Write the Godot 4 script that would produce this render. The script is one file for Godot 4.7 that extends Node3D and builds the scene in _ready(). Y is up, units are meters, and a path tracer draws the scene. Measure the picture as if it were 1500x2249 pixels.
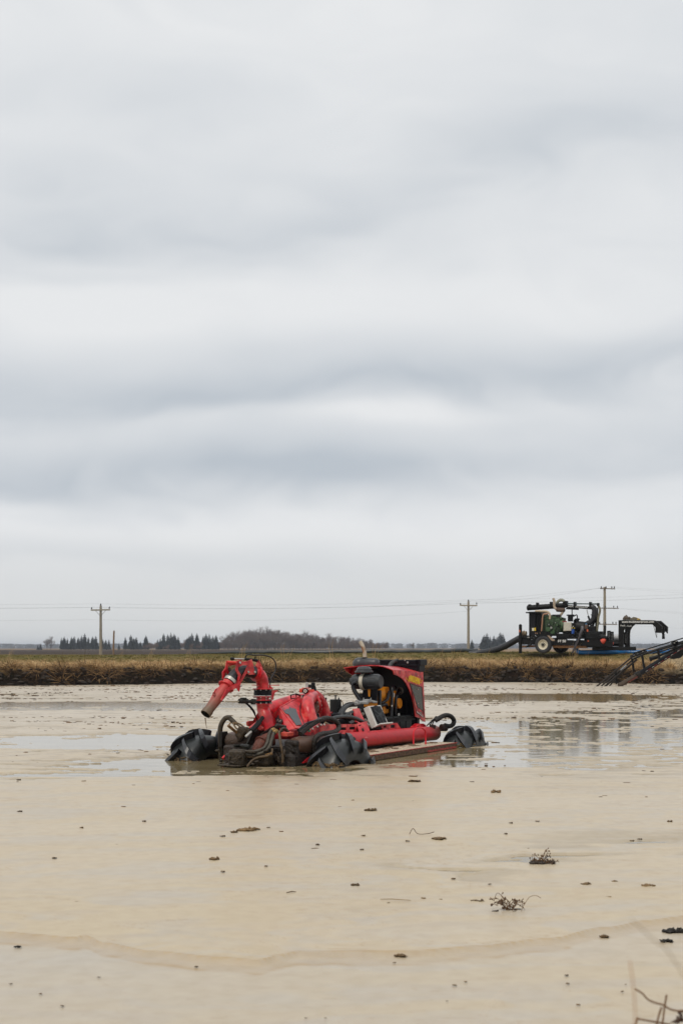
extends Node3D
# A red lagoon pumping machine wading in a manure lagoon; a black pump trailer stands on the far bank under an overcast sky.

const EYE := 1.6          # camera height over the slurry
const LENS := 3124.0 / 2249.0   # focal length over picture height

var taken := {}
var rough_noise: FastNoiseLite
var broad_noise: FastNoiseLite
var fine_noise: FastNoiseLite


class Shape:
	var v := PackedVector3Array()
	var n := PackedVector3Array()
	var c := PackedColorArray()
	var ix := PackedInt32Array()
	var tint := Color.WHITE

	func corner(p: Vector3, m: Vector3) -> int:
		v.append(p)
		n.append(m)
		c.append(tint)
		return v.size() - 1

	func tri(p: Vector3, q: Vector3, r: Vector3) -> void:   # counter-clockwise seen from outside
		var m := (q - p).cross(r - p)
		if m.length_squared() < 1e-14:
			return
		m = m.normalized()
		var k := corner(p, m)
		corner(q, m)
		corner(r, m)
		ix.append_array(PackedInt32Array([k, k + 2, k + 1]))

	func quad(p: Vector3, q: Vector3, r: Vector3, s: Vector3) -> void:
		var m := (r - p).cross(s - q)
		if m.length_squared() < 1e-14:
			return
		m = m.normalized()
		var k := corner(p, m)
		corner(q, m)
		corner(r, m)
		corner(s, m)
		ix.append_array(PackedInt32Array([k, k + 2, k + 1, k, k + 3, k + 2]))

	func box(at: Vector3, size: Vector3, turn := Basis.IDENTITY, bevel := -1.0) -> Shape:
		var h := size * 0.5
		var b: float = minf(bevel if bevel >= 0.0 else 0.012, minf(h.x, minf(h.y, h.z)) * 0.45)
		var P := func(x: float, y: float, z: float) -> Vector3: return at + turn * Vector3(x, y, z)
		for a in 3:
			for s in [-1.0, 1.0]:
				var o := [Vector3.ZERO, Vector3.ZERO, Vector3.ZERO, Vector3.ZERO]
				var u: int = (a + 1) % 3
				var w: int = (a + 2) % 3
				var k := 0
				for e in [[-1.0, -1.0], [1.0, -1.0], [1.0, 1.0], [-1.0, 1.0]]:
					var p := Vector3.ZERO
					p[a] = s * h[a]
					p[u] = e[0] * (h[u] - b)
					p[w] = e[1] * (h[w] - b)
					o[k] = at + turn * p
					k += 1
				if s > 0:
					quad(o[0], o[1], o[2], o[3])
				else:
					quad(o[3], o[2], o[1], o[0])
		if b <= 0.0:
			return self
		for a in 3:   # edges along axis a
			var u: int = (a + 1) % 3
			var w: int = (a + 2) % 3
			for e in [[-1.0, -1.0], [1.0, -1.0], [1.0, 1.0], [-1.0, 1.0]]:
				var o := []
				for t in [[0, -1.0], [1, -1.0], [1, 1.0], [0, 1.0]]:
					var p := Vector3.ZERO
					p[a] = t[1] * (h[a] - b)
					p[u] = e[0] * (h[u] - (b if t[0] == 0 else 0.0))
					p[w] = e[1] * (h[w] - (0.0 if t[0] == 0 else b))
					o.append(at + turn * p)
				if e[0] * e[1] > 0:
					quad(o[3], o[2], o[1], o[0])
				else:
					quad(o[0], o[1], o[2], o[3])
		for x in [-1.0, 1.0]:
			for y in [-1.0, 1.0]:
				for z in [-1.0, 1.0]:
					var p: Vector3 = P.call(x * h.x, y * (h.y - b), z * (h.z - b))
					var q: Vector3 = P.call(x * (h.x - b), y * h.y, z * (h.z - b))
					var r: Vector3 = P.call(x * (h.x - b), y * (h.y - b), z * h.z)
					if x * y * z > 0:
						tri(p, q, r)
					else:
						tri(r, q, p)
		return self

	func bar(p: Vector3, q: Vector3, width: float, depth: float, up := Vector3.UP) -> Shape:   # a box beam between two points
		var d := (q - p).normalized()
		var side := d.cross(up)
		if side.length() < 0.01:
			side = d.cross(Vector3.RIGHT)
		side = side.normalized()
		return box((p + q) * 0.5, Vector3((q - p).length(), width, depth), Basis(d, side.cross(d), side), 0.006)

	func tube(way: PackedVector3Array, radius, segs := 10, caps := true) -> Shape:   # radius: a number or one per point
		var count := way.size()
		var d0 := (way[1] - way[0]).normalized()
		var side := d0.cross(Vector3.UP)
		if side.length() < 0.05:
			side = d0.cross(Vector3.RIGHT)
		side = side.normalized()
		var first := 0
		for k in count:
			var d := (way[mini(k + 1, count - 1)] - way[maxi(k - 1, 0)]).normalized()
			side = (side - d * side.dot(d)).normalized()
			var other := d.cross(side)
			var r: float = radius[k] if radius is Array or radius is PackedFloat32Array else radius
			var start := v.size()
			if k == 0:
				first = start
			for j in segs + 1:
				var a := TAU * j / segs
				var m := side * cos(a) + other * sin(a)
				corner(way[k] + m * r, m)
			if k:
				for j in segs:
					var p := start - segs - 1 + j
					ix.append_array(PackedInt32Array([p, p + segs + 1, p + 1, p + 1, p + segs + 1, p + segs + 2]))
		if caps:
			var last := v.size() - segs - 1
			for j in range(1, segs - 1):
				tri(v[first], v[first + j + 1], v[first + j])
				tri(v[last], v[last + j], v[last + j + 1])
		return self

	func lathe(profile: PackedVector2Array, at: Transform3D, segs := 20, smooth := false) -> Shape:   # profile of (radius, height along the local y)
		for k in profile.size() - 1:
			var p := profile[k]
			var q := profile[k + 1]
			var e := (q - p).normalized()
			var m0 := Vector2(e.y, -e.x)
			var m1 := m0
			if smooth:
				if k:
					var e0 := (p - profile[k - 1]).normalized()
					m0 = (m0 + Vector2(e0.y, -e0.x)).normalized()
				if k < profile.size() - 2:
					var e1 := (profile[k + 2] - q).normalized()
					m1 = (m1 + Vector2(e1.y, -e1.x)).normalized()
			var start := v.size()
			for j in segs + 1:
				var a := TAU * j / segs
				var ca := cos(a)
				var sa := sin(a)
				corner(at * Vector3(p.x * ca, p.y, p.x * sa), (at.basis * Vector3(m0.x * ca, m0.y, m0.x * sa)).normalized())
				corner(at * Vector3(q.x * ca, q.y, q.x * sa), (at.basis * Vector3(m1.x * ca, m1.y, m1.x * sa)).normalized())
			for j in segs:
				var s := start + j * 2
				ix.append_array(PackedInt32Array([s, s + 2, s + 1, s + 1, s + 2, s + 3]))
		return self

	func drum(p: Vector3, q: Vector3, r: float, segs := 16, bevel := 0.008) -> Shape:   # a solid cylinder with eased rims
		var d := q - p
		var l := d.length()
		return lathe(PackedVector2Array([Vector2(0, 0), Vector2(r - bevel, 0), Vector2(r, bevel), Vector2(r, l - bevel), Vector2(r - bevel, l), Vector2(0, l)]), Transform3D(along(d), p), segs)

	static func along(d: Vector3) -> Basis:   # a basis whose y points along d
		var y := d.normalized()
		var x := y.cross(Vector3.FORWARD)
		if x.length() < 0.05:
			x = y.cross(Vector3.RIGHT)
		x = x.normalized()
		return Basis(x, y, x.cross(y))

	func prism(poly: PackedVector2Array, depth: float, at: Transform3D) -> Shape:   # an outline in local x, y with thickness along local z
		if Geometry2D.is_polygon_clockwise(poly):
			poly.reverse()
		var h := depth * 0.5
		var ear := Geometry2D.triangulate_polygon(poly)
		for k in range(0, ear.size(), 3):
			var a := poly[ear[k]]
			var b := poly[ear[k + 1]]
			var d := poly[ear[k + 2]]
			if (b - a).cross(d - a) < 0:
				var s := b
				b = d
				d = s
			tri(at * Vector3(a.x, a.y, h), at * Vector3(b.x, b.y, h), at * Vector3(d.x, d.y, h))
			tri(at * Vector3(a.x, a.y, -h), at * Vector3(d.x, d.y, -h), at * Vector3(b.x, b.y, -h))
		for k in poly.size():
			var a := poly[k]
			var b := poly[(k + 1) % poly.size()]
			quad(at * Vector3(a.x, a.y, -h), at * Vector3(b.x, b.y, -h), at * Vector3(b.x, b.y, h), at * Vector3(a.x, a.y, h))
		return self

	func plate(points: PackedVector3Array, depth: float) -> Shape:   # a flat sheet of metal through given points in space
		var m := Vector3.ZERO
		for k in points.size():
			m += points[k].cross(points[(k + 1) % points.size()])
		m = m.normalized()
		var x := (points[1] - points[0]).normalized()
		x = (x - m * x.dot(m)).normalized()
		var t := Transform3D(Basis(x, m.cross(x), m), points[0])
		var inv := t.affine_inverse()
		var flat := PackedVector2Array()
		for p in points:
			var q := inv * p
			flat.append(Vector2(q.x, q.y))
		return prism(flat, depth, t)

	func lump(at: Vector3, size: Vector3, rough: float, noise: FastNoiseLite, rings := 5, segs := 8) -> Shape:   # an uneven clod
		var start := v.size()
		for i in rings + 1:
			var th := PI * i / rings
			for j in segs + 1:
				var ph := TAU * (j % segs) / segs
				var d := Vector3(sin(th) * cos(ph), cos(th), sin(th) * sin(ph))
				var w := 1.0 + rough * noise.get_noise_3dv(at * 7.0 + d * 1.3)
				corner(at + d * size * w, (d / size).normalized())
		for i in rings:
			for j in segs:
				var a := start + i * (segs + 1) + j
				ix.append_array(PackedInt32Array([a, a + 1, a + segs + 1, a + 1, a + segs + 2, a + segs + 1]))
		return self

	func mesh() -> ArrayMesh:
		for k in range(0, ix.size(), 3):   # turn every face the way its normals point
			var f := (v[ix[k + 2]] - v[ix[k]]).cross(v[ix[k + 1]] - v[ix[k]])
			if f.dot(n[ix[k]] + n[ix[k + 1]] + n[ix[k + 2]]) < 0.0:
				var swap := ix[k + 1]
				ix[k + 1] = ix[k + 2]
				ix[k + 2] = swap
		var arrays := []
		arrays.resize(Mesh.ARRAY_MAX)
		arrays[Mesh.ARRAY_VERTEX] = v
		arrays[Mesh.ARRAY_NORMAL] = n
		arrays[Mesh.ARRAY_COLOR] = c
		arrays[Mesh.ARRAY_INDEX] = ix
		var m := ArrayMesh.new()
		m.add_surface_from_arrays(Mesh.PRIMITIVE_TRIANGLES, arrays)
		return m


func bend(points: Array, steps := 8) -> PackedVector3Array:   # a smooth way through the points
	var out := PackedVector3Array()
	for k in points.size() - 1:
		var a: Vector3 = points[maxi(k - 1, 0)]
		var b: Vector3 = points[k]
		var c: Vector3 = points[k + 1]
		var d: Vector3 = points[mini(k + 2, points.size() - 1)]
		for s in steps:
			out.append(b.cubic_interpolate(c, a, d, float(s) / steps))
	out.append(points[-1])
	return out


func numbered(called: String) -> String:
	var k: int = taken.get(called, 0)
	taken[called] = k + 1
	return called if k == 0 else "%s_%03d" % [called, k]


func part(called: String, s: Shape, m: Material, parent: Node) -> MeshInstance3D:
	var o := MeshInstance3D.new()
	o.name = called
	o.mesh = s.mesh()
	o.material_override = m
	o.mesh.surface_set_material(0, m)
	o.material_override = null
	parent.add_child(o, true)
	if called in ["bolts", "fittings", "caked_mud", "hanging_muck", "rivets", "engine_hoses", "vent_slots", "fan_blades", "filter_caps", "red_markers", "pivot_bolts", "hydraulic_lines", "filter_labels", "cut_out", "panel_stripes", "name_flash", "hose_couplings", "fender_plate", "pivot_linkage", "lamp_bracket"]:
		o.set_meta("kind", "stuff")   # bits too small to pick apart singly
	return o


func tag(o: Node, label: String, category: String, group := "") -> Node:
	o.set_meta("label", label)
	o.set_meta("category", category)
	if group:
		o.set_meta("group", group)
	return o


func thing(called: String, label: String, category: String, at := Vector3.ZERO, turn := 0.0, group := "") -> Node3D:
	var o := Node3D.new()
	o.name = numbered(called)
	o.position = at
	o.rotation.y = turn
	add_child(o)
	tag(o, label, category, group)
	return o


func single(called: String, s: Shape, m: Material, label: String, category: String, group := "") -> MeshInstance3D:   # a thing that is one mesh
	var o := part(numbered(called), s, m, self)
	tag(o, label, category, group)
	return o


func setting(called: String, s: Shape, m: Material, kind := "structure") -> MeshInstance3D:
	var o := part(numbered(called), s, m, self)
	o.set_meta("kind", kind)
	return o


func grain(key: int, freq: float, ramp: Array, size := 256, octaves := 4) -> NoiseTexture2D:
	var f := FastNoiseLite.new()
	f.seed = key
	f.noise_type = FastNoiseLite.TYPE_SIMPLEX_SMOOTH
	f.frequency = freq
	f.fractal_octaves = octaves
	var g := Gradient.new()
	g.offsets = PackedFloat32Array([0.0, 0.5, 1.0])
	g.colors = PackedColorArray([ramp[0], ramp[1], ramp[2]])
	var t := NoiseTexture2D.new()
	t.width = size
	t.height = size
	t.seamless = true
	t.noise = f
	t.color_ramp = g
	return t


func bumps(key: int, freq: float, strength: float, size := 256) -> NoiseTexture2D:
	var f := FastNoiseLite.new()
	f.seed = key
	f.frequency = freq
	f.fractal_octaves = 4
	var t := NoiseTexture2D.new()
	t.width = size
	t.height = size
	t.seamless = true
	t.as_normal_map = true
	t.bump_strength = strength
	t.noise = f
	return t


func stuff_of(called: String, tex: Texture2D, rough: float, scale: float, metal := 0.0, normal: Texture2D = null, world := false) -> StandardMaterial3D:
	var m := StandardMaterial3D.new()
	m.resource_name = called
	m.albedo_texture = tex
	m.roughness = rough
	m.metallic = metal
	m.uv1_triplanar = true
	m.uv1_world_triplanar = world
	m.uv1_scale = Vector3.ONE * scale
	m.vertex_color_use_as_albedo = true
	if normal:
		m.normal_enabled = true
		m.normal_texture = normal
	return m


func noise(key: int, freq: float, octaves := 3) -> FastNoiseLite:
	var f := FastNoiseLite.new()
	f.seed = key
	f.noise_type = FastNoiseLite.TYPE_SIMPLEX_SMOOTH
	f.frequency = freq
	f.fractal_octaves = octaves
	return f


func rgb(r: int, g: int, b: int) -> Color:
	return Color8(r, g, b)


func lin(r: int, g: int, b: int) -> Color:   # for vertex colours
	return Color8(r, g, b).srgb_to_linear()


var red: Material
var black: Material
var rubber: Material
var steel: Material
var plain: Material
var mud: Material
var glossy: Material
var weathered: Material
var tread: Material


func _ready() -> void:
	# ---- camera, sky, sun, exposure
	var cam := Camera3D.new()
	cam.name = "camera"
	cam.position = Vector3(0, EYE, 0)
	cam.near = 0.05
	cam.far = 9000.0
	cam.keep_aspect = Camera3D.KEEP_HEIGHT
	cam.set_frustum(cam.near / LENS, Vector2(0, (1423.0 - 1124.5) / 3124.0 * cam.near), cam.near, cam.far)
	var optics := CameraAttributesPhysical.new()
	optics.frustum_focal_length = 50.0
	optics.frustum_focus_distance = 21.0
	optics.frustum_near = cam.near
	optics.frustum_far = cam.far
	optics.exposure_aperture = 5.0
	cam.attributes = optics
	add_child(cam)
	cam.set_frustum(cam.near / LENS, Vector2(0, (1423.0 - 1124.5) / 3124.0 * cam.near), cam.near, cam.far)
	cam.current = true

	var env := Environment.new()
	env.background_mode = Environment.BG_SKY
	env.sky = Sky.new()
	var pan := PanoramaSkyMaterial.new()
	pan.panorama = overcast()
	env.sky.sky_material = pan
	env.background_energy_multiplier = 1.0
	env.tonemap_mode = Environment.TONE_MAPPER_LINEAR
	env.tonemap_exposure = 1.0
	env.sdfgi_enabled = true
	env.ssao_enabled = true
	env.ssil_enabled = true
	env.fog_enabled = true
	env.fog_density = 0.00017
	env.fog_light_color = Color(0.80, 0.83, 0.88)
	env.fog_light_energy = 1.0
	var world := WorldEnvironment.new()
	world.name = "world_environment"
	world.environment = env
	add_child(world)

	var sun := DirectionalLight3D.new()
	sun.name = "sun"
	sun.light_energy = 0.5
	sun.light_angular_distance = 25.0
	sun.light_color = Color(1.0, 0.965, 0.91)
	sun.shadow_enabled = true
	sun.rotation_degrees = Vector3(-55, -35, 0)
	add_child(sun)

	rough_noise = noise(11, 0.9, 3)
	broad_noise = noise(12, 0.11, 4)
	fine_noise = noise(13, 3.0, 3)
	materials()
	ground()
	lagoon()
	machine()
	trailer()
	intake_boom()
	hoses()
	poles()
	trees()
	vegetation()
	floating()
	foreground()


func overcast() -> ImageTexture:
	# Soft layered stratus: long grey-blue bands drawn out along the horizon, brighter veils between them.
	var w := 2560
	var h := 1280
	var data := PackedFloat32Array()
	data.resize(w * h * 4)
	var drift := noise(21, 1.0, 3)
	var veil := noise(22, 1.0, 5)
	# azimuth, height, half widths, tilt, weight (degrees)
	var bands := [
		[-10.0, 16.3, 7.5, 1.8, 0.02, 0.62], [6.5, 18.6, 9.0, 1.5, 0.24, 0.5], [13.0, 19.4, 7.0, 2.2, 0.10, 0.30], [-3.0, 15.8, 8.0, 1.0, 0.0, 0.3],
		[7.5, 10.9, 13.0, 1.35, 0.055, 0.95], [-9.0, 9.9, 10.0, 1.1, 0.03, 0.85], [-9.0, 6.7, 13.0, 1.25, 0.01, 1.05], [5.0, 7.4, 12.0, 0.95, 0.02, 0.72],
		[12.0, 8.9, 6.0, 0.8, 0.0, 0.4], [-1.5, 3.1, 7.0, 0.5, -0.02, 0.22], [-12.0, 3.4, 6.0, 0.6, 0.0, 0.15], [-6.0, 21.5, 9.0, 1.4, 0.1, 0.16],
		[3.0, 13.2, 9.0, 1.4, 0.05, -0.35], [-11.0, 12.6, 6.0, 1.0, -0.05, -0.45], [2.0, 9.05, 3.6, 0.42, 0.02, -0.75], [0.0, 4.6, 16.0, 0.7, 0.0, -0.35], [-2.0, 23.5, 12.0, 2.0, 0.0, -0.25],
	]
	var rng := RandomNumberGenerator.new()
	rng.seed = 4
	for turn in 11:   # the same weather all round
		var az := 32.0 + turn * 29.5
		for k in 7:
			bands.append([az + rng.randf_range(-14, 14), [16.5, 18.6, 10.6, 9.7, 6.8, 13.0, 4.6][k] + rng.randf_range(-0.8, 0.8), rng.randf_range(7, 13), rng.randf_range(0.8, 1.7), rng.randf_range(-0.05, 0.12), [0.6, 0.5, 0.9, 0.7, 1.0, -0.4, -0.3][k]])
	for k in 60:   # and overhead
		bands.append([rng.randf_range(0, 360), rng.randf_range(27, 80), rng.randf_range(9, 30), rng.randf_range(2, 5), rng.randf_range(-0.1, 0.1), rng.randf_range(-0.3, 0.65)])
	var by_row := []
	for y in h:
		by_row.append([])
	for b in bands:
		for y in range(maxi(0, int((90.0 - b[1] - b[3] * 3.2 - 4.0) / 180.0 * h)), mini(h, int((90.0 - b[1] + b[3] * 3.2 + 4.0) / 180.0 * h))):
			by_row[y].append(b)
	var bright := Color(0.80, 0.815, 0.83)
	var dark := Color(0.54, 0.585, 0.635)
	var low := Color(0.665, 0.672, 0.658)
	for y in h:
		var el := 90.0 - (y + 0.5) * 180.0 / h
		var here: Array = by_row[y]
		var flatness := clampf(1.0 - el / 5.0, 0.0, 1.0)
		for x in w:
			var az := (x + 0.5) * 360.0 / w
			var k := (y * w + x) * 4
			if el < -0.5:
				data[k] = 0.42
				data[k + 1] = 0.40
				data[k + 2] = 0.36
				data[k + 3] = 1.0
				continue
			var ra := deg_to_rad(az)
			var cx := cos(ra) * 3.0
			var cz := sin(ra) * 3.0
			var warp := drift.get_noise_3d(cx * 1.1, el * 0.16, cz * 1.1)
			var n := veil.get_noise_3d(cx * 1.8 + warp, el * 0.26 + warp * 1.2, cz * 1.8)
			var d := 0.22 + n * 0.20
			for b in here:
				var da: float = wrapf(az - b[0], -180.0, 180.0)
				var u: float = da / b[2]
				if u > 2.6 or u < -2.6:
					continue
				var e: float = (el + warp * 1.1 + n * 0.35 - b[1] - da * b[4]) / b[3]
				var r2 := u * u + e * e * (0.75 if e > 0.0 else 1.4)
				if r2 < 9.0:
					d += b[5] * 0.78 * exp(-r2) * (0.85 + n * 0.25)
			d = clampf(d, 0.0, 1.15)
			var c := bright.lerp(dark, d).lerp(low, flatness * 0.8)
			if el > 26.0:
				c = c * (1.0 + 0.25 * clampf((el - 26.0) / 50.0, 0.0, 1.0))
			data[k] = c.r
			data[k + 1] = c.g
			data[k + 2] = c.b
			data[k + 3] = 1.0
	return ImageTexture.create_from_image(Image.create_from_data(w, h, false, Image.FORMAT_RGBAF, data.to_byte_array()))


func materials() -> void:
	red = stuff_of("red paint", grain(31, 0.016, [rgb(160, 8, 22), rgb(200, 16, 32), rgb(214, 62, 58)]), 0.32, 1.3)
	var fade: Gradient = ((red as StandardMaterial3D).albedo_texture as NoiseTexture2D).color_ramp   # dust films and faded patches in the paint
	fade.offsets = PackedFloat32Array([0.22, 0.5, 0.80])
	fade.colors = PackedColorArray([rgb(140, 10, 22), rgb(200, 17, 33), rgb(214, 96, 84)])
	black = stuff_of("black paint", grain(32, 0.02, [rgb(225, 225, 225), rgb(200, 200, 200), rgb(255, 250, 240)]), 0.5, 1.7)
	(black as StandardMaterial3D).metallic_specular = 0.35
	rubber = stuff_of("rubber", grain(33, 0.02, [rgb(190, 190, 190), rgb(215, 215, 215), rgb(255, 250, 240)]), 0.36, 2.0)
	steel = stuff_of("steel", grain(34, 0.03, [rgb(200, 200, 200), rgb(225, 225, 225), rgb(255, 255, 255)]), 0.4, 2.0, 0.6)
	plain = stuff_of("painted metal", grain(35, 0.02, [rgb(215, 215, 215), rgb(235, 235, 235), rgb(255, 255, 255)]), 0.5, 1.5)
	mud = stuff_of("mud coating", grain(36, 0.03, [rgb(130, 120, 110), rgb(200, 190, 175), rgb(255, 240, 215)]), 0.62, 2.2, 0.0, bumps(37, 0.04, 6.0))
	weathered = stuff_of("weathered wood", grain(39, 0.04, [rgb(190, 186, 180), rgb(220, 218, 214), rgb(255, 252, 246)]), 0.85, 1.0)
	tread = stuff_of("tyre rubber", grain(40, 0.02, [rgb(190, 190, 190), rgb(215, 215, 215), rgb(255, 250, 240)]), 0.36, 2.0)
	glossy = stuff_of("lens", grain(38, 0.03, [rgb(235, 235, 235), rgb(245, 245, 245), rgb(255, 255, 255)]), 0.12, 1.0)


func bank_edge(x: float) -> float:   # where the far bank meets the slurry (distance from the camera)
	var d := 65.5
	if x < 0.0:
		d = lerpf(65.5, 58.5, clampf(-x / 16.0, 0.0, 1.4))
	else:
		d = lerpf(65.5, 61.0, smoothstep(8.0, 17.0, x))
	return d + broad_noise.get_noise_2d(x * 3.0, 5.0) * 0.7


func land(x: float, d: float) -> float:   # height of the ground at x, distance d
	if d < 20.0:
		if d < 2.5:
			return 0.55
		return lerpf(0.5, -1.2, smoothstep(2.2, 8.5, d) * 0.55 + smoothstep(3.5, 6.0, d) * 0.45) + broad_noise.get_noise_2d(x * 4.0, d * 4.0) * 0.05
	var e := bank_edge(x)
	if d < e:
		return lerpf(-0.05, -1.2, clampf((e - d) / 4.0, 0.0, 1.0))
	var ramp := smoothstep(14.0, 16.5, x)   # the bare ramp at the right
	var lip := 0.74 + broad_noise.get_noise_2d(x * 6.0, 40.0) * 0.10 - ramp * 0.1
	var crest := lerpf(1.20, 1.36, clampf((x + 12.0) / 20.0, 0.0, 1.0))
	var y := -0.05
	var q := d - e
	if q < 1.8:
		y = lerpf(-0.05, lip, smoothstep(-0.1, 1.8, q))
	elif q < 6.5:
		y = lerpf(lip, crest, sin((q - 1.8) / 4.7 * PI * 0.5))
	elif d < 82.0:
		y = crest
	elif d < 110.0:
		y = lerpf(crest, 0.4, smoothstep(82.0, 110.0, d))
	else:
		y = 0.4
	if d < 90.0:
		y += broad_noise.get_noise_2d(x * 9.0, d * 9.0) * (0.09 if q < 3.0 else 0.04) * clampf(q * 2.0, 0.0, 1.0)
	return y


func ground() -> void:
	var s := Shape.new()
	var rows := PackedFloat32Array()
	var d := -40.0
	while d < 9.0:
		rows.append(d)
		d += 12.0 if d < -4.0 else 0.3
	for k in 8:
		rows.append(10.0 + k * 6.0)
	d = 56.0
	while d < 84.0:
		rows.append(d)
		d += 0.18
	while d < 7600.0:
		rows.append(d)
		d *= 1.03
	var sides := PackedFloat32Array()
	for k in 221:
		var u := (k - 110) / 110.0
		sides.append(signf(u) * (absf(u) * 0.5 + pow(absf(u), 6.0) * 2.2))
	var black_soil := lin(42, 35, 28)
	var wet_soil := lin(30, 26, 22)
	var straw := lin(190, 156, 112)
	var turf := lin(122, 118, 70)
	var turf_brown := lin(156, 134, 90)
	var plough := lin(88, 76, 68)
	var stubble := lin(176, 150, 118)
	var sand := lin(186, 170, 142)
	var cols := sides.size()
	for d2 in rows:
		for u in sides:
			var x: float = u * maxf(absf(d2), 40.0)
			var y := land(x, d2)
			var t := broad_noise.get_noise_2d(x * 7.0 + 90.0, d2 * 7.0)
			var t2 := fine_noise.get_noise_2d(x, d2)
			var c := straw
			if d2 < 50.0:
				c = wet_soil.lerp(straw, clampf(y * 2.0, 0.0, 1.0))
			elif d2 < 100.0:
				var q := d2 - bank_edge(x)
				var ramp := smoothstep(13.5, 16.0, x)
				var face := black_soil.lerp(wet_soil, clampf(0.6 - y * 1.5 + t * 0.5, 0.0, 1.0))
				var top := straw.lerp(turf.lerp(turf_brown, clampf(0.35 + t * 1.2, 0.0, 1.0)), smoothstep(2.2, 4.6, q + t * 1.6))
				c = face.lerp(top, smoothstep(0.60, 0.72, y + t * 0.10))
				c = c.lerp(face.lerp(sand, smoothstep(0.45, 0.6, y + t * 0.1)), ramp * (1.0 - smoothstep(7.0, 9.0, q)))
			else:
				var edge := x - 0.055 * d2 - broad_noise.get_noise_2d(d2 * 0.05, 3.0) * 12.0
				var right := smoothstep(-6.0, 14.0, edge)
				var row := broad_noise.get_noise_2d(x * 0.05, d2 * 0.6)
				c = plough.lerp(stubble, right).lerp(stubble, smoothstep(800.0, 900.0, d2) * 0.75)
				c = c * (1.0 + row * 0.35)
			s.tint = c * (1.0 + t2 * 0.22)
			s.tint.a = 1.0
			s.v.append(Vector3(x, y, -d2))
			s.n.append(Vector3.UP)
			s.c.append(s.tint)
	for r in rows.size() - 1:
		for k in cols - 1:
			var p := r * cols + k
			s.ix.append_array(PackedInt32Array([p, p + cols, p + 1, p + 1, p + cols, p + cols + 1]))
	smooth_normals(s)
	var m := stuff_of("soil and grass", grain(41, 0.03, [rgb(120, 116, 110), rgb(200, 196, 190), rgb(255, 255, 250)]), 0.95, 0.9, 0.0, bumps(42, 0.05, 8.0), true)
	m.metallic_specular = 0.2
	setting("ground", s, m)


func smooth_normals(s: Shape) -> void:
	s.n.fill(Vector3.ZERO)
	for k in range(0, s.ix.size(), 3):
		var a := s.ix[k]
		var b := s.ix[k + 1]
		var c := s.ix[k + 2]
		var m := (s.v[c] - s.v[a]).cross(s.v[b] - s.v[a])
		s.n[a] += m
		s.n[b] += m
		s.n[c] += m
	for k in s.n.size():
		s.n[k] = s.n[k].normalized()


# ---- the lagoon: a sheet of slurry, and a pale crust that floats on it and leaves open pools

const POOLS := [
	# x, distance, half length, half depth, strength: where the crust has parted
	[-7.0, 39.5, 5.5, 2.6, 1.0], [-2.5, 41.0, 2.6, 1.0, 0.7], [-4.4, 24.0, 2.0, 1.7, 1.1], [-2.9, 19.1, 1.4, 1.0, 1.05], [-1.9, 54.0, 2.6, 1.1, 0.8], [-9.5, 45.0, 3.0, 0.8, 0.5],
	[4.6, 26.0, 3.8, 5.5, 0.70], [2.6, 21.4, 1.6, 2.0, 0.85], [6.0, 46.0, 4.2, 3.6, 1.1], [8.2, 34.5, 3.2, 2.0, 0.85], [5.4, 30.5, 2.2, 2.4, 0.75], [3.6, 19.3, 1.2, 0.6, 0.62],
	[1.9, 28.5, 2.2, 3.0, 0.8], [0.4, 49.0, 3.0, 3.0, 0.7], [-0.5, 30.5, 3.5, 2.5, 0.6], [1.1, 10.5, 0.55, 0.35, 0.52], [3.0, 12.0, 0.9, 0.45, 0.5], [7.2, 24.5, 2.5, 2.4, 0.55],
	[-13.0, 30.0, 5.0, 3.0, 0.6], [14.0, 40.0, 6.0, 5.0, 0.7], [-18.0, 48.0, 8.0, 4.0, 0.7], [16.0, 25.0, 4.0, 4.0, 0.7],
]


func parted(x: float, d: float) -> float:   # above 0.5: open slurry
	var p := 0.0
	for o in POOLS:
		var u: float = (x - o[0]) / o[2]
		if u > 1.7 or u < -1.7:
			continue
		var w: float = (d - o[1]) / o[3]
		var r := u * u + w * w
		if r < 2.9:
			p = maxf(p, o[4] * (1.0 - r * 0.345))
	# round the machine the crust is churned away
	var lx := (x + 1.012) * 0.8829 + (-d + 20.04) * 0.4695
	var lz := (x + 1.012) * -0.4695 + (-d + 20.04) * 0.8829
	var gap := Vector2(maxf(absf(lx) - 1.3, 0.0), maxf(absf(lz + 1.9) - 2.9, 0.0)).length()
	return maxf(p, 0.92 - gap * 0.95)


const RIDGE := [[-0.5, 7.95], [-0.34, 7.9], [-0.24, 7.85], [-0.214, 7.77], [-0.187, 7.70], [-0.181, 7.75], [-0.166, 7.55], [-0.134, 7.35], [-0.086, 7.21], [-0.058, 7.15], [-0.045, 7.25], [-0.029, 7.34], [0.0, 7.35], [0.048, 7.36], [0.096, 7.47], [0.144, 7.67], [0.186, 7.97], [0.214, 8.17], [0.24, 8.3], [0.5, 9.0]]


func ridge_line(u: float) -> float:   # the old foam line across the near slurry: distance at each bearing
	for k in RIDGE.size() - 1:
		if u < RIDGE[k + 1][0] or k == RIDGE.size() - 2:
			var t: float = clampf((u - RIDGE[k][0]) / (RIDGE[k + 1][0] - RIDGE[k][0]), 0.0, 1.0)
			return lerpf(RIDGE[k][1], RIDGE[k + 1][1], t * t * (3.0 - 2.0 * t))
	return 7.5


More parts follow.
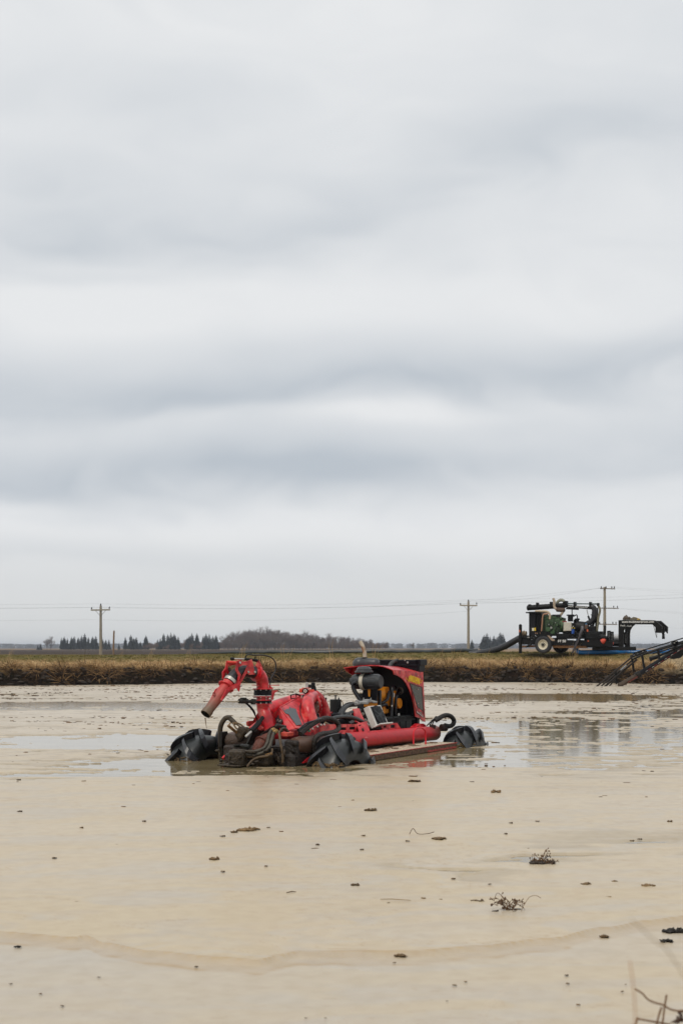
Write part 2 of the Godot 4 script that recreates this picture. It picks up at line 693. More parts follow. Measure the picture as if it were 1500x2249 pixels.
func lagoon() -> void:
	var water := Shape.new()
	for k in [[-75.0, -5.0], [75.0, -5.0], [75.0, -70.0], [-75.0, -70.0]]:
		water.v.append(Vector3(k[0], 0, k[1]))
		water.n.append(Vector3.UP)
		water.c.append(Color.WHITE)
	water.ix = PackedInt32Array([0, 2, 1, 0, 3, 2])
	var wm := stuff_of("slurry", grain(51, 0.012, [rgb(118, 104, 76), rgb(136, 122, 92), rgb(150, 138, 110)]), 0.07, 0.22, 0.0, bumps(52, 0.012, 1.6, 512), true)
	wm.normal_scale = 0.22
	wm.uv1_scale = Vector3(0.30, 0.30, 0.55)
	setting("slurry_water", water, wm)

	var s := Shape.new()
	var rows := PackedFloat32Array()
	var d := 5.2
	while d < 69.0:
		rows.append(d)
		d *= 1.0042
	var sides := PackedFloat32Array()
	for k in 601:
		var u := (k - 300) / 300.0
		sides.append(signf(u) * (absf(u) * 0.31 + pow(absf(u), 9.0) * 1.0))
	var pale := lin(194, 182, 163)
	var warm := lin(189, 172, 142)
	var stain := lin(166, 138, 94)
	var grey := lin(180, 172, 160)
	var wet := lin(160, 145, 118)
	var scum := lin(138, 118, 92)
	var stirred := lin(112, 94, 60)
	var cols := sides.size()
	var streak := noise(55, 1.0, 4)
	var skin := noise(56, 1.0, 3)
	var marble := noise(59, 1.0, 2)
	for d2 in rows:
		for u in sides:
			var x: float = u * d2
			var n0 := streak.get_noise_2d(x * 0.22, d2 * 0.5)
			var n1 := streak.get_noise_2d(x * 0.9 + n0 * 1.5 + 70.0, d2 * 2.1)
			var n2 := skin.get_noise_2d(x * 3.1, d2 * 5.0)
			var n3 := streak.get_noise_2d(x * 0.45 + n1 * 0.4 + 200.0, d2 * 1.9 + n0 * 2.0)
			var far := smoothstep(13.0, 22.0, d2)
			var p := parted(x + n0 * 2.2 + n1 * 0.7, d2 + n0 * 1.8 + n1 * 0.9) + (n1 * 0.38 + n3 * 0.46) * far + n0 * 0.12 + n2 * 0.16 * far
			var open := smoothstep(0.40, 0.62, p)
			var y := 0.013 - open * 0.030 + n2 * lerpf(0.0004, 0.004, far) + n1 * lerpf(0.0006, 0.004, far)
			# foam line: the skin beyond it lies a little higher
			var f := d2 - ridge_line(u) - n2 * 0.012
			y += 0.016 * smoothstep(-0.06, 0.02, f) * (1.0 - smoothstep(0.3, 2.5, f)) + 0.006 * exp(-pow(f / 0.03, 2.0))
			var c := warm.lerp(pale, clampf((d2 - 9.0) / 26.0 + n0 * 0.5, 0.0, 1.0))
			c = c.lerp(grey, clampf(n1 * 0.7 + n3 * 0.5 + 0.05, 0.0, 0.5))
			c = c.lerp(stain, clampf((n2 * 0.3 + n1 * 1.1 - 0.28) * 1.0, 0.0, 0.30) * lerpf(0.5, 1.0, far))
			# marbled swirls drawn out in the skin
			var swirl := marble.get_noise_2d(x * 0.5 + n0 * 2.4 + n1 * 0.25, d2 * 1.15 + n0 * 2.0 + n3 * 0.5)
			c = c.lerp(stain, 0.46 * exp(-pow(swirl / 0.024, 2.0)) * smoothstep(-0.3, 0.25, n3))
			c = c.lerp(grey, lerpf(0.5, 0.25, far) * smoothstep(0.1, 0.5, swirl))
			c = c.lerp(stain, 0.20 * exp(-pow((swirl + 0.2) / 0.015, 2.0)))
			# dark flecks and drifts of scum farther out
			c = c.lerp(scum, smoothstep(0.18, 0.5, n3 + n2 * 0.35) * 0.55 * far)
			if f < 0.0:
				c = c.lerp(grey, clampf(0.45 - u * 1.2 + n0 * 0.4, 0.1, 0.8))
			var low_edge := f + 0.26 + n1 * 0.06 + n2 * 0.02
			c = c.lerp(stain, 0.26 * smoothstep(0.0, 0.05, low_edge) * (1.0 - smoothstep(-0.03, 0.01, f)) + 0.5 * exp(-pow((low_edge - 0.05) / 0.035, 2.0)) * smoothstep(-0.1, 0.35, n2) + 0.6 * exp(-pow((f - 0.01) / 0.018, 2.0)))
			c = c.lerp(wet, smoothstep(0.05, 0.46, p) * 0.6)
			var mx: float = (x + 1.012) * 0.8829 + (-d2 + 20.04) * 0.4695
			var mz: float = (x + 1.012) * -0.4695 + (-d2 + 20.04) * 0.8829
			var churn := 1.0 - smoothstep(0.1, 1.5, Vector2(maxf(absf(mx) - 1.3, 0.0), maxf(absf(mz + 1.9) - 2.9, 0.0)).length() + n1 * 0.9)
			if churn > 0.0:   # stirred up round the machine
				c = c.lerp(stirred, churn * clampf(0.55 + n2 * 0.9 + n3 * 0.8, 0.0, 0.95))
				y += churn * (n2 * 0.016 + n1 * 0.014)
			c.a = 1.0
			s.v.append(Vector3(x, y, -d2))
			s.c.append(c)
	s.n.resize(s.v.size())
	for r in rows.size() - 1:
		for k in cols - 1:
			var q := r * cols + k
			if s.v[q].y < -0.012 and s.v[q + 1].y < -0.012 and s.v[q + cols].y < -0.012 and s.v[q + cols + 1].y < -0.012:
				continue
			s.ix.append_array(PackedInt32Array([q, q + cols, q + 1, q + 1, q + cols, q + cols + 1]))
	smooth_normals(s)
	var m := stuff_of("crust", grain(57, 0.02, [rgb(240, 236, 228), rgb(248, 246, 243), rgb(255, 255, 253)], 512, 5), 0.36, 0.55, 0.0, bumps(58, 0.03, 3.0, 512), true)
	m.normal_scale = 0.04
	m.metallic_specular = 0.45
	setting("slurry_crust", s, m)


# ---- the red lagoon machine: four big lugged tyres, float pipes, a turret nozzle in front, an engine under a hood behind

func tyre_shape(r: float, half: float, clean: Color) -> Shape:   # axle along local x
	var s := Shape.new()
	s.tint = clean
	var turn := Transform3D(Basis(Vector3.UP, Vector3.RIGHT, Vector3.BACK), Vector3.ZERO)
	var outline := PackedVector2Array()
	for k in 13:   # carcass from one bead over the tread to the other
		var a := lerpf(-1.0, 1.0, k / 12.0)
		outline.append(Vector2(carcass(absf(a), r), a * half * (1.0 if absf(a) < 0.95 else 0.86)))
	outline.insert(0, Vector2(r * 0.44, -half * 0.80))
	outline.append(Vector2(r * 0.44, half * 0.80))
	s.lathe(outline, turn, 60, true)
	for side in [-1.0, 1.0]:
		for k in 10:
			var f0: float = TAU * (k + (0.5 if side > 0 else 0.0)) / 10.0
			var line := []
			for t in 8:
				var u := t / 7.0
				var a := lerpf(-0.06, 1.0, u)
				var phi := f0 + 0.44 * pow(u, 0.9)
				line.append([a * half * side * (1.04 if t == 7 else 1.0), phi, carcass(absf(a), r) - 0.012, 0.086 if t < 7 else 0.066])
			for t in 7:
				var p: Array = line[t]
				var q: Array = line[t + 1]
				var wp := 0.026 + 0.0045 * t
				var wq := 0.026 + 0.0045 * (t + 1)
				var low := []
				var high := []
				for e in [[p, -1.0, wp], [p, 1.0, wp], [q, 1.0, wq], [q, -1.0, wq]]:
					var o: Array = e[0]
					for lift in [0.0, 1.0]:
						var rad: float = o[2] + (o[3] + 0.012) * lift
						var ang: float = o[1] + e[1] * (e[2] * (1.35 if lift == 0.0 else 1.0)) / r
						var pt := Vector3(o[0], rad * cos(ang), rad * sin(ang))
						if lift == 0.0:
							low.append(pt)
						else:
							high.append(pt)
				var flip: bool = side > 0
				s.tint = clean * 1.9   # highlight painted onto the dusty lug tops, shade painted onto the flanks
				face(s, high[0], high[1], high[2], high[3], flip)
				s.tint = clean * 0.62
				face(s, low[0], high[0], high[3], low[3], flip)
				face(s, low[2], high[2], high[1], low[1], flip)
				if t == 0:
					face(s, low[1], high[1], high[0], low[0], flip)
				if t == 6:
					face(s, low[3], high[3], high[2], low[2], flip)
	return s


func face(s: Shape, a: Vector3, b: Vector3, c: Vector3, d: Vector3, flip: bool) -> void:
	if flip:
		s.quad(a, b, c, d)
	else:
		s.quad(d, c, b, a)


func carcass(a: float, r: float) -> float:
	return (r - 0.085) * (1.0 - 0.05 * a * a - 0.24 * pow(a, 7.0))


func wheel(root: Node3D, x: float, y: float, z: float, spin: float, steer: float, muck: Color) -> void:
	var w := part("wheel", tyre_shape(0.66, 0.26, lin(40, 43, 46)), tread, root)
	w.position = Vector3(x, y, z)
	w.basis = Basis(Vector3.UP, steer) * Basis(Vector3.RIGHT, spin)
	var out := 1.0 if x > 0 else -1.0
	var rim := Shape.new()
	rim.tint = lin(60, 40, 34)
	rim.lathe(PackedVector2Array([Vector2(0.30, -0.20), Vector2(0.27, -0.17), Vector2(0.26, 0.05), Vector2(0.12, 0.09), Vector2(0.0, 0.09), Vector2(0.0, 0.13), Vector2(0.10, 0.13), Vector2(0.27, 0.08), Vector2(0.29, 0.20), Vector2(0.30, 0.20)]), Transform3D(Basis(Vector3.UP, Vector3.RIGHT * out, Vector3.BACK * out), Vector3.ZERO), 28)
	part("rim", rim, plain, w)
	var cake := Shape.new()   # dung caked on the tread near the slurry
	cake.tint = muck
	var rng := RandomNumberGenerator.new()
	rng.seed = int(x * 40 + z * 7 + 900)
	var inv := w.transform.affine_inverse()
	for k in 60:
		var a := rng.randf_range(-1.0, 1.0)
		var wy := rng.randf_range(-0.03, 0.075) * (0.5 + rng.randf() * 0.5)
		var c := carcass(absf(a), 0.66) + 0.004
		var dy := wy - y
		if dy > c:
			continue
		var dz := sqrt(c * c - dy * dy)
		cake.lump(inv * (w.position + Vector3(a * 0.25, dy, dz * (1.0 if rng.randf() < 0.85 else -1.0))), Vector3(rng.randf_range(0.012, 0.045), rng.randf_range(0.006, 0.014), rng.randf_range(0.007, 0.012)), 1.8, fine_noise, 5, 7)
	part("caked_mud", cake, mud, w)


func bolt_ring(s: Shape, at: Vector3, axis: Vector3, radius: float, count: int, size: float, tall := 0.014) -> void:
	var b := Shape.along(axis)
	for k in count:
		var a := TAU * k / count
		var p := at + b * Vector3(cos(a) * radius, 0, sin(a) * radius)
		s.drum(p, p + axis.normalized() * tall, size, 6, 0.002)


func holed_plate(s: Shape, wide: float, tall: float, thick: float, holes: Array, at: Transform3D) -> void:   # holes: [x0, x1, y0, y1] sorted along x
	var x := 0.0
	for o in holes:
		if o[0] > x:
			s.box(at * Vector3((x + o[0]) * 0.5, tall * 0.5, 0), Vector3(o[0] - x, tall, thick), at.basis, 0.0)
		s.box(at * Vector3((o[0] + o[1]) * 0.5, o[2] * 0.5, 0), Vector3(o[1] - o[0], o[2], thick), at.basis, 0.0)
		s.box(at * Vector3((o[0] + o[1]) * 0.5, (o[3] + tall) * 0.5, 0), Vector3(o[1] - o[0], tall - o[3], thick), at.basis, 0.0)
		x = o[1]
	s.box(at * Vector3((x + wide) * 0.5, tall * 0.5, 0), Vector3(wide - x, tall, thick), at.basis, 0.0)


func letters(text: String, height: float, colour: Color, called: String, parent: Node, at: Transform3D, font_name := "Droid Sans", weight := 700, depth := 0.004) -> MeshInstance3D:
	var f := SystemFont.new()
	f.font_names = PackedStringArray([font_name])
	f.font_weight = weight
	var t := TextMesh.new()
	t.text = text
	t.font = f
	t.font_size = 64
	t.pixel_size = height / 46.0
	t.depth = depth
	var m := StandardMaterial3D.new()
	m.albedo_color = colour
	m.roughness = 0.5
	m.resource_name = "lettering"
	var o := MeshInstance3D.new()
	o.name = called
	o.mesh = t
	t.material = m
	o.transform = at
	parent.add_child(o, true)
	return o


func machine() -> void:
	var r := thing("lagoon_pumping_machine", "red amphibious slurry machine with lugged tyres wading in the tan lagoon", "pumping machine", Vector3(-1.012, 0, -20.04), deg_to_rad(-28.0))
	var dark_brown := lin(56, 46, 36)
	var rust := lin(118, 62, 48)
	var ink := lin(22, 23, 25)
	var coal := lin(12, 12, 14)
	var grey := lin(70, 73, 76)
	var s: Shape

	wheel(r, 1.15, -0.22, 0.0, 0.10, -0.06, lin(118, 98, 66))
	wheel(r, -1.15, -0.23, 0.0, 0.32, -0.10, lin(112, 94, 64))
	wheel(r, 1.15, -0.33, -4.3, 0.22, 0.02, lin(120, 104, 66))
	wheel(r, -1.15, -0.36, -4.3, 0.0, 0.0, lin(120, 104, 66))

	# long float pipes, muddy in front where they dip
	for side in [1.0, -1.0]:
		s = Shape.new()
		var way := PackedVector3Array()
		var rad := []
		var front := 0.50 if side > 0 else 0.05
		for k in 25:
			way.append(Vector3(0.68 * side, lerpf(0.28, 0.20, k / 24.0), lerpf(front, -4.12, k / 24.0)))
			rad.append(0.118)
		rad[0] = 0.10
		s.tube(way, rad, 20)
		for k in s.v.size():
			var m := smoothstep(-0.65, -0.10, s.v[k].z + 0.12 * rough_noise.get_noise_3dv(s.v[k] * 6.0))
			m = maxf(m, smoothstep(-3.75, -4.05, s.v[k].z + 0.15 * rough_noise.get_noise_3dv(s.v[k] * 5.0)) * 0.8)
			m = maxf(m, (1.0 - smoothstep(0.13, 0.17, s.v[k].y + 0.03 * rough_noise.get_noise_3dv(s.v[k] * 4.0))) * 0.8)
			s.c[k] = lin(196, 26, 38).lerp(lin(104, 76, 60), m)
		part("float_pipe", s, plain, r)

	# hull between the pipes
	s = Shape.new()
	s.tint = dark_brown
	s.box(Vector3(0, 0.02, -0.35), Vector3(1.06, 0.44, 1.5), Basis.IDENTITY, 0.03)
	s.box(Vector3(0.0, -0.02, 0.46), Vector3(0.75, 0.34, 0.30), Basis.IDENTITY, 0.03)
	s.box(Vector3(0, 0.0, -2.6), Vector3(1.0, 0.4, 3.1), Basis.IDENTITY, 0.03)
	part("hull", s, mud, r)
	for x in [-1.0, 1.0]:
		for z in [0.0, -4.3]:
			s = Shape.new()
			s.tint = dark_brown
			s.drum(Vector3(0.5 * x, -0.20, z), Vector3(1.0 * x, -0.22, z), 0.12, 14)
			part("axle", s, mud, r)

	# side deck with its handrail
	s = Shape.new()
	s.tint = lin(224, 216, 204)
	s.box(Vector3(1.02, 0.085, -2.13), Vector3(0.46, 0.014, 3.06), Basis.IDENTITY, 0.004)
	var deck := part("side_deck", s, mud, r)
	s = Shape.new()
	s.tint = lin(112, 82, 60)
	s.box(Vector3(1.262, 0.050, -2.13), Vector3(0.024, 0.085, 3.10), Basis.IDENTITY, 0.004)
	s.box(Vector3(1.02, 0.062, -0.585), Vector3(0.46, 0.056, 0.024), Basis.IDENTITY, 0.004)
	s.box(Vector3(1.02, 0.062, -3.675), Vector3(0.46, 0.056, 0.024), Basis.IDENTITY, 0.004)
	s.tint = lin(186, 62, 54)
	s.box(Vector3(1.268, 0.088, -2.13), Vector3(0.020, 0.012, 3.11), Basis.IDENTITY, 0.003)
	s.box(Vector3(1.270, 0.02, -3.1), Vector3(0.018, 0.030, 1.1), Basis.IDENTITY, 0.003)
	part("edge_rail", s, mud, deck)
	s = Shape.new()
	s.tint = lin(128, 104, 76)
	s.box(Vector3(1.246, 0.022, -1.9), Vector3(0.03, 0.05, 2.5), Basis.IDENTITY, 0.01)
	for k in 60:
		s.lump(Vector3(1.264, 0.050 + 0.018 * sin(k * 1.7) * cos(k * 0.6), -0.62 - k * 0.046), Vector3(0.010 + 0.006 * sin(k * 2.9), 0.016 + 0.010 * sin(k * 1.1), 0.05), 0.5, rough_noise, 4, 6)
	for k in 26:
		s.lump(Vector3(0.86 + 0.16 * sin(k * 5.3), 0.094, -0.7 - k * 0.112), Vector3(0.07, 0.008, 0.06), 0.6, rough_noise, 4, 6)
	part("caked_mud", s, mud, deck)
	for z in [-1.35, -2.1, -2.25, -2.75]:
		s = Shape.new()
		s.tint = lin(176, 50, 44)
		s.bar(Vector3(1.15, 0.05, z), Vector3(1.20, -0.12, z + 0.05), 0.05, 0.018)
		part("deck_bracket", s, plain, deck)
	s = Shape.new()
	var hoop := [Vector3(1.120, 0.140, -2.378), Vector3(1.120, 0.272, -2.378), Vector3(1.120, 0.340, -2.402), Vector3(1.120, 0.373, -2.492), Vector3(1.120, 0.378, -2.599), Vector3(1.120, 0.362, -2.708), Vector3(1.120, 0.320, -2.792), Vector3(1.120, 0.248, -2.817), Vector3(1.120, 0.107, -2.817)]
	s.tint = lin(225, 30, 48)
	s.tube(bend(hoop, 4), 0.0135, 8)
	part("handrail", s, plain, r)

	# ---- turret and nozzle
	s = Shape.new()
	s.tube(bend([Vector3(0.097, 0.372, 0.140), Vector3(0.089, 0.474, 0.140), Vector3(0.054, 0.574, 0.130), Vector3(0.003, 0.662, 0.120), Vector3(-0.047, 0.737, 0.092), Vector3(-0.050, 0.814, 0.100), Vector3(-0.050, 0.916, 0.100)]), 0.088, 22)
	s.bar(Vector3(-0.037, 0.458, 0.140), Vector3(-0.071, 0.616, 0.120), 0.02, 0.06, Vector3(0.956, 0, 0.292))
	var turret := part("turret_pipe", s, red, r)
	var up_axis := Vector3(-0.050, 0.820, 0.100)
	for f in [[1545.5, 0.138, 0.010, 0], [1537.0, 0.140, 0.012, 0], [1529.5, 0.136, 0.010, 0], [1512.5, 0.142, 0.012, 0], [1541.0, 0.124, 0.044, 1], [1520.5, 0.126, 0.080, 1]]:
		s = Shape.new()
		var y: float = EYE - (f[0] - 1423.0) / 156.0
		var at := Vector3(up_axis.x, y, up_axis.z)
		if f[3] == 1:
			s.tint = coal
		s.drum(at - Vector3(0, f[2] * 0.5, 0), at + Vector3(0, f[2] * 0.5, 0), f[1], 26, 0.003)
		part("swivel_ring" if f[3] == 1 else "flange", s, black if f[3] == 1 else red, turret)
	s = Shape.new()
	s.tint = lin(196, 190, 180)
	for y in [0.897, 0.86, 0.815, 1.005]:
		bolt_ring(s, Vector3(up_axis.x, y, up_axis.z), Vector3.UP, 0.122, 10, 0.011, 0.022)
	part("bolts", s, steel, turret)
	s = Shape.new()
	s.plate(PackedVector3Array([Vector3(-0.112, 1.084, 0.236), Vector3(0.016, 1.075, -0.184), Vector3(0.016, 1.065, -0.184), Vector3(-0.112, 1.074, 0.236)]), 0.09)
	s.plate(PackedVector3Array([Vector3(0.020, 1.003, -0.026), Vector3(0.055, 0.999, -0.143), Vector3(0.035, 0.963, -0.076), Vector3(0.027, 0.880, -0.051), Vector3(0.015, 0.862, -0.010)]), 0.012)
	s.plate(PackedVector3Array([Vector3(0.007, 1.068, 0.015), Vector3(0.025, 1.041, -0.043), Vector3(0.027, 1.015, -0.051), Vector3(0.007, 1.017, 0.015)]), 0.012)
	part("stop_plate", s, red, turret)
	s = Shape.new()
	s.tube(bend([Vector3(-0.050, 1.031, 0.100), Vector3(-0.051, 1.095, 0.104), Vector3(-0.056, 1.159, 0.120), Vector3(-0.066, 1.211, 0.153), Vector3(-0.081, 1.243, 0.202), Vector3(-0.101, 1.254, 0.267)]), 0.088, 22)
	s.drum(Vector3(-0.079, 1.243, 0.194), Vector3(-0.089, 1.250, 0.226), 0.118, 22, 0.003)
	var elbow := part("nozzle_elbow", s, red, r)
	s = Shape.new()
	s.tint = lin(44, 45, 48)
	s.tube(bend([Vector3(-0.091, 1.250, 0.234), Vector3(-0.118, 1.270, 0.323), Vector3(-0.148, 1.278, 0.420), Vector3(-0.177, 1.257, 0.516), Vector3(-0.204, 1.208, 0.603), Vector3(-0.225, 1.143, 0.674)]), 0.086, 20)
	part("rubber_hose", s, rubber, r)
	s = Shape.new()
	s.tint = lin(205, 200, 190)
	var clamp_at := Vector3(-0.224, 1.143, 0.670)
	var tip := Vector3(-0.353, 0.701, 1.091)
	var throw := (tip - clamp_at).normalized()
	s.lathe(PackedVector2Array([Vector2(0.088, -0.02), Vector2(0.096, -0.02), Vector2(0.096, 0.025), Vector2(0.088, 0.025)]), Transform3D(Shape.along(throw), clamp_at), 24)
	part("hose_clamp", s, steel, r)
	s = Shape.new()
	var root_n := Vector3(-0.232, 1.119, 0.697)
	var long := (tip - root_n).length()
	s.lathe(PackedVector2Array([Vector2(0.072, 0.0), Vector2(0.086, 0.0), Vector2(0.082, 0.06), Vector2(0.067, long - 0.08), Vector2(0.066, long - 0.075), Vector2(0.073, long - 0.075), Vector2(0.075, long - 0.07), Vector2(0.075, long), Vector2(0.066, long), Vector2(0.062, long - 0.3), Vector2(0.06, 0.05)]), Transform3D(Shape.along(throw), root_n), 28)
	for k in s.v.size():
		var m := (s.v[k] - root_n).dot(throw) / long + 0.08 * rough_noise.get_noise_3dv(s.v[k] * 7.0)
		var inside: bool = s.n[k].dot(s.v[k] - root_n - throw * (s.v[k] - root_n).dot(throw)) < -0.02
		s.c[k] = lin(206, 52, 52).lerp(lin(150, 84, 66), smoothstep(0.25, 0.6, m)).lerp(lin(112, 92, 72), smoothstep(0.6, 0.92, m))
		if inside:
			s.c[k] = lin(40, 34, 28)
	s.tint = lin(40, 34, 28)
	s.drum(root_n + throw * 0.02, root_n + throw * 0.03, 0.07, 20, 0.002)
	var nozzle := part("nozzle", s, plain, r)
	s = Shape.new()
	s.drum(Vector3(-0.246, 1.076, 0.740), Vector3(-0.248, 1.066, 0.749), 0.118, 26, 0.003)
	part("flange", s, red, nozzle)
	s = Shape.new()
	s.tint = lin(168, 60, 50)
	var lug := []
	for k in 9:
		var a := TAU * k / 8.0
		lug.append(Vector3(-0.288, 0.973, 0.982) + Vector3(0, cos(a) * 0.026, 0) + Vector3(-0.292, 0, 0.956) * sin(a) * 0.018)
	s.tube(PackedVector3Array(lug), 0.0075, 6, false)
	part("lifting_eye", s, plain, nozzle)

	# yoke that tilts the nozzle: a pair of plates on each side, a ram on top
	for o in [0.11, -0.11]:
		s = Shape.new()
		var shift: Vector3 = Vector3(0.956, 0, 0.292) * (o - 0.11)
		var yoke := [Vector3(-0.109, 1.422, 0.670), Vector3(-0.090, 1.409, 0.607), Vector3(-0.058, 1.418, 0.504), Vector3(-0.034, 1.442, 0.424), Vector3(-0.029, 1.398, 0.408), Vector3(-0.024, 1.322, 0.392), Vector3(-0.017, 1.234, 0.368), Vector3(-0.051, 1.229, 0.480), Vector3(-0.044, 1.304, 0.456), Vector3(-0.058, 1.361, 0.504), Vector3(-0.083, 1.362, 0.583), Vector3(-0.100, 1.344, 0.639), Vector3(-0.109, 1.382, 0.670)]
		var lever := [Vector3(-0.054, 1.367, 0.488), Vector3(-0.046, 1.342, 0.464), Vector3(-0.044, 1.241, 0.456), Vector3(-0.063, 1.248, 0.520), Vector3(-0.092, 1.118, 0.615), Vector3(-0.097, 1.037, 0.631), Vector3(-0.102, 1.000, 0.647), Vector3(-0.114, 1.048, 0.686), Vector3(-0.155, 1.017, 0.819), Vector3(-0.192, 0.877, 0.943), Vector3(-0.197, 0.896, 0.958), Vector3(-0.169, 1.036, 0.866), Vector3(-0.131, 1.096, 0.741), Vector3(-0.102, 1.131, 0.647), Vector3(-0.073, 1.261, 0.552)]
		var link := [Vector3(-0.113, 1.419, 0.682), Vector3(-0.100, 1.419, 0.639), Vector3(-0.108, 1.300, 0.666), Vector3(-0.092, 1.231, 0.615), Vector3(-0.104, 1.119, 0.655), Vector3(-0.113, 1.126, 0.682), Vector3(-0.104, 1.219, 0.655), Vector3(-0.120, 1.295, 0.706)]
		for poly in [yoke, lever, link]:
			var moved := PackedVector3Array()
			for p in poly:
				moved.append(p + shift)
			s.plate(moved, 0.014)
		part("yoke_plate", s, red, r)
	s = Shape.new()
	s.plate(PackedVector3Array([Vector3(-0.037, 1.397, 0.262), Vector3(-0.019, 1.358, 0.205), Vector3(-0.007, 1.269, 0.165), Vector3(0.005, 1.224, 0.124), Vector3(-0.052, 1.233, 0.311), Vector3(-0.054, 1.264, 0.319), Vector3(-0.027, 1.276, 0.230), Vector3(-0.047, 1.353, 0.295)]), 0.016)
	s.plate(PackedVector3Array([Vector3(-0.138, 1.441, 0.218), Vector3(-0.106, 1.427, 0.112), Vector3(-0.088, 1.324, 0.055), Vector3(-0.098, 1.312, 0.088), Vector3(-0.113, 1.395, 0.137), Vector3(-0.136, 1.409, 0.210)]), 0.016)
	part("ram_bracket", s, red, r)
	s = Shape.new()
	s.tint = lin(226, 62, 52)
	s.drum(Vector3(-0.093, 1.394, 0.650), Vector3(-0.285, 1.391, 0.391), 0.022, 14)
	s.drum(Vector3(-0.327, 1.405, 0.596), Vector3(-0.196, 1.392, 0.509), 0.020, 14)
	part("cross_tube", s, plain, r)
	s = Shape.new()
	s.plate(PackedVector3Array([Vector3(-0.327, 1.417, 0.596), Vector3(-0.317, 1.411, 0.564), Vector3(-0.324, 1.348, 0.588), Vector3(-0.332, 1.279, 0.611), Vector3(-0.339, 1.242, 0.635), Vector3(-0.344, 1.167, 0.651), Vector3(-0.351, 1.167, 0.674), Vector3(-0.352, 1.267, 0.678), Vector3(-0.336, 1.317, 0.627)]), 0.014)
	part("far_link", s, red, r)
	s = Shape.new()
	s.tint = lin(206, 202, 194)
	for p in [Vector3(-0.044, 1.267, 0.498), Vector3(-0.010, 1.266, 0.386), Vector3(-0.084, 1.081, 0.629), Vector3(-0.089, 1.397, 0.644)]:
		s.drum(p, p + Vector3(0.956, 0, 0.292) * 0.016, 0.017, 10, 0.003)
	part("pivot_bolts", s, steel, r)
	s = Shape.new()
	s.tint = ink
	s.drum(Vector3(-0.150, 1.445, 0.428), Vector3(-0.079, 1.425, 0.194), 0.021, 14)
	s.drum(Vector3(-0.223, 1.451, 0.666), Vector3(-0.206, 1.449, 0.611), 0.022, 10)
	s.drum(Vector3(-0.211, 1.450, 0.626), Vector3(-0.143, 1.445, 0.404), 0.008, 10)
	s.drum(Vector3(-0.143, 1.461, 0.404), Vector3(-0.143, 1.493, 0.404), 0.01, 8)
	s.drum(Vector3(-0.091, 1.447, 0.234), Vector3(-0.091, 1.479, 0.234), 0.01, 8)
	var ram := part("tilt_ram", s, black, r)
	s = Shape.new()
	s.tint = lin(214, 212, 206)
	s.drum(Vector3(-0.218, 1.450, 0.650), Vector3(-0.148, 1.445, 0.420), 0.010, 12)
	part("ram_rod", s, steel, ram)
	s = Shape.new()
	s.tint = coal
	s.tube(bend([Vector3(-0.140, 1.492, 0.396), Vector3(-0.128, 1.508, 0.356), Vector3(-0.094, 1.498, 0.243), Vector3(-0.049, 1.498, 0.096), Vector3(-0.008, 1.471, -0.036), Vector3(0.014, 1.420, -0.111), Vector3(0.023, 1.348, -0.140), Vector3(0.017, 1.265, -0.119), Vector3(0.002, 1.201, -0.069), Vector3(-0.008, 1.131, -0.036), Vector3(-0.010, 1.054, -0.032)], 5), 0.0095, 7)
	part("hydraulic_hose", s, rubber, r)
	# slew ram
	s = Shape.new()
	s.tint = lin(46, 44, 40)
	s.drum(Vector3(-0.137, 0.867, 0.591), Vector3(-0.089, 0.862, 0.432), 0.034, 14)
	s.box(Vector3(-0.113, 0.899, 0.511), Vector3(0.09, 0.03, 0.05))
	s.drum(Vector3(-0.089, 0.859, 0.432), Vector3(-0.044, 0.855, 0.287), 0.024, 12)
	s.box(Vector3(-0.062, 0.853, 0.343), Vector3(0.06, 0.08, 0.05))
	var slew := part("slew_ram", s, mud, r)
	s = Shape.new()
	s.tint = lin(206, 194, 170)
	s.drum(Vector3(-0.210, 0.870, 0.830), Vector3(-0.135, 0.864, 0.583), 0.009, 10)
	part("ram_rod", s, plain, slew)
	for k in 2:
		s = Shape.new()
		s.tint = coal
		s.tube(bend([Vector3(-0.103, 0.838, 0.479) + Vector3(k * 0.02, 0, 0), Vector3(-0.081, 0.786, 0.407) + Vector3(k * 0.02, 0, 0), Vector3(-0.069, 0.720, 0.332) + Vector3(k * 0.02, 0, 0), Vector3(-0.068, 0.641, 0.261), Vector3(-0.067, 0.589, 0.225), Vector3(-0.077, 0.526, 0.257)], 5), 0.0085, 6)
		part("hydraulic_hose", s, rubber, r)
	# slurry dribbling from the nozzle
	s = Shape.new()
	s.tint = lin(120, 98, 70)
	s.tube(bend([Vector3(-0.355, 0.652, 1.099), Vector3(-0.353, 0.608, 1.091), Vector3(-0.350, 0.559, 1.083), Vector3(-0.347, 0.509, 1.072)], 4), [0.010, 0.008, 0.007, 0.007, 0.0065, 0.006, 0.006, 0.005, 0.005, 0.004, 0.004, 0.003, 0.003], 7)
	part("slurry_dribble", s, glossy, r)

	# ---- pump housing in the middle: a faceted red cover and two big elbows
	var a := Vector3(0.020, 0.907, -0.884)
	var b := Vector3(-0.100, 0.632, -0.227)
	var c := Vector3(0.120, 0.759, -0.071)
	var d := Vector3(0.520, 0.487, 0.162)
	var e := Vector3(0.420, 0.451, 0.265)
	var f2 := Vector3(0.520, 0.485, -0.132)
	var g := Vector3(0.100, 0.871, -1.027)
	var lo := Vector3(0.020, 0.422, -0.089)
	s = Shape.new()
	s.quad(a, c, d, f2)
	s.tri(a, f2, g)
	s.quad(c, b, lo, e)
	s.tri(c, e, d)
	s.tri(a, b, c)
	var mir := func(p: Vector3) -> Vector3: return Vector3(-p.x * 0.05 - 0.18, p.y, p.z)
	s.quad(mir.call(f2), mir.call(d), mir.call(c), mir.call(a))
	s.tri(mir.call(a), mir.call(g), mir.call(f2))
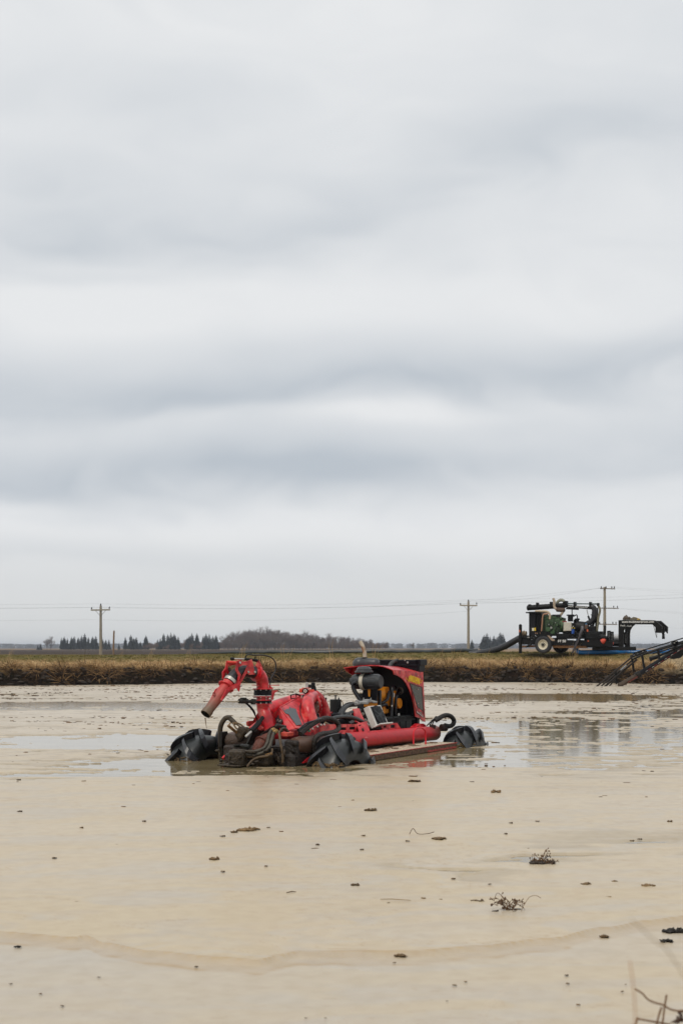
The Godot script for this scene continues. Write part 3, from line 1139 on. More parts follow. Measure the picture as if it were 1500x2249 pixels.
	s.quad(mir.call(e), mir.call(lo), mir.call(b), mir.call(c))
	s.tri(mir.call(d), mir.call(e), mir.call(c))
	s.tri(mir.call(c), mir.call(b), mir.call(a))
	s.quad(a, g, mir.call(g), mir.call(a))
	s.quad(b, a, mir.call(a), mir.call(b))
	s.quad(lo, b, mir.call(b), mir.call(lo))
	s.quad(g, f2, mir.call(f2), mir.call(g))
	for k in s.v.size():
		s.c[k] = Color(1, 1, 1)
	var cover := part("pump_cover", s, red, r)
	s = Shape.new()
	s.bar(a, c, 0.02, 0.014, Vector3(0.6, 0.6, 0.5))
	s.bar(c, d, 0.02, 0.014, Vector3(0.6, 0.6, 0.5))
	s.bar(d, f2, 0.02, 0.02)
	s.bar(e, d, 0.02, 0.02)
	part("edge_weld", s, red, cover)
	s = Shape.new()
	s.tint = lin(84, 90, 94)
	s.plate(PackedVector3Array([Vector3(0.162, 0.741, -0.075), Vector3(0.199, 0.716, -0.063), Vector3(0.198, 0.721, -0.102), Vector3(0.181, 0.740, -0.183), Vector3(0.198, 0.731, -0.192), Vector3(0.159, 0.765, -0.286), Vector3(0.196, 0.740, -0.273), Vector3(0.201, 0.742, -0.316), Vector3(0.228, 0.729, -0.347), Vector3(0.303, 0.672, -0.255), Vector3(0.494, 0.532, -0.050), Vector3(0.482, 0.526, 0.083), Vector3(0.277, 0.667, -0.056), Vector3(0.251, 0.681, -0.025)]), 0.006)
	part("worn_decal", s, plain, cover)
	s = Shape.new()
	s.tint = lin(52, 52, 54)
	s.plate(PackedVector3Array([Vector3(0.025, 0.608, -0.106), Vector3(0.084, 0.612, -0.056), Vector3(0.123, 0.658, -0.035), Vector3(0.175, 0.611, 0.022), Vector3(0.266, 0.604, 0.103), Vector3(0.288, 0.580, 0.127), Vector3(0.256, 0.540, 0.110), Vector3(0.076, 0.541, -0.045), Vector3(0.081, 0.573, -0.049)]), 0.006)
	s.tint = lin(170, 160, 150)
	for p in [Vector3(0.133, 0.583, 0.001), Vector3(0.196, 0.575, 0.057), Vector3(0.238, 0.583, 0.091)]:
		s.box(p, Vector3(0.012, 0.03, 0.012), Basis(Vector3.FORWARD, 0.3), 0.002)
	part("star_decal", s, plain, cover)
	s = Shape.new()
	s.tint = lin(58, 48, 42)
	s.drum(Vector3(0.440, 0.548, 0.570), Vector3(0.460, 0.513, 0.346), 0.026, 12)
	part("muddy_handle", s, mud, cover)
	s = Shape.new()
	s.tint = coal
	s.tube(bend([Vector3(0.165, 0.800, -0.602), Vector3(0.234, 0.741, -0.454), Vector3(0.347, 0.653, -0.283), Vector3(0.503, 0.537, -0.098)], 4), 0.006, 6)
	part("cover_seam", s, rubber, cover)
	s = Shape.new()
	s.tube(bend([Vector3(0.060, 0.880, -1.154), Vector3(0.160, 0.863, -0.879), Vector3(0.260, 0.813, -0.640), Vector3(0.340, 0.721, -0.511), Vector3(0.400, 0.594, -0.477), Vector3(0.440, 0.451, -0.499)]), 0.092, 24)
	part("discharge_elbow", s, red, r)
	s = Shape.new()
	s.tube(bend([Vector3(0.040, 0.891, -1.217), Vector3(0.020, 0.845, -1.379), Vector3(0.020, 0.732, -1.506), Vector3(0.040, 0.593, -1.555), Vector3(0.060, 0.442, -1.576)]), 0.088, 24)
	s.plate(PackedVector3Array([Vector3(0.100, 0.618, -1.474), Vector3(0.100, 0.635, -1.660), Vector3(0.100, 0.618, -1.660), Vector3(0.100, 0.545, -1.445)]), 0.03)
	part("rear_elbow", s, red, r)
	s = Shape.new()
	var fl := Vector3(0.100, 0.793, -1.137)
	var fn := Vector3(0.55, 0.25, -0.8).normalized()
	s.drum(fl - fn * 0.018, fl + fn * 0.018, 0.165, 30, 0.003)
	var flange := part("bolted_flange", s, red, r)
	s = Shape.new()
	s.tint = lin(214, 190, 180)
	bolt_ring(s, fl + fn * 0.018, fn, 0.145, 14, 0.012)
	bolt_ring(s, fl - fn * 0.018, -fn, 0.145, 14, 0.012)
	part("bolts", s, steel, flange)
	s = Shape.new()   # pipe from the turret back over the far side
	s.tube(bend([Vector3(-0.220, 0.674, -0.263), Vector3(-0.200, 0.727, -0.433), Vector3(-0.160, 0.777, -0.690), Vector3(-0.120, 0.815, -0.981), Vector3(-0.060, 0.823, -1.189)]), 0.105, 20)
	part("feed_pipe", s, red, r)
	# lamp and caps on top of the flange
	s = Shape.new()
	s.tint = lin(226, 70, 44)
	s.box(Vector3(0.060, 0.977, -0.800), Vector3(0.05, 0.06, 0.05), Basis.IDENTITY, 0.01)
	s.box(Vector3(0.040, 0.961, -1.107), Vector3(0.10, 0.05, 0.08), Basis.IDENTITY, 0.012)
	s.box(Vector3(0.050, 0.966, -0.952), Vector3(0.14, 0.035, 0.04), Basis.IDENTITY, 0.008)
	s.box(Vector3(0.080, 1.011, -0.899), Vector3(0.09, 0.012, 0.09), Basis.IDENTITY, 0.004)
	var lamp := part("work_lamp", s, plain, r)
	s = Shape.new()
	s.tint = coal
	var lp := Vector3(0.120, 0.974, -0.809)
	var view := Vector3(0.44, 0.0, 0.9).normalized()
	s.drum(lp - view * 0.03, lp + view * 0.02, 0.043, 20)
	part("lamp_ring", s, black, lamp)
	s = Shape.new()
	s.tint = lin(226, 220, 208)
	for k in 5:
		var an := TAU * k / 5.0
		var q := lp + view * 0.02 + Vector3(view.z, 0, -view.x) * cos(an) * 0.018 + Vector3.UP * sin(an) * 0.018
		s.drum(q, q + view * 0.006, 0.010, 8, 0.002)
	part("lens", s, glossy, lamp)
	s = Shape.new()
	s.tint = coal
	s.box(Vector3(0.080, 0.895, -0.872), Vector3(0.13, 0.05, 0.07), Basis(Vector3.FORWARD, -0.3))
	s.box(Vector3(0.080, 0.919, -0.981), Vector3(0.06, 0.04, 0.09))
	s.tint = lin(180, 170, 160)
	s.box(Vector3(0.100, 0.886, -0.743), Vector3(0.02, 0.04, 0.02))
	s.box(Vector3(0.100, 0.931, -1.027), Vector3(0.015, 0.05, 0.02))
	s.box(Vector3(0.100, 0.939, -0.986), Vector3(0.012, 0.04, 0.02))
	part("lamp_bracket", s, plain, lamp)
	s = Shape.new()
	s.tint = lin(206, 204, 200)
	s.drum(Vector3(0.040, 1.005, -0.997), Vector3(0.040, 1.092, -0.997), 0.022, 14)
	part("filler_cap", s, steel, r)
	s = Shape.new()
	s.tint = ink
	s.drum(Vector3(0.020, 1.019, -1.225), Vector3(0.020, 1.086, -1.225), 0.031, 14)
	s.lathe(PackedVector2Array([Vector2(0.055, 0), Vector2(0.032, 0.12), Vector2(0.0, 0.12)]), Transform3D(Basis.IDENTITY, Vector3(0.020, 0.910, -1.239)), 14)
	s.box(Vector3(0.020, 1.035, -1.129), Vector3(0.05, 0.05, 0.04))
	s.drum(Vector3(0.020, 1.047, -1.170), Vector3(0.020, 1.148, -1.170), 0.003, 6, 0.001)
	part("breather_cap", s, black, r)
	s = Shape.new()
	s.tint = ink
	var fr := [Vector3(0.020, 0.920, -0.558), Vector3(0.020, 0.932, -0.710), Vector3(0.020, 0.875, -0.729), Vector3(0.020, 0.864, -0.577)]
	for k in 4:
		s.bar(fr[k], fr[(k + 1) % 4], 0.014, 0.014)
	s.bar(fr[1], Vector3(0.020, 0.902, -0.843), 0.02, 0.03)
	part("mirror_frame", s, black, r)

	# ---- tanks, hoses and cooler amidships
	for t in [[Vector3(-0.100, 0.608, -2.149), Vector3(-0.100, 0.805, -2.149), 0.088], [Vector3(-0.120, 0.636, -1.776), Vector3(-0.120, 0.816, -1.776), 0.06]]:
		s = Shape.new()
		s.tint = lin(40, 40, 42)
		s.drum(t[0], t[1], t[2], 22, 0.006)
		s.drum(t[1], t[1] + Vector3(0, 0.05, 0), 0.011, 8, 0.002)
		s.box(t[1] + Vector3(0, 0.055, 0), Vector3(0.05, 0.015, 0.02))
		s.drum(t[1] + Vector3(0.055, 0, 0), t[1] + Vector3(0.055, 0.03, 0), 0.012, 8, 0.002)
		part("hydraulic_tank", s, black, r)
	s = Shape.new()
	s.tint = lin(176, 130, 60)
	s.tube(bend([Vector3(-0.020, 0.791, -2.178), Vector3(-0.020, 0.747, -2.238), Vector3(-0.020, 0.662, -2.238), Vector3(-0.020, 0.614, -2.208)], 4), 0.006, 6)
	part("sight_tube", s, plain, r)
	s = Shape.new()
	s.tint = coal
	s.box(Vector3(-0.02, 0.42, -1.75), Vector3(0.7, 0.26, 1.0), Basis.IDENTITY, 0.02)
	s.box(Vector3(-0.1, 0.57, -2.1), Vector3(0.5, 0.06, 0.6), Basis.IDENTITY, 0.01)
	var valve := part("valve_block", s, black, r)
	s = Shape.new()
	s.tint = lin(190, 184, 172)
	for p in [[744, 1567], [759, 1562], [763, 1579], [768, 1582], [773, 1557], [735, 1571], [727, 1571], [762, 1589], [790, 1562]]:
		var at: Vector3 = Vector3(0.34, 0.57 - (p[1] - 1565) * 0.0065, -1.2 - (p[0] - 727) * 0.0165)
		s.drum(at, at + Vector3(0.05, 0.02, 0.01), 0.016, 8, 0.003)
	part("fittings", s, steel, valve)
	for way in [[Vector3(0.300, 0.529, -1.606), Vector3(0.280, 0.608, -1.658), Vector3(0.260, 0.692, -1.784), Vector3(0.240, 0.726, -1.970), Vector3(0.220, 0.724, -2.220)], [Vector3(0.100, 0.498, -1.879), Vector3(0.050, 0.630, -2.032), Vector3(0.000, 0.698, -2.246), Vector3(0.000, 0.727, -2.428), Vector3(0.050, 0.715, -2.578)], [Vector3(0.360, 0.545, -1.580), Vector3(0.360, 0.608, -1.712), Vector3(0.360, 0.635, -1.890), Vector3(0.340, 0.646, -2.109)], [Vector3(0.420, 0.464, -1.598), Vector3(0.420, 0.484, -1.745), Vector3(0.420, 0.475, -1.954), Vector3(0.420, 0.454, -2.106)]]:
		s = Shape.new()
		s.tint = lin(34, 35, 37)
		s.tube(bend(way, 5), 0.03, 10)
		part("rubber_hose", s, rubber, r)
	s = Shape.new()
	s.tint = lin(42, 44, 46)
	s.tube(bend([Vector3(0.500, 0.562, -0.823), Vector3(0.520, 0.587, -1.008), Vector3(0.540, 0.591, -1.240), Vector3(0.560, 0.568, -1.462), Vector3(0.580, 0.512, -1.673), Vector3(0.600, 0.459, -1.799)], 6), 0.030, 12)
	var line := part("rubber_hose", s, rubber, r)
	s = Shape.new()
	s.tint = lin(170, 165, 155)
	s.drum(Vector3(0.600, 0.475, -1.754), Vector3(0.620, 0.421, -1.895), 0.027, 12)
	part("hose_end", s, steel, line)
	s = Shape.new()
	s.tint = lin(52, 46, 40)
	s.tube(bend([Vector3(0.700, 0.426, 0.351), Vector3(0.720, 0.505, 0.184), Vector3(0.740, 0.572, -0.012), Vector3(0.760, 0.614, -0.211), Vector3(0.780, 0.600, -0.388), Vector3(0.800, 0.544, -0.514), Vector3(0.820, 0.479, -0.531), Vector3(0.840, 0.428, -0.412), Vector3(0.840, 0.414, -0.197), Vector3(0.840, 0.412, 0.013), Vector3(0.840, 0.376, 0.156), Vector3(0.820, 0.296, 0.184), Vector3(0.800, 0.181, 0.161)], 6), 0.036, 12)
	part("sleeved_hose", s, mud, r)
	for k in 2:
		s = Shape.new()
		s.tint = coal
		s.tube(bend([Vector3(0.720, 0.468, 0.437) + Vector3(0, 0.02 * k, 0), Vector3(0.740, 0.535, 0.271) + Vector3(0, 0.03 * k, 0), Vector3(0.780, 0.597, 0.112), Vector3(0.780, 0.614, -0.083)], 5), 0.012, 7)
		part("hydraulic_hose", s, rubber, r)
	s = Shape.new()
	s.plate(PackedVector3Array([Vector3(0.660, 0.419, 0.231), Vector3(0.660, 0.547, -0.235), Vector3(0.660, 0.479, -0.314), Vector3(0.660, 0.382, -0.448), Vector3(0.660, 0.337, -0.103)]), 0.05)
	var manifold := part("manifold_plate", s, red, r)
	s = Shape.new()
	s.tint = lin(226, 214, 204)
	for p in [Vector3(0.700, 0.479, 0.033), Vector3(0.700, 0.503, -0.110), Vector3(0.700, 0.520, -0.215), Vector3(0.700, 0.519, -0.308)]:
		s.drum(p, p + Vector3(0.02, 0.006, 0.006), 0.016, 8, 0.003)
	s.tint = lin(90, 140, 110)
	s.drum(Vector3(0.700, 0.457, 0.110), Vector3(0.720, 0.460, 0.146), 0.02, 8, 0.003)
	part("bolts", s, steel, manifold)
	s = Shape.new()
	s.tint = lin(150, 130, 104)
	s.drum(Vector3(0.600, 0.532, -0.531), Vector3(0.600, 0.463, -0.749), 0.022, 10)
	s.drum(Vector3(0.600, 0.508, -0.490), Vector3(0.600, 0.446, -0.694), 0.014, 10)
	part("muddy_ram", s, mud, manifold)
	# chassis side plates with cut-outs
	s = Shape.new()
	var p0 := Vector3(0.620, 0.320, -0.387)
	var p1 := Vector3(0.620, 0.273, -1.463)
	var fx := (p1 - p0).normalized()
	var side_x := Transform3D(Basis(fx, Vector3.UP, fx.cross(Vector3.UP)), p0)
	var ln := (p1 - p0).length()
	holed_plate(s, ln, 0.20, 0.012, [[ln * 0.52, ln * 0.69, 0.115, 0.155], [ln * 0.78, ln * 0.95, 0.12, 0.16]], side_x)
	for k in s.v.size():
		s.c[k] = Color(1, 1, 1).lerp(Color(0.95, 1.9, 1.6), 0.0)
	part("chassis_plate", s, red, r)
	s = Shape.new()
	s.plate(PackedVector3Array([Vector3(0.600, 0.473, -1.502), Vector3(0.600, 0.468, -1.754), Vector3(0.700, 0.345, -1.677), Vector3(0.720, 0.279, -1.416), Vector3(0.640, 0.276, -1.424)]), 0.014)
	var gusset := part("chassis_gusset", s, red, r)
	s = Shape.new()
	s.tint = coal
	s.plate(PackedVector3Array([Vector3(0.700, 0.410, -1.469), Vector3(0.700, 0.410, -1.521), Vector3(0.700, 0.357, -1.573), Vector3(0.700, 0.353, -1.521)]), 0.004)
	s.plate(PackedVector3Array([Vector3(0.640, 0.461, -1.498), Vector3(0.640, 0.460, -1.586), Vector3(0.640, 0.435, -1.601), Vector3(0.640, 0.432, -1.527)]), 0.004)
	part("cut_out", s, black, gusset)
	s = Shape.new()
	var q0 := Vector3(0.620, 0.317, -2.296)
	var q1 := Vector3(0.620, 0.296, -2.841)
	var qx := (q1 - q0).normalized()
	var ql := (q1 - q0).length()
	holed_plate(s, ql, 0.13, 0.012, [[ql * 0.10, ql * 0.28, 0.06, 0.10], [ql * 0.55, ql * 0.85, 0.055, 0.105]], Transform3D(Basis(qx, Vector3.UP, qx.cross(Vector3.UP)), q0))
	s.plate(PackedVector3Array([q1 + Vector3(0, 0, 0.01), q1 + Vector3(0, 0.13, 0.01), Vector3(0.660, 0.291, -2.955)]), 0.012)
	part("chassis_plate", s, red, r)
	s = Shape.new()
	s.plate(PackedVector3Array([Vector3(0.800, 0.278, -1.348), Vector3(0.720, 0.351, -1.834), Vector3(0.660, 0.360, -2.436), Vector3(0.720, 0.278, -2.172), Vector3(0.780, 0.261, -1.897)]), 0.012)
	part("splash_guard", s, red, r)
	# oil cooler: a silver box leaning back, black fan in its face
	var ct := Vector3(0.460, 0.712, -2.180)
	var cb := Vector3(0.600, 0.406, -2.180)
	var down := (cb - ct)
	var tall := down.length()
	down = down.normalized()
	var back := Vector3(0, 0, -1)
	var face_n := down.cross(back).normalized()
	if face_n.x < 0:
		face_n = -face_n
	var cbasis := Basis(down, face_n, down.cross(face_n))
	var mid := (ct + cb) * 0.5 + back * 0.20
	s = Shape.new()
	s.tint = lin(222, 219, 212)
	s.box(mid - face_n * 0.05, Vector3(tall, 0.10, 0.42), cbasis, 0.006)
	s.box(mid + down * tall * 0.475 + face_n * 0.015, Vector3(tall * 0.06, 0.13, 0.43), cbasis, 0.006)
	var cooler := part("oil_cooler", s, plain, r)
	s = Shape.new()
	s.tint = lin(26, 27, 29)
	s.drum(mid - face_n * 0.002, mid + face_n * 0.022, 0.165, 26, 0.006)
	s.box(mid + face_n * 0.004, Vector3(tall * 0.90, 0.010, 0.33), cbasis, 0.003)
	part("fan_shroud", s, black, cooler)
	s = Shape.new()
	s.tint = lin(60, 62, 65)
	for k in 9:
		var an := TAU * k / 9.0
		s.bar(mid + face_n * 0.026, mid + face_n * 0.030 + (down * cos(an) + back * sin(an)) * 0.15, 0.004, 0.03 if k % 3 == 0 else 0.012, face_n)
	part("fan_blades", s, black, cooler)
	s = Shape.new()
	s.tint = lin(48, 49, 48)
	s.box(mid - face_n * 0.145, Vector3(tall * 1.02, 0.085, 0.40), cbasis, 0.006)
	s.box(mid - face_n * 0.10 + down * tall * 0.52 , Vector3(0.06, 0.14, 0.36), cbasis, 0.006)
	part("cooler_tank", s, black, cooler)
	s = Shape.new()
	s.tint = lin(206, 200, 188)
	for p in [[-0.28, 0.04], [0.02, 0.06], [0.24, 0.02]]:
		s.drum(mid - face_n * 0.145 + down * p[0] * tall - back * 0.20, mid - face_n * 0.145 + down * p[0] * tall - back * 0.215, 0.026, 10, 0.003)
	s.box(mid - face_n * 0.14 + down * 0.04 - back * 0.21, Vector3(0.05, 0.09, 0.01), cbasis, 0.002)
	part("fittings", s, steel, cooler)
	s = Shape.new()
	s.plate(PackedVector3Array([Vector3(0.360, 0.678, -1.845), Vector3(0.360, 0.674, -2.025), Vector3(0.520, 0.392, -2.001), Vector3(0.500, 0.427, -1.844), Vector3(0.460, 0.485, -1.742)]), 0.02)
	part("cooler_stay", s, red, r)
	s = Shape.new()
	s.tint = lin(150, 150, 148)
	s.box(Vector3(0.300, 0.758, -2.294), Vector3(0.16, 0.05, 0.12), Basis(Vector3.UP, 0.3), 0.015)
	s.box(Vector3(0.250, 0.774, -2.531), Vector3(0.10, 0.05, 0.18), Basis(Vector3.UP, 0.1), 0.015)
	s.drum(Vector3(0.300, 0.745, -2.050), Vector3(0.300, 0.761, -2.187), 0.03, 12)
	s.drum(Vector3(0.300, 0.779, -2.080), Vector3(0.300, 0.777, -2.126), 0.03, 12)
	s.box(Vector3(0.280, 0.758, -2.693), Vector3(0.10, 0.03, 0.10), Basis(Vector3.FORWARD, 0.2), 0.01)
	part("pump_casting", s, plain, r)

	# ---- engine under its hood
	var gold := lin(226, 142, 22)
	s = Shape.new()
	s.tint = gold
	s.box(Vector3(0.10, 0.80, -3.10), Vector3(0.24, 0.30, 0.34), Basis.IDENTITY, 0.02)
	s.box(Vector3(0.12, 0.66, -3.28), Vector3(0.20, 0.24, 0.30), Basis(Vector3.UP, 0.2), 0.02)
	s.box(Vector3(0.14, 0.56, -3.20), Vector3(0.12, 0.30, 0.14), Basis(Vector3.FORWARD, 0.25), 0.02)
	s.box(Vector3(0.08, 0.92, -3.28), Vector3(0.20, 0.10, 0.40), Basis.IDENTITY, 0.02)
	s.drum(Vector3(0.16, 0.70, -3.62), Vector3(0.30, 0.70, -3.62), 0.085, 16)
	s.box(Vector3(0.2, 0.83, -3.56), Vector3(0.12, 0.12, 0.14), Basis(Vector3.RIGHT, 0.4), 0.02)
	s.box(Vector3(0.2, 0.56, -3.60), Vector3(0.06, 0.2, 0.06), Basis.IDENTITY, 0.01)
	s.lump(Vector3(0.22, 0.74, -3.52), Vector3(0.08, 0.10, 0.07), 0.5, rough_noise, 6, 9)
	s.lump(Vector3(0.18, 0.86, -3.16), Vector3(0.07, 0.10, 0.12), 0.5, rough_noise, 6, 9)
	var engine := part("engine", s, plain, r)
	s = Shape.new()
	s.tint = coal
	for way in [[Vector3(0.26, 0.95, -3.50), Vector3(0.28, 0.98, -3.42), Vector3(0.29, 0.92, -3.34), Vector3(0.30, 0.60, -3.30), Vector3(0.30, 0.42, -3.26)], [Vector3(0.24, 0.72, -3.06), Vector3(0.28, 0.78, -3.18), Vector3(0.26, 0.90, -3.30)], [Vector3(0.27, 0.92, -3.66), Vector3(0.30, 0.82, -3.48), Vector3(0.29, 0.66, -3.46), Vector3(0.28, 0.5, -3.48)], [Vector3(0.22, 0.66, -3.02), Vector3(0.27, 0.70, -3.14), Vector3(0.25, 0.64, -3.26)]]:
		s.tube(bend(way, 5), 0.026, 8)
	s.box(Vector3(0.0, 0.62, -3.35), Vector3(0.3, 0.5, 0.8), Basis.IDENTITY, 0.02)
	s.box(Vector3(0.24, 0.80, -2.99), Vector3(0.05, 0.26, 0.06))
	s.box(Vector3(0.22, 0.56, -3.44), Vector3(0.08, 0.14, 0.08))
	part("engine_hoses", s, rubber, engine)
	s = Shape.new()
	s.tint = lin(96, 92, 86)
	s.lathe(PackedVector2Array([Vector2(0.03, 0), Vector2(0.055, 0.0), Vector2(0.062, 0.02), Vector2(0.055, 0.04), Vector2(0.03, 0.03)]), Transform3D(Shape.along(Vector3(0.7, 0.1, 0.7)), Vector3(0.24, 0.90, -3.72)), 20)
	part("pulley", s, steel, engine)
	s = Shape.new()
	s.tint = lin(226, 224, 216)
	s.box(Vector3(0.30, 0.84, -3.38), Vector3(0.02, 0.07, 0.03))
	s.box(Vector3(0.30, 0.50, -3.56), Vector3(0.03, 0.08, 0.035))
	s.box(Vector3(0.31, 0.67, -3.30), Vector3(0.02, 0.03, 0.04))
	part("filter_labels", s, plain, engine)
	s = Shape.new()   # radiator and shroud
	s.tint = coal
	s.box(Vector3(0.02, 0.80, -4.02), Vector3(0.84, 1.0, 0.10), Basis.IDENTITY, 0.01)
	s.box(Vector3(0.06, 1.305, -4.10), Vector3(0.82, 0.20, 0.24), Basis.IDENTITY, 0.015)
	s.box(Vector3(0.44, 1.36, -4.12), Vector3(0.10, 0.10, 0.28), Basis.IDENTITY, 0.01)
	s.box(Vector3(0.06, 1.31, -3.975), Vector3(0.80, 0.03, 0.03), Basis.IDENTITY, 0.006)
	s.box(Vector3(0.30, 0.75, -3.86), Vector3(0.02, 0.9, 0.03), Basis.IDENTITY, 0.004)
	s.box(Vector3(-0.02, 0.45, -3.45), Vector3(0.86, 0.06, 1.2), Basis.IDENTITY, 0.004)
	s.box(Vector3(0.30, 0.30, -4.0), Vector3(0.18, 0.30, 0.1), Basis.IDENTITY, 0.01)
	var radiator := part("radiator", s, black, r)
	s = Shape.new()
	s.tint = lin(62, 64, 66)
	s.tube(bend([Vector3(-0.025, 1.277, -3.900), Vector3(-0.024, 1.329, -3.950), Vector3(0.010, 1.366, -4.000), Vector3(0.077, 1.382, -4.000)], 5), 0.042, 12)
	part("radiator_hose", s, rubber, radiator)
	s = Shape.new()
	s.tint = lin(170, 168, 164)
	s.drum(Vector3(0.271, 1.360, -3.960), Vector3(0.285, 1.361, -3.930), 0.018, 10, 0.003)
	s.drum(Vector3(0.221, 1.394, -3.960), Vector3(0.236, 1.394, -3.930), 0.011, 8, 0.003)
	part("bolts", s, steel, radiator)
	s = Shape.new()
	s.tint = lin(28, 29, 31)
	for k in 4:
		s.box(Vector3(0.26, 0.385, -3.02 - k * 0.235), Vector3(0.30, 0.24, 0.215), Basis.IDENTITY, 0.012)
	part("battery_box", s, black, r)

	# hood: right wall with its arched opening, top, left wall
	var arch := [Vector3(0.460, 1.251, -3.007), Vector3(0.460, 1.202, -4.140), Vector3(0.460, 0.375, -4.230), Vector3(0.460, 0.398, -4.122), Vector3(0.460, 0.449, -3.997), Vector3(0.460, 0.478, -3.848), Vector3(0.460, 0.567, -3.830), Vector3(0.460, 0.695, -3.786), Vector3(0.460, 0.809, -3.717), Vector3(0.460, 0.930, -3.613), Vector3(0.460, 1.032, -3.493), Vector3(0.460, 1.112, -3.340), Vector3(0.460, 1.158, -3.189), Vector3(0.460, 1.178, -3.057)]
	s = Shape.new()
	s.plate(PackedVector3Array(arch), 0.016)
	var hood := part("hood", s, red, r)
	s = Shape.new()
	var left := PackedVector3Array([Vector3(-0.420, 1.277, -3.055), Vector3(-0.420, 1.225, -3.102), Vector3(-0.420, 1.163, -3.293), Vector3(-0.420, 1.115, -3.486), Vector3(-0.42, 0.85, -3.75), Vector3(-0.42, 0.45, -3.9), Vector3(-0.42, 0.45, -4.1), Vector3(-0.42, 1.27, -4.1), Vector3(-0.420, 1.308, -3.584)])
	s.plate(left, 0.016)
	part("hood_side", s, red, hood)
	s = Shape.new()
	# top sheet, crowned across and sagging to the rear
	var edge_f := []
	var edge_b := []
	for k in 13:
		var u := k / 12.0
		var x := lerpf(-0.42, 0.468, u)
		edge_f.append(Vector3(x, lerpf(1.285, 1.255, u) + 0.055 * sin(u * PI) , lerpf(-3.02, -3.0, u) - 0.22 * sin(u * PI)))
		edge_b.append(Vector3(x, lerpf(1.275, 1.205, u) + 0.055 * sin(u * PI), -4.0))
	for k in 12:
		s.quad(edge_f[k], edge_f[k + 1], edge_b[k + 1], edge_b[k])
		s.quad(edge_b[k] - Vector3(0, 0.014, 0), edge_b[k + 1] - Vector3(0, 0.014, 0), edge_f[k + 1] - Vector3(0, 0.014, 0), edge_f[k] - Vector3(0, 0.014, 0))
		s.quad(edge_f[k] - Vector3(0, 0.014, 0), edge_f[k + 1] - Vector3(0, 0.014, 0), edge_f[k + 1], edge_f[k])
	part("hood_top", s, red, hood)
	s = Shape.new()
	s.tint = lin(60, 66, 64)
	s.plate(PackedVector3Array([Vector3(0.472, 1.014, -3.639), Vector3(0.472, 0.944, -4.069), Vector3(0.472, 0.556, -4.123), Vector3(0.472, 0.639, -3.901)]), 0.006)
	var window := part("hood_panel", s, glossy, hood)
	s = Shape.new()
	s.tint = lin(30, 28, 28)
	var wf := [Vector3(0.472, 1.029, -3.613), Vector3(0.472, 0.955, -4.087), Vector3(0.472, 0.457, -4.168), Vector3(0.472, 0.536, -3.874)]
	for k in 4:
		s.bar(wf[k], wf[(k + 1) % 4], 0.008, 0.012, Vector3.RIGHT)
	part("panel_trim", s, plain, window)
	s = Shape.new()
	s.tint = lin(226, 222, 214)
	s.bar(Vector3(0.474, 0.558, -3.879), Vector3(0.474, 0.462, -4.128), 0.006, 0.014, Vector3.RIGHT)
	s.bar(Vector3(0.474, 0.547, -3.985), Vector3(0.474, 0.488, -4.128), 0.006, 0.008, Vector3.RIGHT)
	s.tint = lin(60, 110, 84)
	s.bar(Vector3(0.474, 0.562, -3.967), Vector3(0.474, 0.521, -4.074), 0.006, 0.008, Vector3.RIGHT)
	part("panel_stripes", s, plain, window)
	s = Shape.new()
	s.tint = lin(226, 190, 180)
	for p in [Vector3(0.470, 1.149, -3.932), Vector3(0.478, 0.922, -3.914), Vector3(0.478, 0.691, -3.914)]:
		s.drum(p, p + Vector3(0.008, 0, 0), 0.010, 8, 0.002)
	part("rivets", s, steel, hood)
	# the name on the hood, yellow with a dark edge, slanting down to the rear
	var t0 := Vector3(0.472, 1.077, -3.804)
	var t1 := Vector3(0.472, 1.035, -4.043)
	var run := (t1 - t0).normalized()
	var rise := Vector3(1, 0, 0).cross(run).normalized()
	var word := Transform3D(Basis(run * 0.92, (rise + run * 0.12) * 1.0, Vector3(1, 0, 0)), t0)
	letters("NUHN", 0.103, rgb(250, 214, 30), "name_lettering", hood, word.translated(Vector3(0.004, 0.0, 0)), "Droid Sans", 700, 0.004)
	s = Shape.new()
	s.tint = lin(244, 206, 30)
	s.bar(Vector3(0.474, 1.061, -4.061), Vector3(0.474, 1.057, -4.092), 0.006, 0.018, Vector3.RIGHT)
	s.bar(Vector3(0.474, 1.032, -4.017), Vector3(0.474, 1.026, -4.056), 0.006, 0.018, Vector3.RIGHT)
	s.bar(Vector3(0.474, 1.133, -3.580), Vector3(0.474, 1.128, -3.626), 0.006, 0.016, Vector3.RIGHT)
	s.bar(Vector3(0.474, 1.107, -3.575), Vector3(0.474, 1.100, -3.623), 0.006, 0.014, Vector3.RIGHT)
	s.bar(Vector3(0.474, 1.137, -3.583), Vector3(0.474, 1.048, -3.576), 0.006, 0.020, Vector3.RIGHT)
	s.bar(Vector3(0.474, 1.124, -3.463), Vector3(0.474, 1.063, -3.566), 0.006, 0.008, Vector3.RIGHT)
	part("name_flash", s, plain, hood)
	# air cleaner in front of the hood
	var ax := Transform3D(Shape.along(Vector3.RIGHT), Vector3(-0.18, 1.065, -2.88))
	s = Shape.new()
	s.tint = lin(50, 54, 57)
	s.lathe(PackedVector2Array([Vector2(0, -0.035), Vector2(0.055, -0.035), Vector2(0.062, -0.03), Vector2(0.062, 0.0), Vector2(0.11, 0.02), Vector2(0.122, 0.05), Vector2(0.122, 0.26), Vector2(0.128, 0.262), Vector2(0.128, 0.28), Vector2(0.122, 0.282), Vector2(0.122, 0.45), Vector2(0.10, 0.50), Vector2(0.085, 0.505), Vector2(0.0, 0.505)]), ax, 26)
	for k in 12:
		var an := TAU * k / 12.0
		s.bar(ax * Vector3(cos(an) * 0.122, 0.30, sin(an) * 0.122), ax * Vector3(cos(an) * 0.122, 0.45, sin(an) * 0.122), 0.008, 0.008)
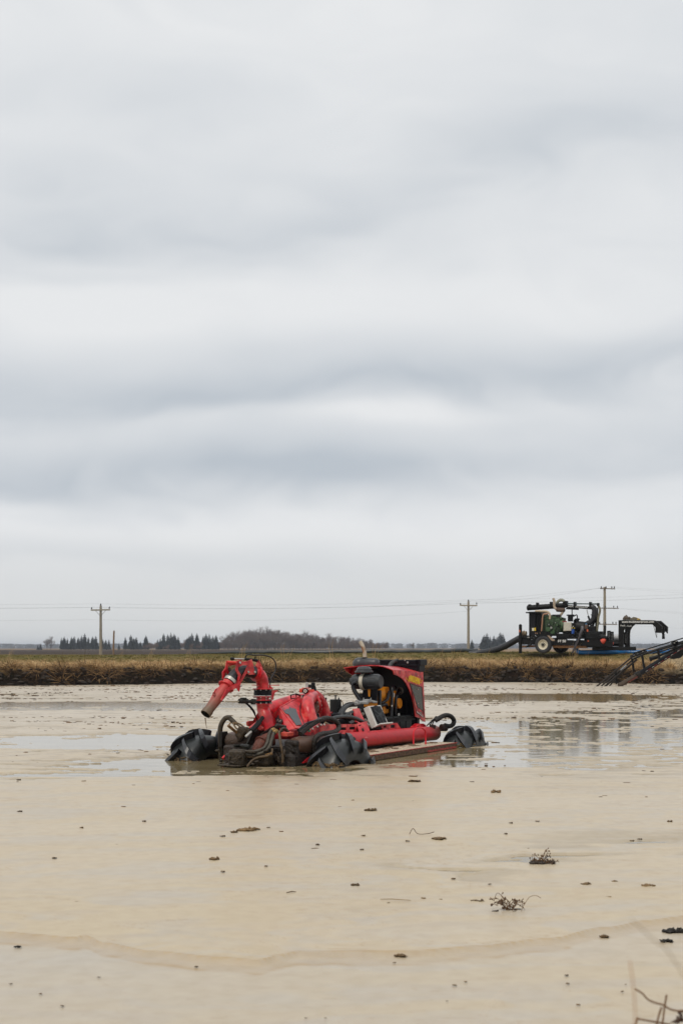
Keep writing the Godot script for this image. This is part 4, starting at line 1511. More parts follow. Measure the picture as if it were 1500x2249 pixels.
	var cleaner := part("air_cleaner", s, rubber, r)
	s = Shape.new()
	s.tint = lin(206, 198, 180)
	s.lathe(PackedVector2Array([Vector2(0.122, 0.165), Vector2(0.132, 0.165), Vector2(0.132, 0.225), Vector2(0.122, 0.225)]), ax, 26)
	part("strap", s, plain, cleaner)
	s = Shape.new()
	s.tint = lin(62, 66, 68)
	s.lathe(PackedVector2Array([Vector2(0.05, -0.05), Vector2(0.05, 0.0), Vector2(0.145, 0.005), Vector2(0.15, 0.02), Vector2(0.145, 0.035), Vector2(0.125, 0.04), Vector2(0.12, 0.07), Vector2(0.09, 0.10), Vector2(0.0, 0.11)]), Transform3D(Basis.IDENTITY, Vector3(0.02, 1.20, -2.88)), 24)
	part("rain_cap", s, rubber, cleaner)
	s = Shape.new()
	s.tint = coal
	s.plate(PackedVector3Array([Vector3(-0.002, 0.971, -2.900), Vector3(0.248, 0.974, -2.900), Vector3(0.240, 0.751, -2.900), Vector3(-0.019, 0.746, -2.900)]), 0.03)
	var stand := part("cleaner_stand", s, black, r)
	s = Shape.new()
	s.tint = lin(206, 202, 194)
	s.drum(Vector3(0.012, 0.798, -2.880), Vector3(0.022, 0.799, -2.860), 0.011, 8, 0.002)
	s.drum(Vector3(0.141, 0.800, -2.880), Vector3(0.151, 0.801, -2.860), 0.011, 8, 0.002)
	part("bolts", s, steel, stand)
	s = Shape.new()
	s.tint = gold
	s.plate(PackedVector3Array([Vector3(0.090, 0.951, -2.870), Vector3(0.138, 0.952, -2.870), Vector3(0.130, 0.829, -2.870), Vector3(0.110, 0.829, -2.870)]), 0.02)
	part("yellow_bracket", s, plain, stand)
	s = Shape.new()
	s.tint = coal
	s.tube(bend([Vector3(-0.023, 1.054, -2.720), Vector3(-0.072, 1.039, -2.720), Vector3(-0.092, 0.995, -2.720), Vector3(-0.072, 0.931, -2.720), Vector3(-0.015, 0.845, -2.720), Vector3(0.049, 0.760, -2.720)], 5), 0.034, 12)
	part("intake_tube", s, rubber, r)
	# silencer and stack
	s = Shape.new()
	s.tint = grey
	s.lathe(PackedVector2Array([Vector2(0, -0.02), Vector2(0.05, -0.01), Vector2(0.085, 0.03), Vector2(0.098, 0.07), Vector2(0.098, 0.16), Vector2(0.088, 0.165), Vector2(0.084, 0.40), Vector2(0.06, 0.44), Vector2(0.0, 0.45)]), Transform3D(Shape.along(Vector3.RIGHT), Vector3(-0.50, 1.345, -3.55)), 24, true)
	var silencer := part("silencer", s, rubber, r)
	s = Shape.new()
	s.tint = lin(182, 168, 142)
	s.tube(bend([Vector3(-0.310, 1.428, -3.550), Vector3(-0.310, 1.503, -3.550), Vector3(-0.327, 1.578, -3.550), Vector3(-0.356, 1.645, -3.550), Vector3(-0.394, 1.705, -3.550)], 5), 0.032, 14, false)
	for k in s.v.size():
		s.c[k] = lin(190, 180, 160).lerp(lin(136, 88, 44), smoothstep(0.1, 0.5, rough_noise.get_noise_3dv(s.v[k] * 5.0) + 0.15))
	s.tint = lin(44, 36, 32)
	s.drum(Vector3(-0.310, 1.406, -3.550), Vector3(-0.310, 1.451, -3.550), 0.040, 14)
	part("exhaust_stack", s, plain, silencer)

	# ---- rear corner
	s = Shape.new()
	s.plate(PackedVector3Array([Vector3(0.600, 0.329, -3.470), Vector3(0.600, 0.379, -3.643), Vector3(0.600, 0.373, -3.783), Vector3(0.600, 0.295, -3.854), Vector3(0.600, 0.278, -3.470)]), 0.10)
	s.plate(PackedVector3Array([Vector3(0.640, 0.352, -3.767), Vector3(0.640, 0.357, -3.820), Vector3(0.640, 0.251, -4.016), Vector3(0.640, 0.270, -3.785)]), 0.02)
	s.plate(PackedVector3Array([Vector3(0.700, 0.350, -4.010), Vector3(0.700, 0.283, -4.301), Vector3(0.700, 0.228, -4.338), Vector3(0.700, 0.249, -3.938)]), 0.02)
	part("rear_bracket", s, red, r)
	s = Shape.new()
	s.tint = lin(36, 36, 38)
	s.tube(bend([Vector3(0.800, 0.417, -3.896), Vector3(0.850, 0.467, -3.965), Vector3(0.900, 0.500, -4.072), Vector3(0.950, 0.483, -4.161), Vector3(0.950, 0.417, -4.291), Vector3(0.950, 0.351, -4.272), Vector3(0.900, 0.314, -4.238), Vector3(0.850, 0.332, -4.148)], 6), 0.038, 12)
	part("sleeved_hose", s, mud, r)
	for k in 3:
		s = Shape.new()
		s.tint = coal
		s.tube(bend([Vector3(0.700, 0.338, -3.778) + Vector3(0, 0, -0.10 * k), Vector3(0.740, 0.396, -3.832) + Vector3(0, 0, -0.06 * k), Vector3(0.780, 0.446, -3.887) + Vector3(0, 0.015 * k, -0.03 * k), Vector3(0.850, 0.467, -3.965)], 5), 0.010, 6)
		part("hydraulic_hose", s, rubber, r)
	s = Shape.new()
	s.tint = lin(60, 40, 36)
	s.drum(Vector3(0.800, 0.295, -4.114), Vector3(0.850, 0.291, -4.222), 0.06, 14)
	s.box(Vector3(0.720, 0.315, -3.966), Vector3(0.1, 0.06, 0.12), Basis(Vector3.UP, 0.4))
	part("steering_joint", s, mud, r)

	# ---- front frame, caked with dung
	s = Shape.new()
	s.tint = lin(88, 70, 60)
	s.drum(Vector3(-0.623, 0.286, 0.120), Vector3(-0.199, 0.273, 0.120), 0.095, 20, 0.02)
	part("cross_float", s, mud, r)
	s = Shape.new()
	s.tint = rust
	s.tube(bend([Vector3(0.326, 0.358, 0.450), Vector3(0.266, 0.336, 0.520), Vector3(0.227, 0.277, 0.600), Vector3(0.208, 0.192, 0.640), Vector3(0.201, 0.080, 0.640)]), 0.095, 20)
	s.drum(Vector3(0.237, 0.301, 0.580), Vector3(0.234, 0.290, 0.600), 0.115, 22, 0.004)
	part("suction_elbow", s, mud, r)
	s = Shape.new()
	s.tint = lin(32, 30, 28)
	for o in [0.30, 0.46]:
		s.plate(PackedVector3Array([Vector3(0.020, 0.533, 0.086) + Vector3(o - 0.3, 0, 0), Vector3(0.020, 0.441, 0.036) + Vector3(o - 0.3, 0, 0), Vector3(0.020, 0.370, 0.368) + Vector3(o - 0.3, 0, 0), Vector3(0.020, 0.208, 0.607) + Vector3(o - 0.3, 0, 0), Vector3(0.020, 0.227, 0.701) + Vector3(o - 0.3, 0, 0), Vector3(0.020, 0.428, 0.512) + Vector3(o - 0.3, 0, 0), Vector3(0.020, 0.492, 0.283) + Vector3(o - 0.3, 0, 0)]), 0.025)
	s.drum(Vector3(0.000, 0.266, 0.751), Vector3(0.200, 0.267, 0.863), 0.03, 12)
	s.drum(Vector3(-0.060, 0.269, 0.830), Vector3(0.000, 0.243, 0.575), 0.022, 12)
	var boom := part("suction_boom", s, black, r)
	s = Shape.new()
	s.tint = ink
	s.drum(Vector3(0.120, 0.465, 0.686), Vector3(0.120, 0.579, 0.472), 0.036, 14)
	s.drum(Vector3(0.120, 0.544, 0.520), Vector3(0.120, 0.644, 0.375), 0.028, 14)
	part("lift_ram", s, black, boom)
	s = Shape.new()
	s.tint = lin(210, 206, 198)
	s.drum(Vector3(0.120, 0.398, 0.827), Vector3(0.120, 0.470, 0.663), 0.018, 12)
	part("ram_rod", s, steel, boom)
	s = Shape.new()
	s.tint = lin(214, 70, 66)
	s.plate(PackedVector3Array([Vector3(-0.200, 0.562, 0.276), Vector3(-0.200, 0.579, 0.227), Vector3(-0.200, 0.574, 0.118), Vector3(-0.200, 0.550, 0.019), Vector3(-0.200, 0.500, 0.044), Vector3(-0.200, 0.487, 0.167), Vector3(-0.200, 0.511, 0.264)]), 0.03)
	part("pivot_plate", s, plain, r)
	s = Shape.new()
	s.tint = lin(214, 70, 66)
	s.plate(PackedVector3Array([Vector3(-0.020, 0.502, 0.507), Vector3(-0.020, 0.569, 0.326), Vector3(-0.020, 0.542, 0.290), Vector3(-0.020, 0.468, 0.459)]), 0.03)
	part("pivot_plate", s, plain, r)
	s = Shape.new()
	s.tint = lin(214, 70, 66)
	s.drum(Vector3(0.120, 0.491, 0.460), Vector3(0.120, 0.487, 0.387), 0.028, 12)
	part("pivot_pin", s, plain, r)
	s = Shape.new()
	s.tint = lin(68, 57, 42)
	s.box(Vector3(0.093, 0.124, 0.980), Vector3(0.22, 0.22, 0.2), Basis(Vector3.UP, 0.2), 0.03)
	s.box(Vector3(0.040, 0.026, 1.000), Vector3(0.34, 0.02, 0.3), Basis.IDENTITY, 0.006)
	s.box(Vector3(0.137, 0.206, 0.900), Vector3(0.42, 0.03, 0.14), Basis.IDENTITY, 0.01)
	s.box(Vector3(0.199, 0.086, 0.720), Vector3(0.5, 0.16, 0.2), Basis.IDENTITY, 0.03)
	s.bar(Vector3(0.025, 0.081, 1.100), Vector3(0.046, 0.155, 1.100), 0.02, 0.02)
	s.bar(Vector3(0.111, 0.066, 1.100), Vector3(0.240, 0.174, 1.100), 0.012, 0.012)
	s.bar(Vector3(0.032, 0.069, 1.100), Vector3(0.118, 0.060, 1.100), 0.02, 0.02)
	for k in 14:
		s.lump(Vector3(0.129, 0.145, 0.900) + Vector3(0.34 * sin(k * 2.3), 0.11 * sin(k * 3.7) - 0.03, 0.12 * sin(k * 1.3) + 0.06), Vector3(0.03, 0.014, 0.022), 1.6, fine_noise, 6, 8)
	part("front_frame", s, mud, r)
	s = Shape.new()   # muddy end bracket of the right float
	s.tint = lin(46, 38, 30)
	s.box(Vector3(0.66, 0.20, 0.50), Vector3(0.20, 0.30, 0.10), Basis(Vector3.UP, 0.2), 0.03)
	s.box(Vector3(0.62, 0.06, 0.42), Vector3(0.26, 0.22, 0.40), Basis.IDENTITY, 0.04)
	for k in 9:
		s.lump(Vector3(0.66 + 0.10 * sin(k * 2.2), 0.16 + 0.15 * sin(k * 1.3), 0.555), Vector3(0.03, 0.03, 0.012), 1.6, fine_noise, 6, 8)
	part("float_bracket", s, mud, r)
	var pipes := [[[Vector3(-0.001, 0.194, 0.980), Vector3(0.161, 0.174, 0.950), Vector3(0.309, 0.169, 0.900), Vector3(0.421, 0.201, 0.850), Vector3(0.477, 0.273, 0.800), Vector3(0.453, 0.364, 0.700), Vector3(0.429, 0.444, 0.600), Vector3(0.420, 0.476, 0.500)], 0.023, 0], [[Vector3(-0.006, 0.217, 0.950), Vector3(0.178, 0.203, 0.920), Vector3(0.311, 0.211, 0.880), Vector3(0.403, 0.253, 0.820), Vector3(0.418, 0.329, 0.750), Vector3(0.380, 0.421, 0.650), Vector3(0.356, 0.471, 0.550), Vector3(0.355, 0.484, 0.450)], 0.024, 0], [[Vector3(0.520, 0.243, 0.800), Vector3(0.542, 0.192, 0.850), Vector3(0.508, 0.158, 0.900), Vector3(0.411, 0.140, 0.950), Vector3(0.342, 0.104, 1.000), Vector3(0.316, 0.058, 1.050), Vector3(0.299, 0.017, 1.080)], 0.015, 1], [[Vector3(0.508, 0.471, 0.600), Vector3(0.552, 0.377, 0.650), Vector3(0.591, 0.269, 0.680), Vector3(0.612, 0.159, 0.680), Vector3(0.612, 0.061, 0.680)], 0.018, 1], [[Vector3(0.500, 0.431, 0.550), Vector3(0.514, 0.485, 0.500), Vector3(0.535, 0.476, 0.450), Vector3(0.546, 0.426, 0.420), Vector3(0.556, 0.387, 0.400)], 0.016, 1], [[Vector3(0.496, 0.433, 0.580), Vector3(0.522, 0.500, 0.550), Vector3(0.550, 0.504, 0.500), Vector3(0.571, 0.453, 0.450)], 0.016, 0], [[Vector3(0.132, 0.154, 0.950), Vector3(0.280, 0.138, 0.900), Vector3(0.392, 0.139, 0.860), Vector3(0.463, 0.162, 0.800)], 0.02, 1], [[Vector3(0.166, 0.419, 0.500), Vector3(0.299, 0.341, 0.600), Vector3(0.417, 0.252, 0.700)], 0.009, 1]]
	for q in pipes:
		s = Shape.new()
		s.tint = lin(86, 84, 78) if q[2] == 0 else lin(104, 88, 66)
		s.tube(bend(q[0], 6), q[1], 10)
		part("muddy_hose", s, mud, r)
	s = Shape.new()
	s.tint = lin(190, 160, 104)
	for p in [[Vector3(0.363, 0.471, 0.550), Vector3(0.358, 0.486, 0.480)], [Vector3(0.436, 0.451, 0.600), Vector3(0.425, 0.471, 0.520)]]:
		s.drum(p[0], p[1], 0.03, 10)
	s.tint = lin(150, 118, 72)
	s.box(Vector3(0.506, 0.174, 0.860), Vector3(0.1, 0.035, 0.05), Basis(Vector3.FORWARD, -0.3), 0.01)
	part("hose_couplings", s, mud, r)
	# hoses and guard at the front left wheel
	s = Shape.new()
	s.tint = lin(80, 72, 58)
	s.tube(bend([Vector3(-0.740, 0.008, 0.106), Vector3(-0.740, 0.191, 0.118), Vector3(-0.740, 0.360, 0.124), Vector3(-0.740, 0.438, 0.130), Vector3(-0.720, 0.517, 0.125), Vector3(-0.680, 0.588, 0.103), Vector3(-0.620, 0.609, 0.101), Vector3(-0.560, 0.571, 0.099), Vector3(-0.500, 0.528, 0.110)], 6), 0.036, 12)
	part("sleeved_hose", s, mud, r)
	s = Shape.new()
	s.tint = lin(40, 37, 33)
	s.plate(PackedVector3Array([Vector3(-0.660, 0.408, 0.242), Vector3(-0.660, 0.413, 0.099), Vector3(-0.660, 0.373, 0.087), Vector3(-0.660, 0.076, 0.099), Vector3(-0.660, 0.064, 0.206), Vector3(-0.660, 0.202, 0.253)]), 0.05)
	var guard := part("hose_guard", s, black, r)
	s = Shape.new()
	s.tint = lin(206, 204, 196)
	for y in [1614, 1622, 1636, 1645]:
		var q := Vector3(-0.63, EYE - (y - 1423.0) / 154.0, 0.06)
		s.drum(q, q + Vector3(0.012, 0, 0.012), 0.011, 8, 0.002)
	part("bolts", s, steel, guard)
	s = Shape.new()
	s.tint = lin(168, 134, 92)
	s.drum(Vector3(-0.400, 0.521, 0.458), Vector3(-0.340, 0.393, 0.280), 0.021, 12)
	s.bar(Vector3(-0.400, 0.526, 0.434), Vector3(-0.400, 0.556, 0.387), 0.014, 0.02)
	var ramb := part("steering_ram", s, mud, r)
	s = Shape.new()
	s.tint = lin(88, 74, 56)
	s.box(Vector3(-0.300, 0.406, 0.259), Vector3(0.14, 0.16, 0.12), Basis(Vector3.FORWARD, 0.6), 0.02)
	s.box(Vector3(-0.360, 0.352, 0.236), Vector3(0.06, 0.14, 0.06), Basis(Vector3.FORWARD, -0.2), 0.02)
	s.box(Vector3(-0.200, 0.433, 0.239), Vector3(0.14, 0.09, 0.1), Basis(Vector3.FORWARD, 0.3), 0.02)
	part("ram_bracket", s, mud, ramb)
	for way in [[Vector3(-0.500, 0.542, 0.146), Vector3(-0.420, 0.492, 0.128), Vector3(-0.340, 0.438, 0.159)], [Vector3(-0.500, 0.537, 0.170), Vector3(-0.420, 0.477, 0.224), Vector3(-0.360, 0.441, 0.224)], [Vector3(-0.500, 0.548, 0.122), Vector3(-0.400, 0.511, 0.112), Vector3(-0.300, 0.457, 0.139)], [Vector3(-0.300, 0.451, 0.151), Vector3(-0.200, 0.455, 0.167), Vector3(-0.100, 0.499, 0.232), Vector3(0.000, 0.557, 0.323), Vector3(0.020, 0.613, 0.295)]]:
		s = Shape.new()
		s.tint = lin(130, 108, 78)
		s.tube(bend(way, 5), 0.012, 7)
		part("muddy_hose", s, mud, ramb)
	# bright red plates that show at the waterline
	s = Shape.new()
	s.tint = lin(226, 34, 44)
	s.plate(PackedVector3Array([Vector3(-0.420, 0.077, 0.567), Vector3(-0.420, 0.111, 0.497), Vector3(-0.420, 0.094, 0.438), Vector3(-0.420, 0.042, 0.426), Vector3(-0.420, 0.050, 0.532)]), 0.03)
	s.plate(PackedVector3Array([Vector3(0.620, 0.130, 0.424), Vector3(0.620, 0.132, 0.261), Vector3(0.620, 0.010, 0.312), Vector3(0.620, 0.019, 0.424)]), 0.03)
	s.plate(PackedVector3Array([Vector3(0.760, 0.035, 0.407), Vector3(0.760, 0.099, 0.255), Vector3(0.760, 0.115, 0.128), Vector3(0.760, 0.044, 0.179)]), 0.03)
	part("fender_plate", s, plain, r)
	s = Shape.new()
	s.tint = lin(132, 30, 34)
	s.box(Vector3(0.600, 0.442, 0.352), Vector3(0.06, 0.09, 0.09), Basis.IDENTITY, 0.01)
	s.tint = lin(206, 80, 66)
	s.box(Vector3(0.560, 0.426, 0.419), Vector3(0.12, 0.06, 0.3), Basis.IDENTITY, 0.01)
	part("pipe_saddle", s, plain, r)
	s = Shape.new()   # dung dripping off the frame under the pipe
	s.tint = lin(70, 58, 44)
	for k in 40:
		var q := Vector3(0.56 + 0.08 * sin(k * 2.1), 0.10 + 0.08 * sin(k * 1.3), 0.7 - k * 0.032)
		s.lump(q, Vector3(0.022, 0.045, 0.022), 1.5, fine_noise, 6, 8)
	part("hanging_muck", s, mud, r)


# ---- the black pump trailer on the far bank

func road_wheel(root: Node3D, at: Vector3, out: float) -> void:
	var s := Shape.new()
	s.tint = lin(48, 48, 50)
	var turn := Transform3D(Basis(Vector3.RIGHT, Vector3.BACK * out, Vector3.DOWN * out), Vector3.ZERO)
	s.lathe(PackedVector2Array([Vector2(0.24, -0.11), Vector2(0.33, -0.13), Vector2(0.39, -0.12), Vector2(0.41, -0.09), Vector2(0.412, -0.03), Vector2(0.40, -0.025), Vector2(0.40, 0.025), Vector2(0.412, 0.03), Vector2(0.41, 0.09), Vector2(0.39, 0.12), Vector2(0.33, 0.13), Vector2(0.24, 0.11)]), turn, 36)
	var w := part("wheel", s, rubber, root)
	w.position = at
	s = Shape.new()
	s.tint = lin(222, 214, 190)
	s.lathe(PackedVector2Array([Vector2(0.225, -0.1), Vector2(0.245, 0.11), Vector2(0.235, 0.125), Vector2(0.215, 0.11), Vector2(0.19, 0.06), Vector2(0.12, 0.05), Vector2(0.11, 0.07), Vector2(0.0, 0.07)]), turn, 30)
	part("rim", s, plain, w)
	s = Shape.new()
	s.tint = lin(30, 30, 32)
	s.drum(turn * Vector3(0, 0.05, 0), turn * Vector3(0, 0.12, 0), 0.055, 14)
	for k in 8:
		var a := TAU * k / 8.0
		s.drum(turn * Vector3(cos(a) * 0.09, 0.05, sin(a) * 0.09), turn * Vector3(cos(a) * 0.09, 0.085, sin(a) * 0.09), 0.022, 6, 0.002)
	part("hub", s, black, w)


func trailer() -> void:
	var r := thing("pump_trailer", "black gooseneck pump trailer with green engine parked on the far bank", "trailer", Vector3(8.9, 1.33, -70.0), deg_to_rad(-24.0))
	var ink := lin(18, 19, 21)
	var coal := lin(9, 9, 11)
	var cream := lin(196, 176, 148)
	var s: Shape
	road_wheel(r, Vector3(1.328, 0.424, 0.950), 1.0)
	road_wheel(r, Vector3(1.692, 0.427, -0.850), -1.0)
	s = Shape.new()
	s.tint = coal
	var axle := Vector3(1.328, 0.424, 0.950)
	s.drum(axle, Vector3(axle.x, axle.y, -0.85), 0.06, 12)
	part("axle", s, black, r)
	# frame rails
	s = Shape.new()
	s.tint = ink
	for z in [0.86, -0.76]:
		s.bar(Vector3(0.254, 0.558, 0.860) * Vector3(1, 1, 0) + Vector3(0, 0, z), Vector3(4.674, 0.464, 0.860) * Vector3(1, 1, 0) + Vector3(0, 0, z), 0.24, 0.10)
	for px in 7:
		var at: Vector3 = Vector3(0.080, 0.561, 0.050) + Vector3(px * 0.75, 0, 0)
		s.box(at, Vector3(0.10, 0.18, 1.6))
	s.box(Vector3(2.254, 0.734, 0.050), Vector3(4.3, 0.05, 1.7))
	var frame := part("frame", s, black, r)
	s = Shape.new()
	s.tint = lin(150, 104, 58)
	s.bar(Vector3(1.737, 0.336, 0.800), Vector3(3.455, 0.313, 0.800), 0.12, 0.03)
	part("rusty_skirt", s, plain, frame)
	s = Shape.new()
	s.tint = lin(150, 104, 58)
	s.bar(Vector3(0.213, 0.336, 0.800), Vector3(0.899, 0.358, 0.800), 0.09, 0.03)
	part("rusty_skirt", s, plain, frame)
	s = Shape.new()
	s.tint = ink
	s.bar(Vector3(0.899, 0.557, 0.800), Vector3(0.518, 0.314, 0.900), 0.04, 0.5)
	s.bar(Vector3(0.671, 0.513, 0.800), Vector3(0.427, 0.292, 0.900), 0.04, 0.3)
	part("step", s, black, frame)
	letters("FF 50", 0.12, rgb(226, 226, 222), "number_lettering", frame, Transform3D(Basis.IDENTITY, Vector3(2.221, 0.598, 0.925)), "Droid Sans", 700, 0.006)
	# fender
	s = Shape.new()
	var hub := Vector3(1.328, 0.424, 0.950)
	s.tint = ink
	for k in 9:
		var a := lerpf(2.75, 0.75, k / 9.0)
		var b := lerpf(2.75, 0.75, (k + 1) / 9.0)
		s.bar(hub + Vector3(cos(a), sin(a), 0) * 0.50, hub + Vector3(cos(b), sin(b), 0) * 0.50, 0.02, 0.34, Vector3.BACK)
	var fender := part("fender", s, black, r)
	s = Shape.new()
	s.tint = lin(160, 140, 118)
	s.plate(PackedVector3Array([Vector3(1.562, 0.861, 1.140), Vector3(1.652, 0.871, 1.140), Vector3(1.944, 0.641, 1.140), Vector3(1.921, 0.597, 1.140), Vector3(1.787, 0.609, 1.140)]), 0.02)
	part("bent_fender_plate", s, plain, fender)
	# rear post and suction end
	s = Shape.new()
	s.tint = ink
	s.bar(Vector3(0.159, 1.376, 0.900), Vector3(0.159, 0.005, 0.900), 0.15, 0.12, Vector3.BACK)
	s.drum(Vector3(0.141, 1.355, 0.840), Vector3(0.177, 1.353, 0.960), 0.075, 12)
	var post := part("rear_jack", s, black, r)
	s = Shape.new()
	s.tint = lin(226, 120, 80)
	s.box(Vector3(0.141, 1.088, 0.970), Vector3(0.06, 0.11, 0.03))
	part("marker_light", s, plain, post)
	s = Shape.new()
	s.tint = lin(172, 160, 142)
	s.drum(Vector3(0.123, 0.982, 0.500), Vector3(0.353, 0.981, 0.500), 0.11, 16)
	s.drum(Vector3(0.192, 0.982, 0.500), Vector3(0.238, 0.981, 0.500), 0.14, 16)
	part("suction_coupling", s, mud, r)
	s = Shape.new()
	s.tint = ink
	s.box(Vector3(0.231, 0.693, 0.400), Vector3(0.5, 0.25, 0.5))
	s.box(Vector3(0.432, 0.782, 0.300), Vector3(0.3, 0.2, 0.6))
	s.tint = lin(170, 165, 158)
	s.box(Vector3(0.504, 0.757, 0.700), Vector3(0.1, 0.1, 0.06))
	part("valve_housing", s, plain, r)
	# radiator
	s = Shape.new()
	s.tint = lin(26, 28, 31)
	s.box(Vector3(0.681, 1.455, 0.600), Vector3(0.32, 1.16, 0.16), Basis.IDENTITY, 0.01)
	s.tint = coal
	s.box(Vector3(0.896, 1.429, 0.000), Vector3(0.46, 1.08, 1.2), Basis.IDENTITY, 0.01)
	s.box(Vector3(0.770, 1.983, 0.200), Vector3(0.70, 0.06, 1.4), Basis.IDENTITY, 0.01)
	for k in 5:
		s.bar(Vector3(0.869, 1.884, 0.620) + Vector3(k * 0.1, 0, 0), Vector3(0.869, 0.933, 0.620) + Vector3(k * 0.1, 0, 0), 0.02, 0.02)
	var rad := part("radiator", s, black, r)
	s = Shape.new()
	s.tint = lin(226, 218, 190)
	s.box(Vector3(0.730, 1.165, 0.690), Vector3(0.11, 0.14, 0.01))
	s.tint = lin(226, 190, 40)
	s.box(Vector3(0.833, 1.176, 0.690), Vector3(0.08, 0.15, 0.01))
	part("warning_label", s, plain, rad)
	# green engine
	s = Shape.new()
	s.tint = lin(50, 74, 46)
	s.box(Vector3(1.593, 1.333, 0.200), Vector3(0.90, 0.62, 0.66), Basis.IDENTITY, 0.03)
	s.box(Vector3(1.479, 1.710, 0.200), Vector3(0.70, 0.30, 0.5), Basis.IDENTITY, 0.03)
	s.box(Vector3(1.774, 1.641, 0.200), Vector3(0.46, 0.26, 0.46), Basis.IDENTITY, 0.04)
	s.box(Vector3(1.493, 0.978, 0.250), Vector3(0.60, 0.26, 0.5), Basis.IDENTITY, 0.05)
	s.tint = lin(66, 94, 58)
	s.drum(Vector3(2.028, 1.351, 0.300), Vector3(2.209, 1.350, 0.300), 0.32, 18, 0.02)
	s.box(Vector3(1.986, 1.413, 0.560), Vector3(0.30, 0.12, 0.1), Basis(Vector3.FORWARD, -0.5), 0.02)
	s.drum(Vector3(1.427, 1.175, 0.500), Vector3(1.461, 1.173, 0.620), 0.12, 14)
	s.box(Vector3(1.665, 1.041, 0.540), Vector3(0.2, 0.2, 0.1), Basis.IDENTITY, 0.02)
	for k in 9:
		s.box(Vector3(1.282, 1.662, 0.470) + Vector3(0.11 * k, 0.06 * sin(k * 2.0), 0.03 * cos(k * 1.7)), Vector3(0.10, 0.07 + 0.05 * sin(k * 1.3), 0.08), Basis(Vector3.BACK, sin(k * 4.1) * 0.5), 0.015)
	var engine := part("engine", s, plain, r)
	s = Shape.new()
	s.tint = coal
	for k in 9:
		var at: Vector3 = Vector3(1.381, 1.218, 0.580) + Vector3(0.105 * k, 0.16 * sin(k * 2.6), 0)
		s.tube(bend([at, at + Vector3(0.06, 0.10, 0.05), at + Vector3(0.02, 0.24, 0.02)], 4), 0.018, 6)
	s.box(Vector3(1.969, 0.995, 0.580), Vector3(0.05, 0.36, 0.04))
	s.box(Vector3(1.449, 0.976, 0.580), Vector3(0.05, 0.30, 0.04))
	s.box(Vector3(1.608, 1.283, 0.580), Vector3(0.10, 0.16, 0.05))
	s.box(Vector3(1.802, 1.838, 0.300), Vector3(0.4, 0.10, 0.3))
	s.box(Vector3(2.073, 1.681, 0.300), Vector3(0.3, 0.14, 0.3), Basis(Vector3.FORWARD, 0.3))
	part("engine_hoses", s, rubber, engine)
	s = Shape.new()
	s.tint = lin(190, 190, 182)
	s.box(Vector3(1.619, 1.239, 0.620), Vector3(0.10, 0.10, 0.03))
	s.box(Vector3(1.500, 1.394, 0.600), Vector3(0.05, 0.05, 0.03))
	s.box(Vector3(1.817, 1.480, 0.600), Vector3(0.04, 0.04, 0.03))
	s.box(Vector3(2.020, 0.863, 0.600), Vector3(0.04, 0.04, 0.03))
	part("fittings", s, steel, engine)
	s = Shape.new()
	s.tint = cream
	s.tube(bend([Vector3(0.803, 2.052, 0.550), Vector3(1.100, 2.049, 0.550), Vector3(1.364, 2.036, 0.520), Vector3(1.484, 1.947, 0.500), Vector3(1.518, 1.814, 0.500), Vector3(1.506, 1.660, 0.500)], 5), 0.055, 10)
	part("charge_pipe", s, plain, engine)
	s = Shape.new()
	s.tint = lin(176, 132, 104)
	s.tube(bend([Vector3(1.461, 1.923, 0.620), Vector3(1.268, 1.902, 0.660), Vector3(1.205, 1.769, 0.680), Vector3(1.183, 1.439, 0.680), Vector3(1.137, 1.042, 0.680), Vector3(1.046, 0.976, 0.680), Vector3(0.841, 0.966, 0.680)], 5), 0.035, 10)
	part("coolant_pipe", s, plain, engine)
	# exhaust
	s = Shape.new()
	s.tint = lin(104, 84, 72)
	s.drum(Vector3(1.779, 2.125, 0.300), Vector3(2.209, 2.099, 0.300), 0.105, 16, 0.03)
	var silencer := part("silencer", s, mud, r)
	s = Shape.new()
	s.tint = lin(178, 160, 138)
	s.tube(bend([Vector3(1.779, 2.147, 0.300), Vector3(1.689, 2.259, 0.300), Vector3(1.677, 2.414, 0.300), Vector3(1.677, 2.546, 0.300), Vector3(1.620, 2.680, 0.300)], 5), 0.062, 12)
	s.tube(bend([Vector3(2.118, 2.033, 0.300), Vector3(2.028, 1.902, 0.300), Vector3(1.938, 1.815, 0.300)], 4), 0.06, 10)
	part("exhaust_pipe", s, plain, silencer)
	s = Shape.new()
	s.tint = lin(140, 140, 122)
	s.tube(bend([Vector3(1.719, 2.377, 0.000), Vector3(1.765, 2.510, 0.000), Vector3(1.901, 2.597, 0.000), Vector3(2.037, 2.573, 0.000), Vector3(2.128, 2.461, 0.000)], 5), 0.075, 12)
	part("vent_elbow", s, plain, r)
	# discharge boom along the top
	s = Shape.new()
	s.tint = ink
	s.drum(Vector3(0.257, 2.225, 0.100), Vector3(2.200, 2.336, 0.100), 0.125, 18, 0.03)
	s.bar(Vector3(0.326, 2.370, 0.100), Vector3(0.442, 2.390, 0.100), 0.05, 0.2)
	s.bar(Vector3(0.465, 2.357, 0.100), Vector3(1.656, 2.420, 0.100), 0.03, 0.05)
	s.bar(Vector3(2.222, 2.291, 0.100), Vector3(3.589, 2.176, 0.100), 0.13, 0.16)
	s.bar(Vector3(2.222, 2.181, 0.100), Vector3(2.830, 2.141, 0.100), 0.08, 0.12)
	for p in [[1180, 1328], [1208, 1326.5], [1239, 1325], [1256, 1327.5], [1287, 1328]]:
		s.box(Vector3((p[0] - 1180) / 40.7, (1328 - p[1]) / 44.6, 0) + Vector3(0.787, 2.353, 0.100), Vector3(0.09, 0.26, 0.3))
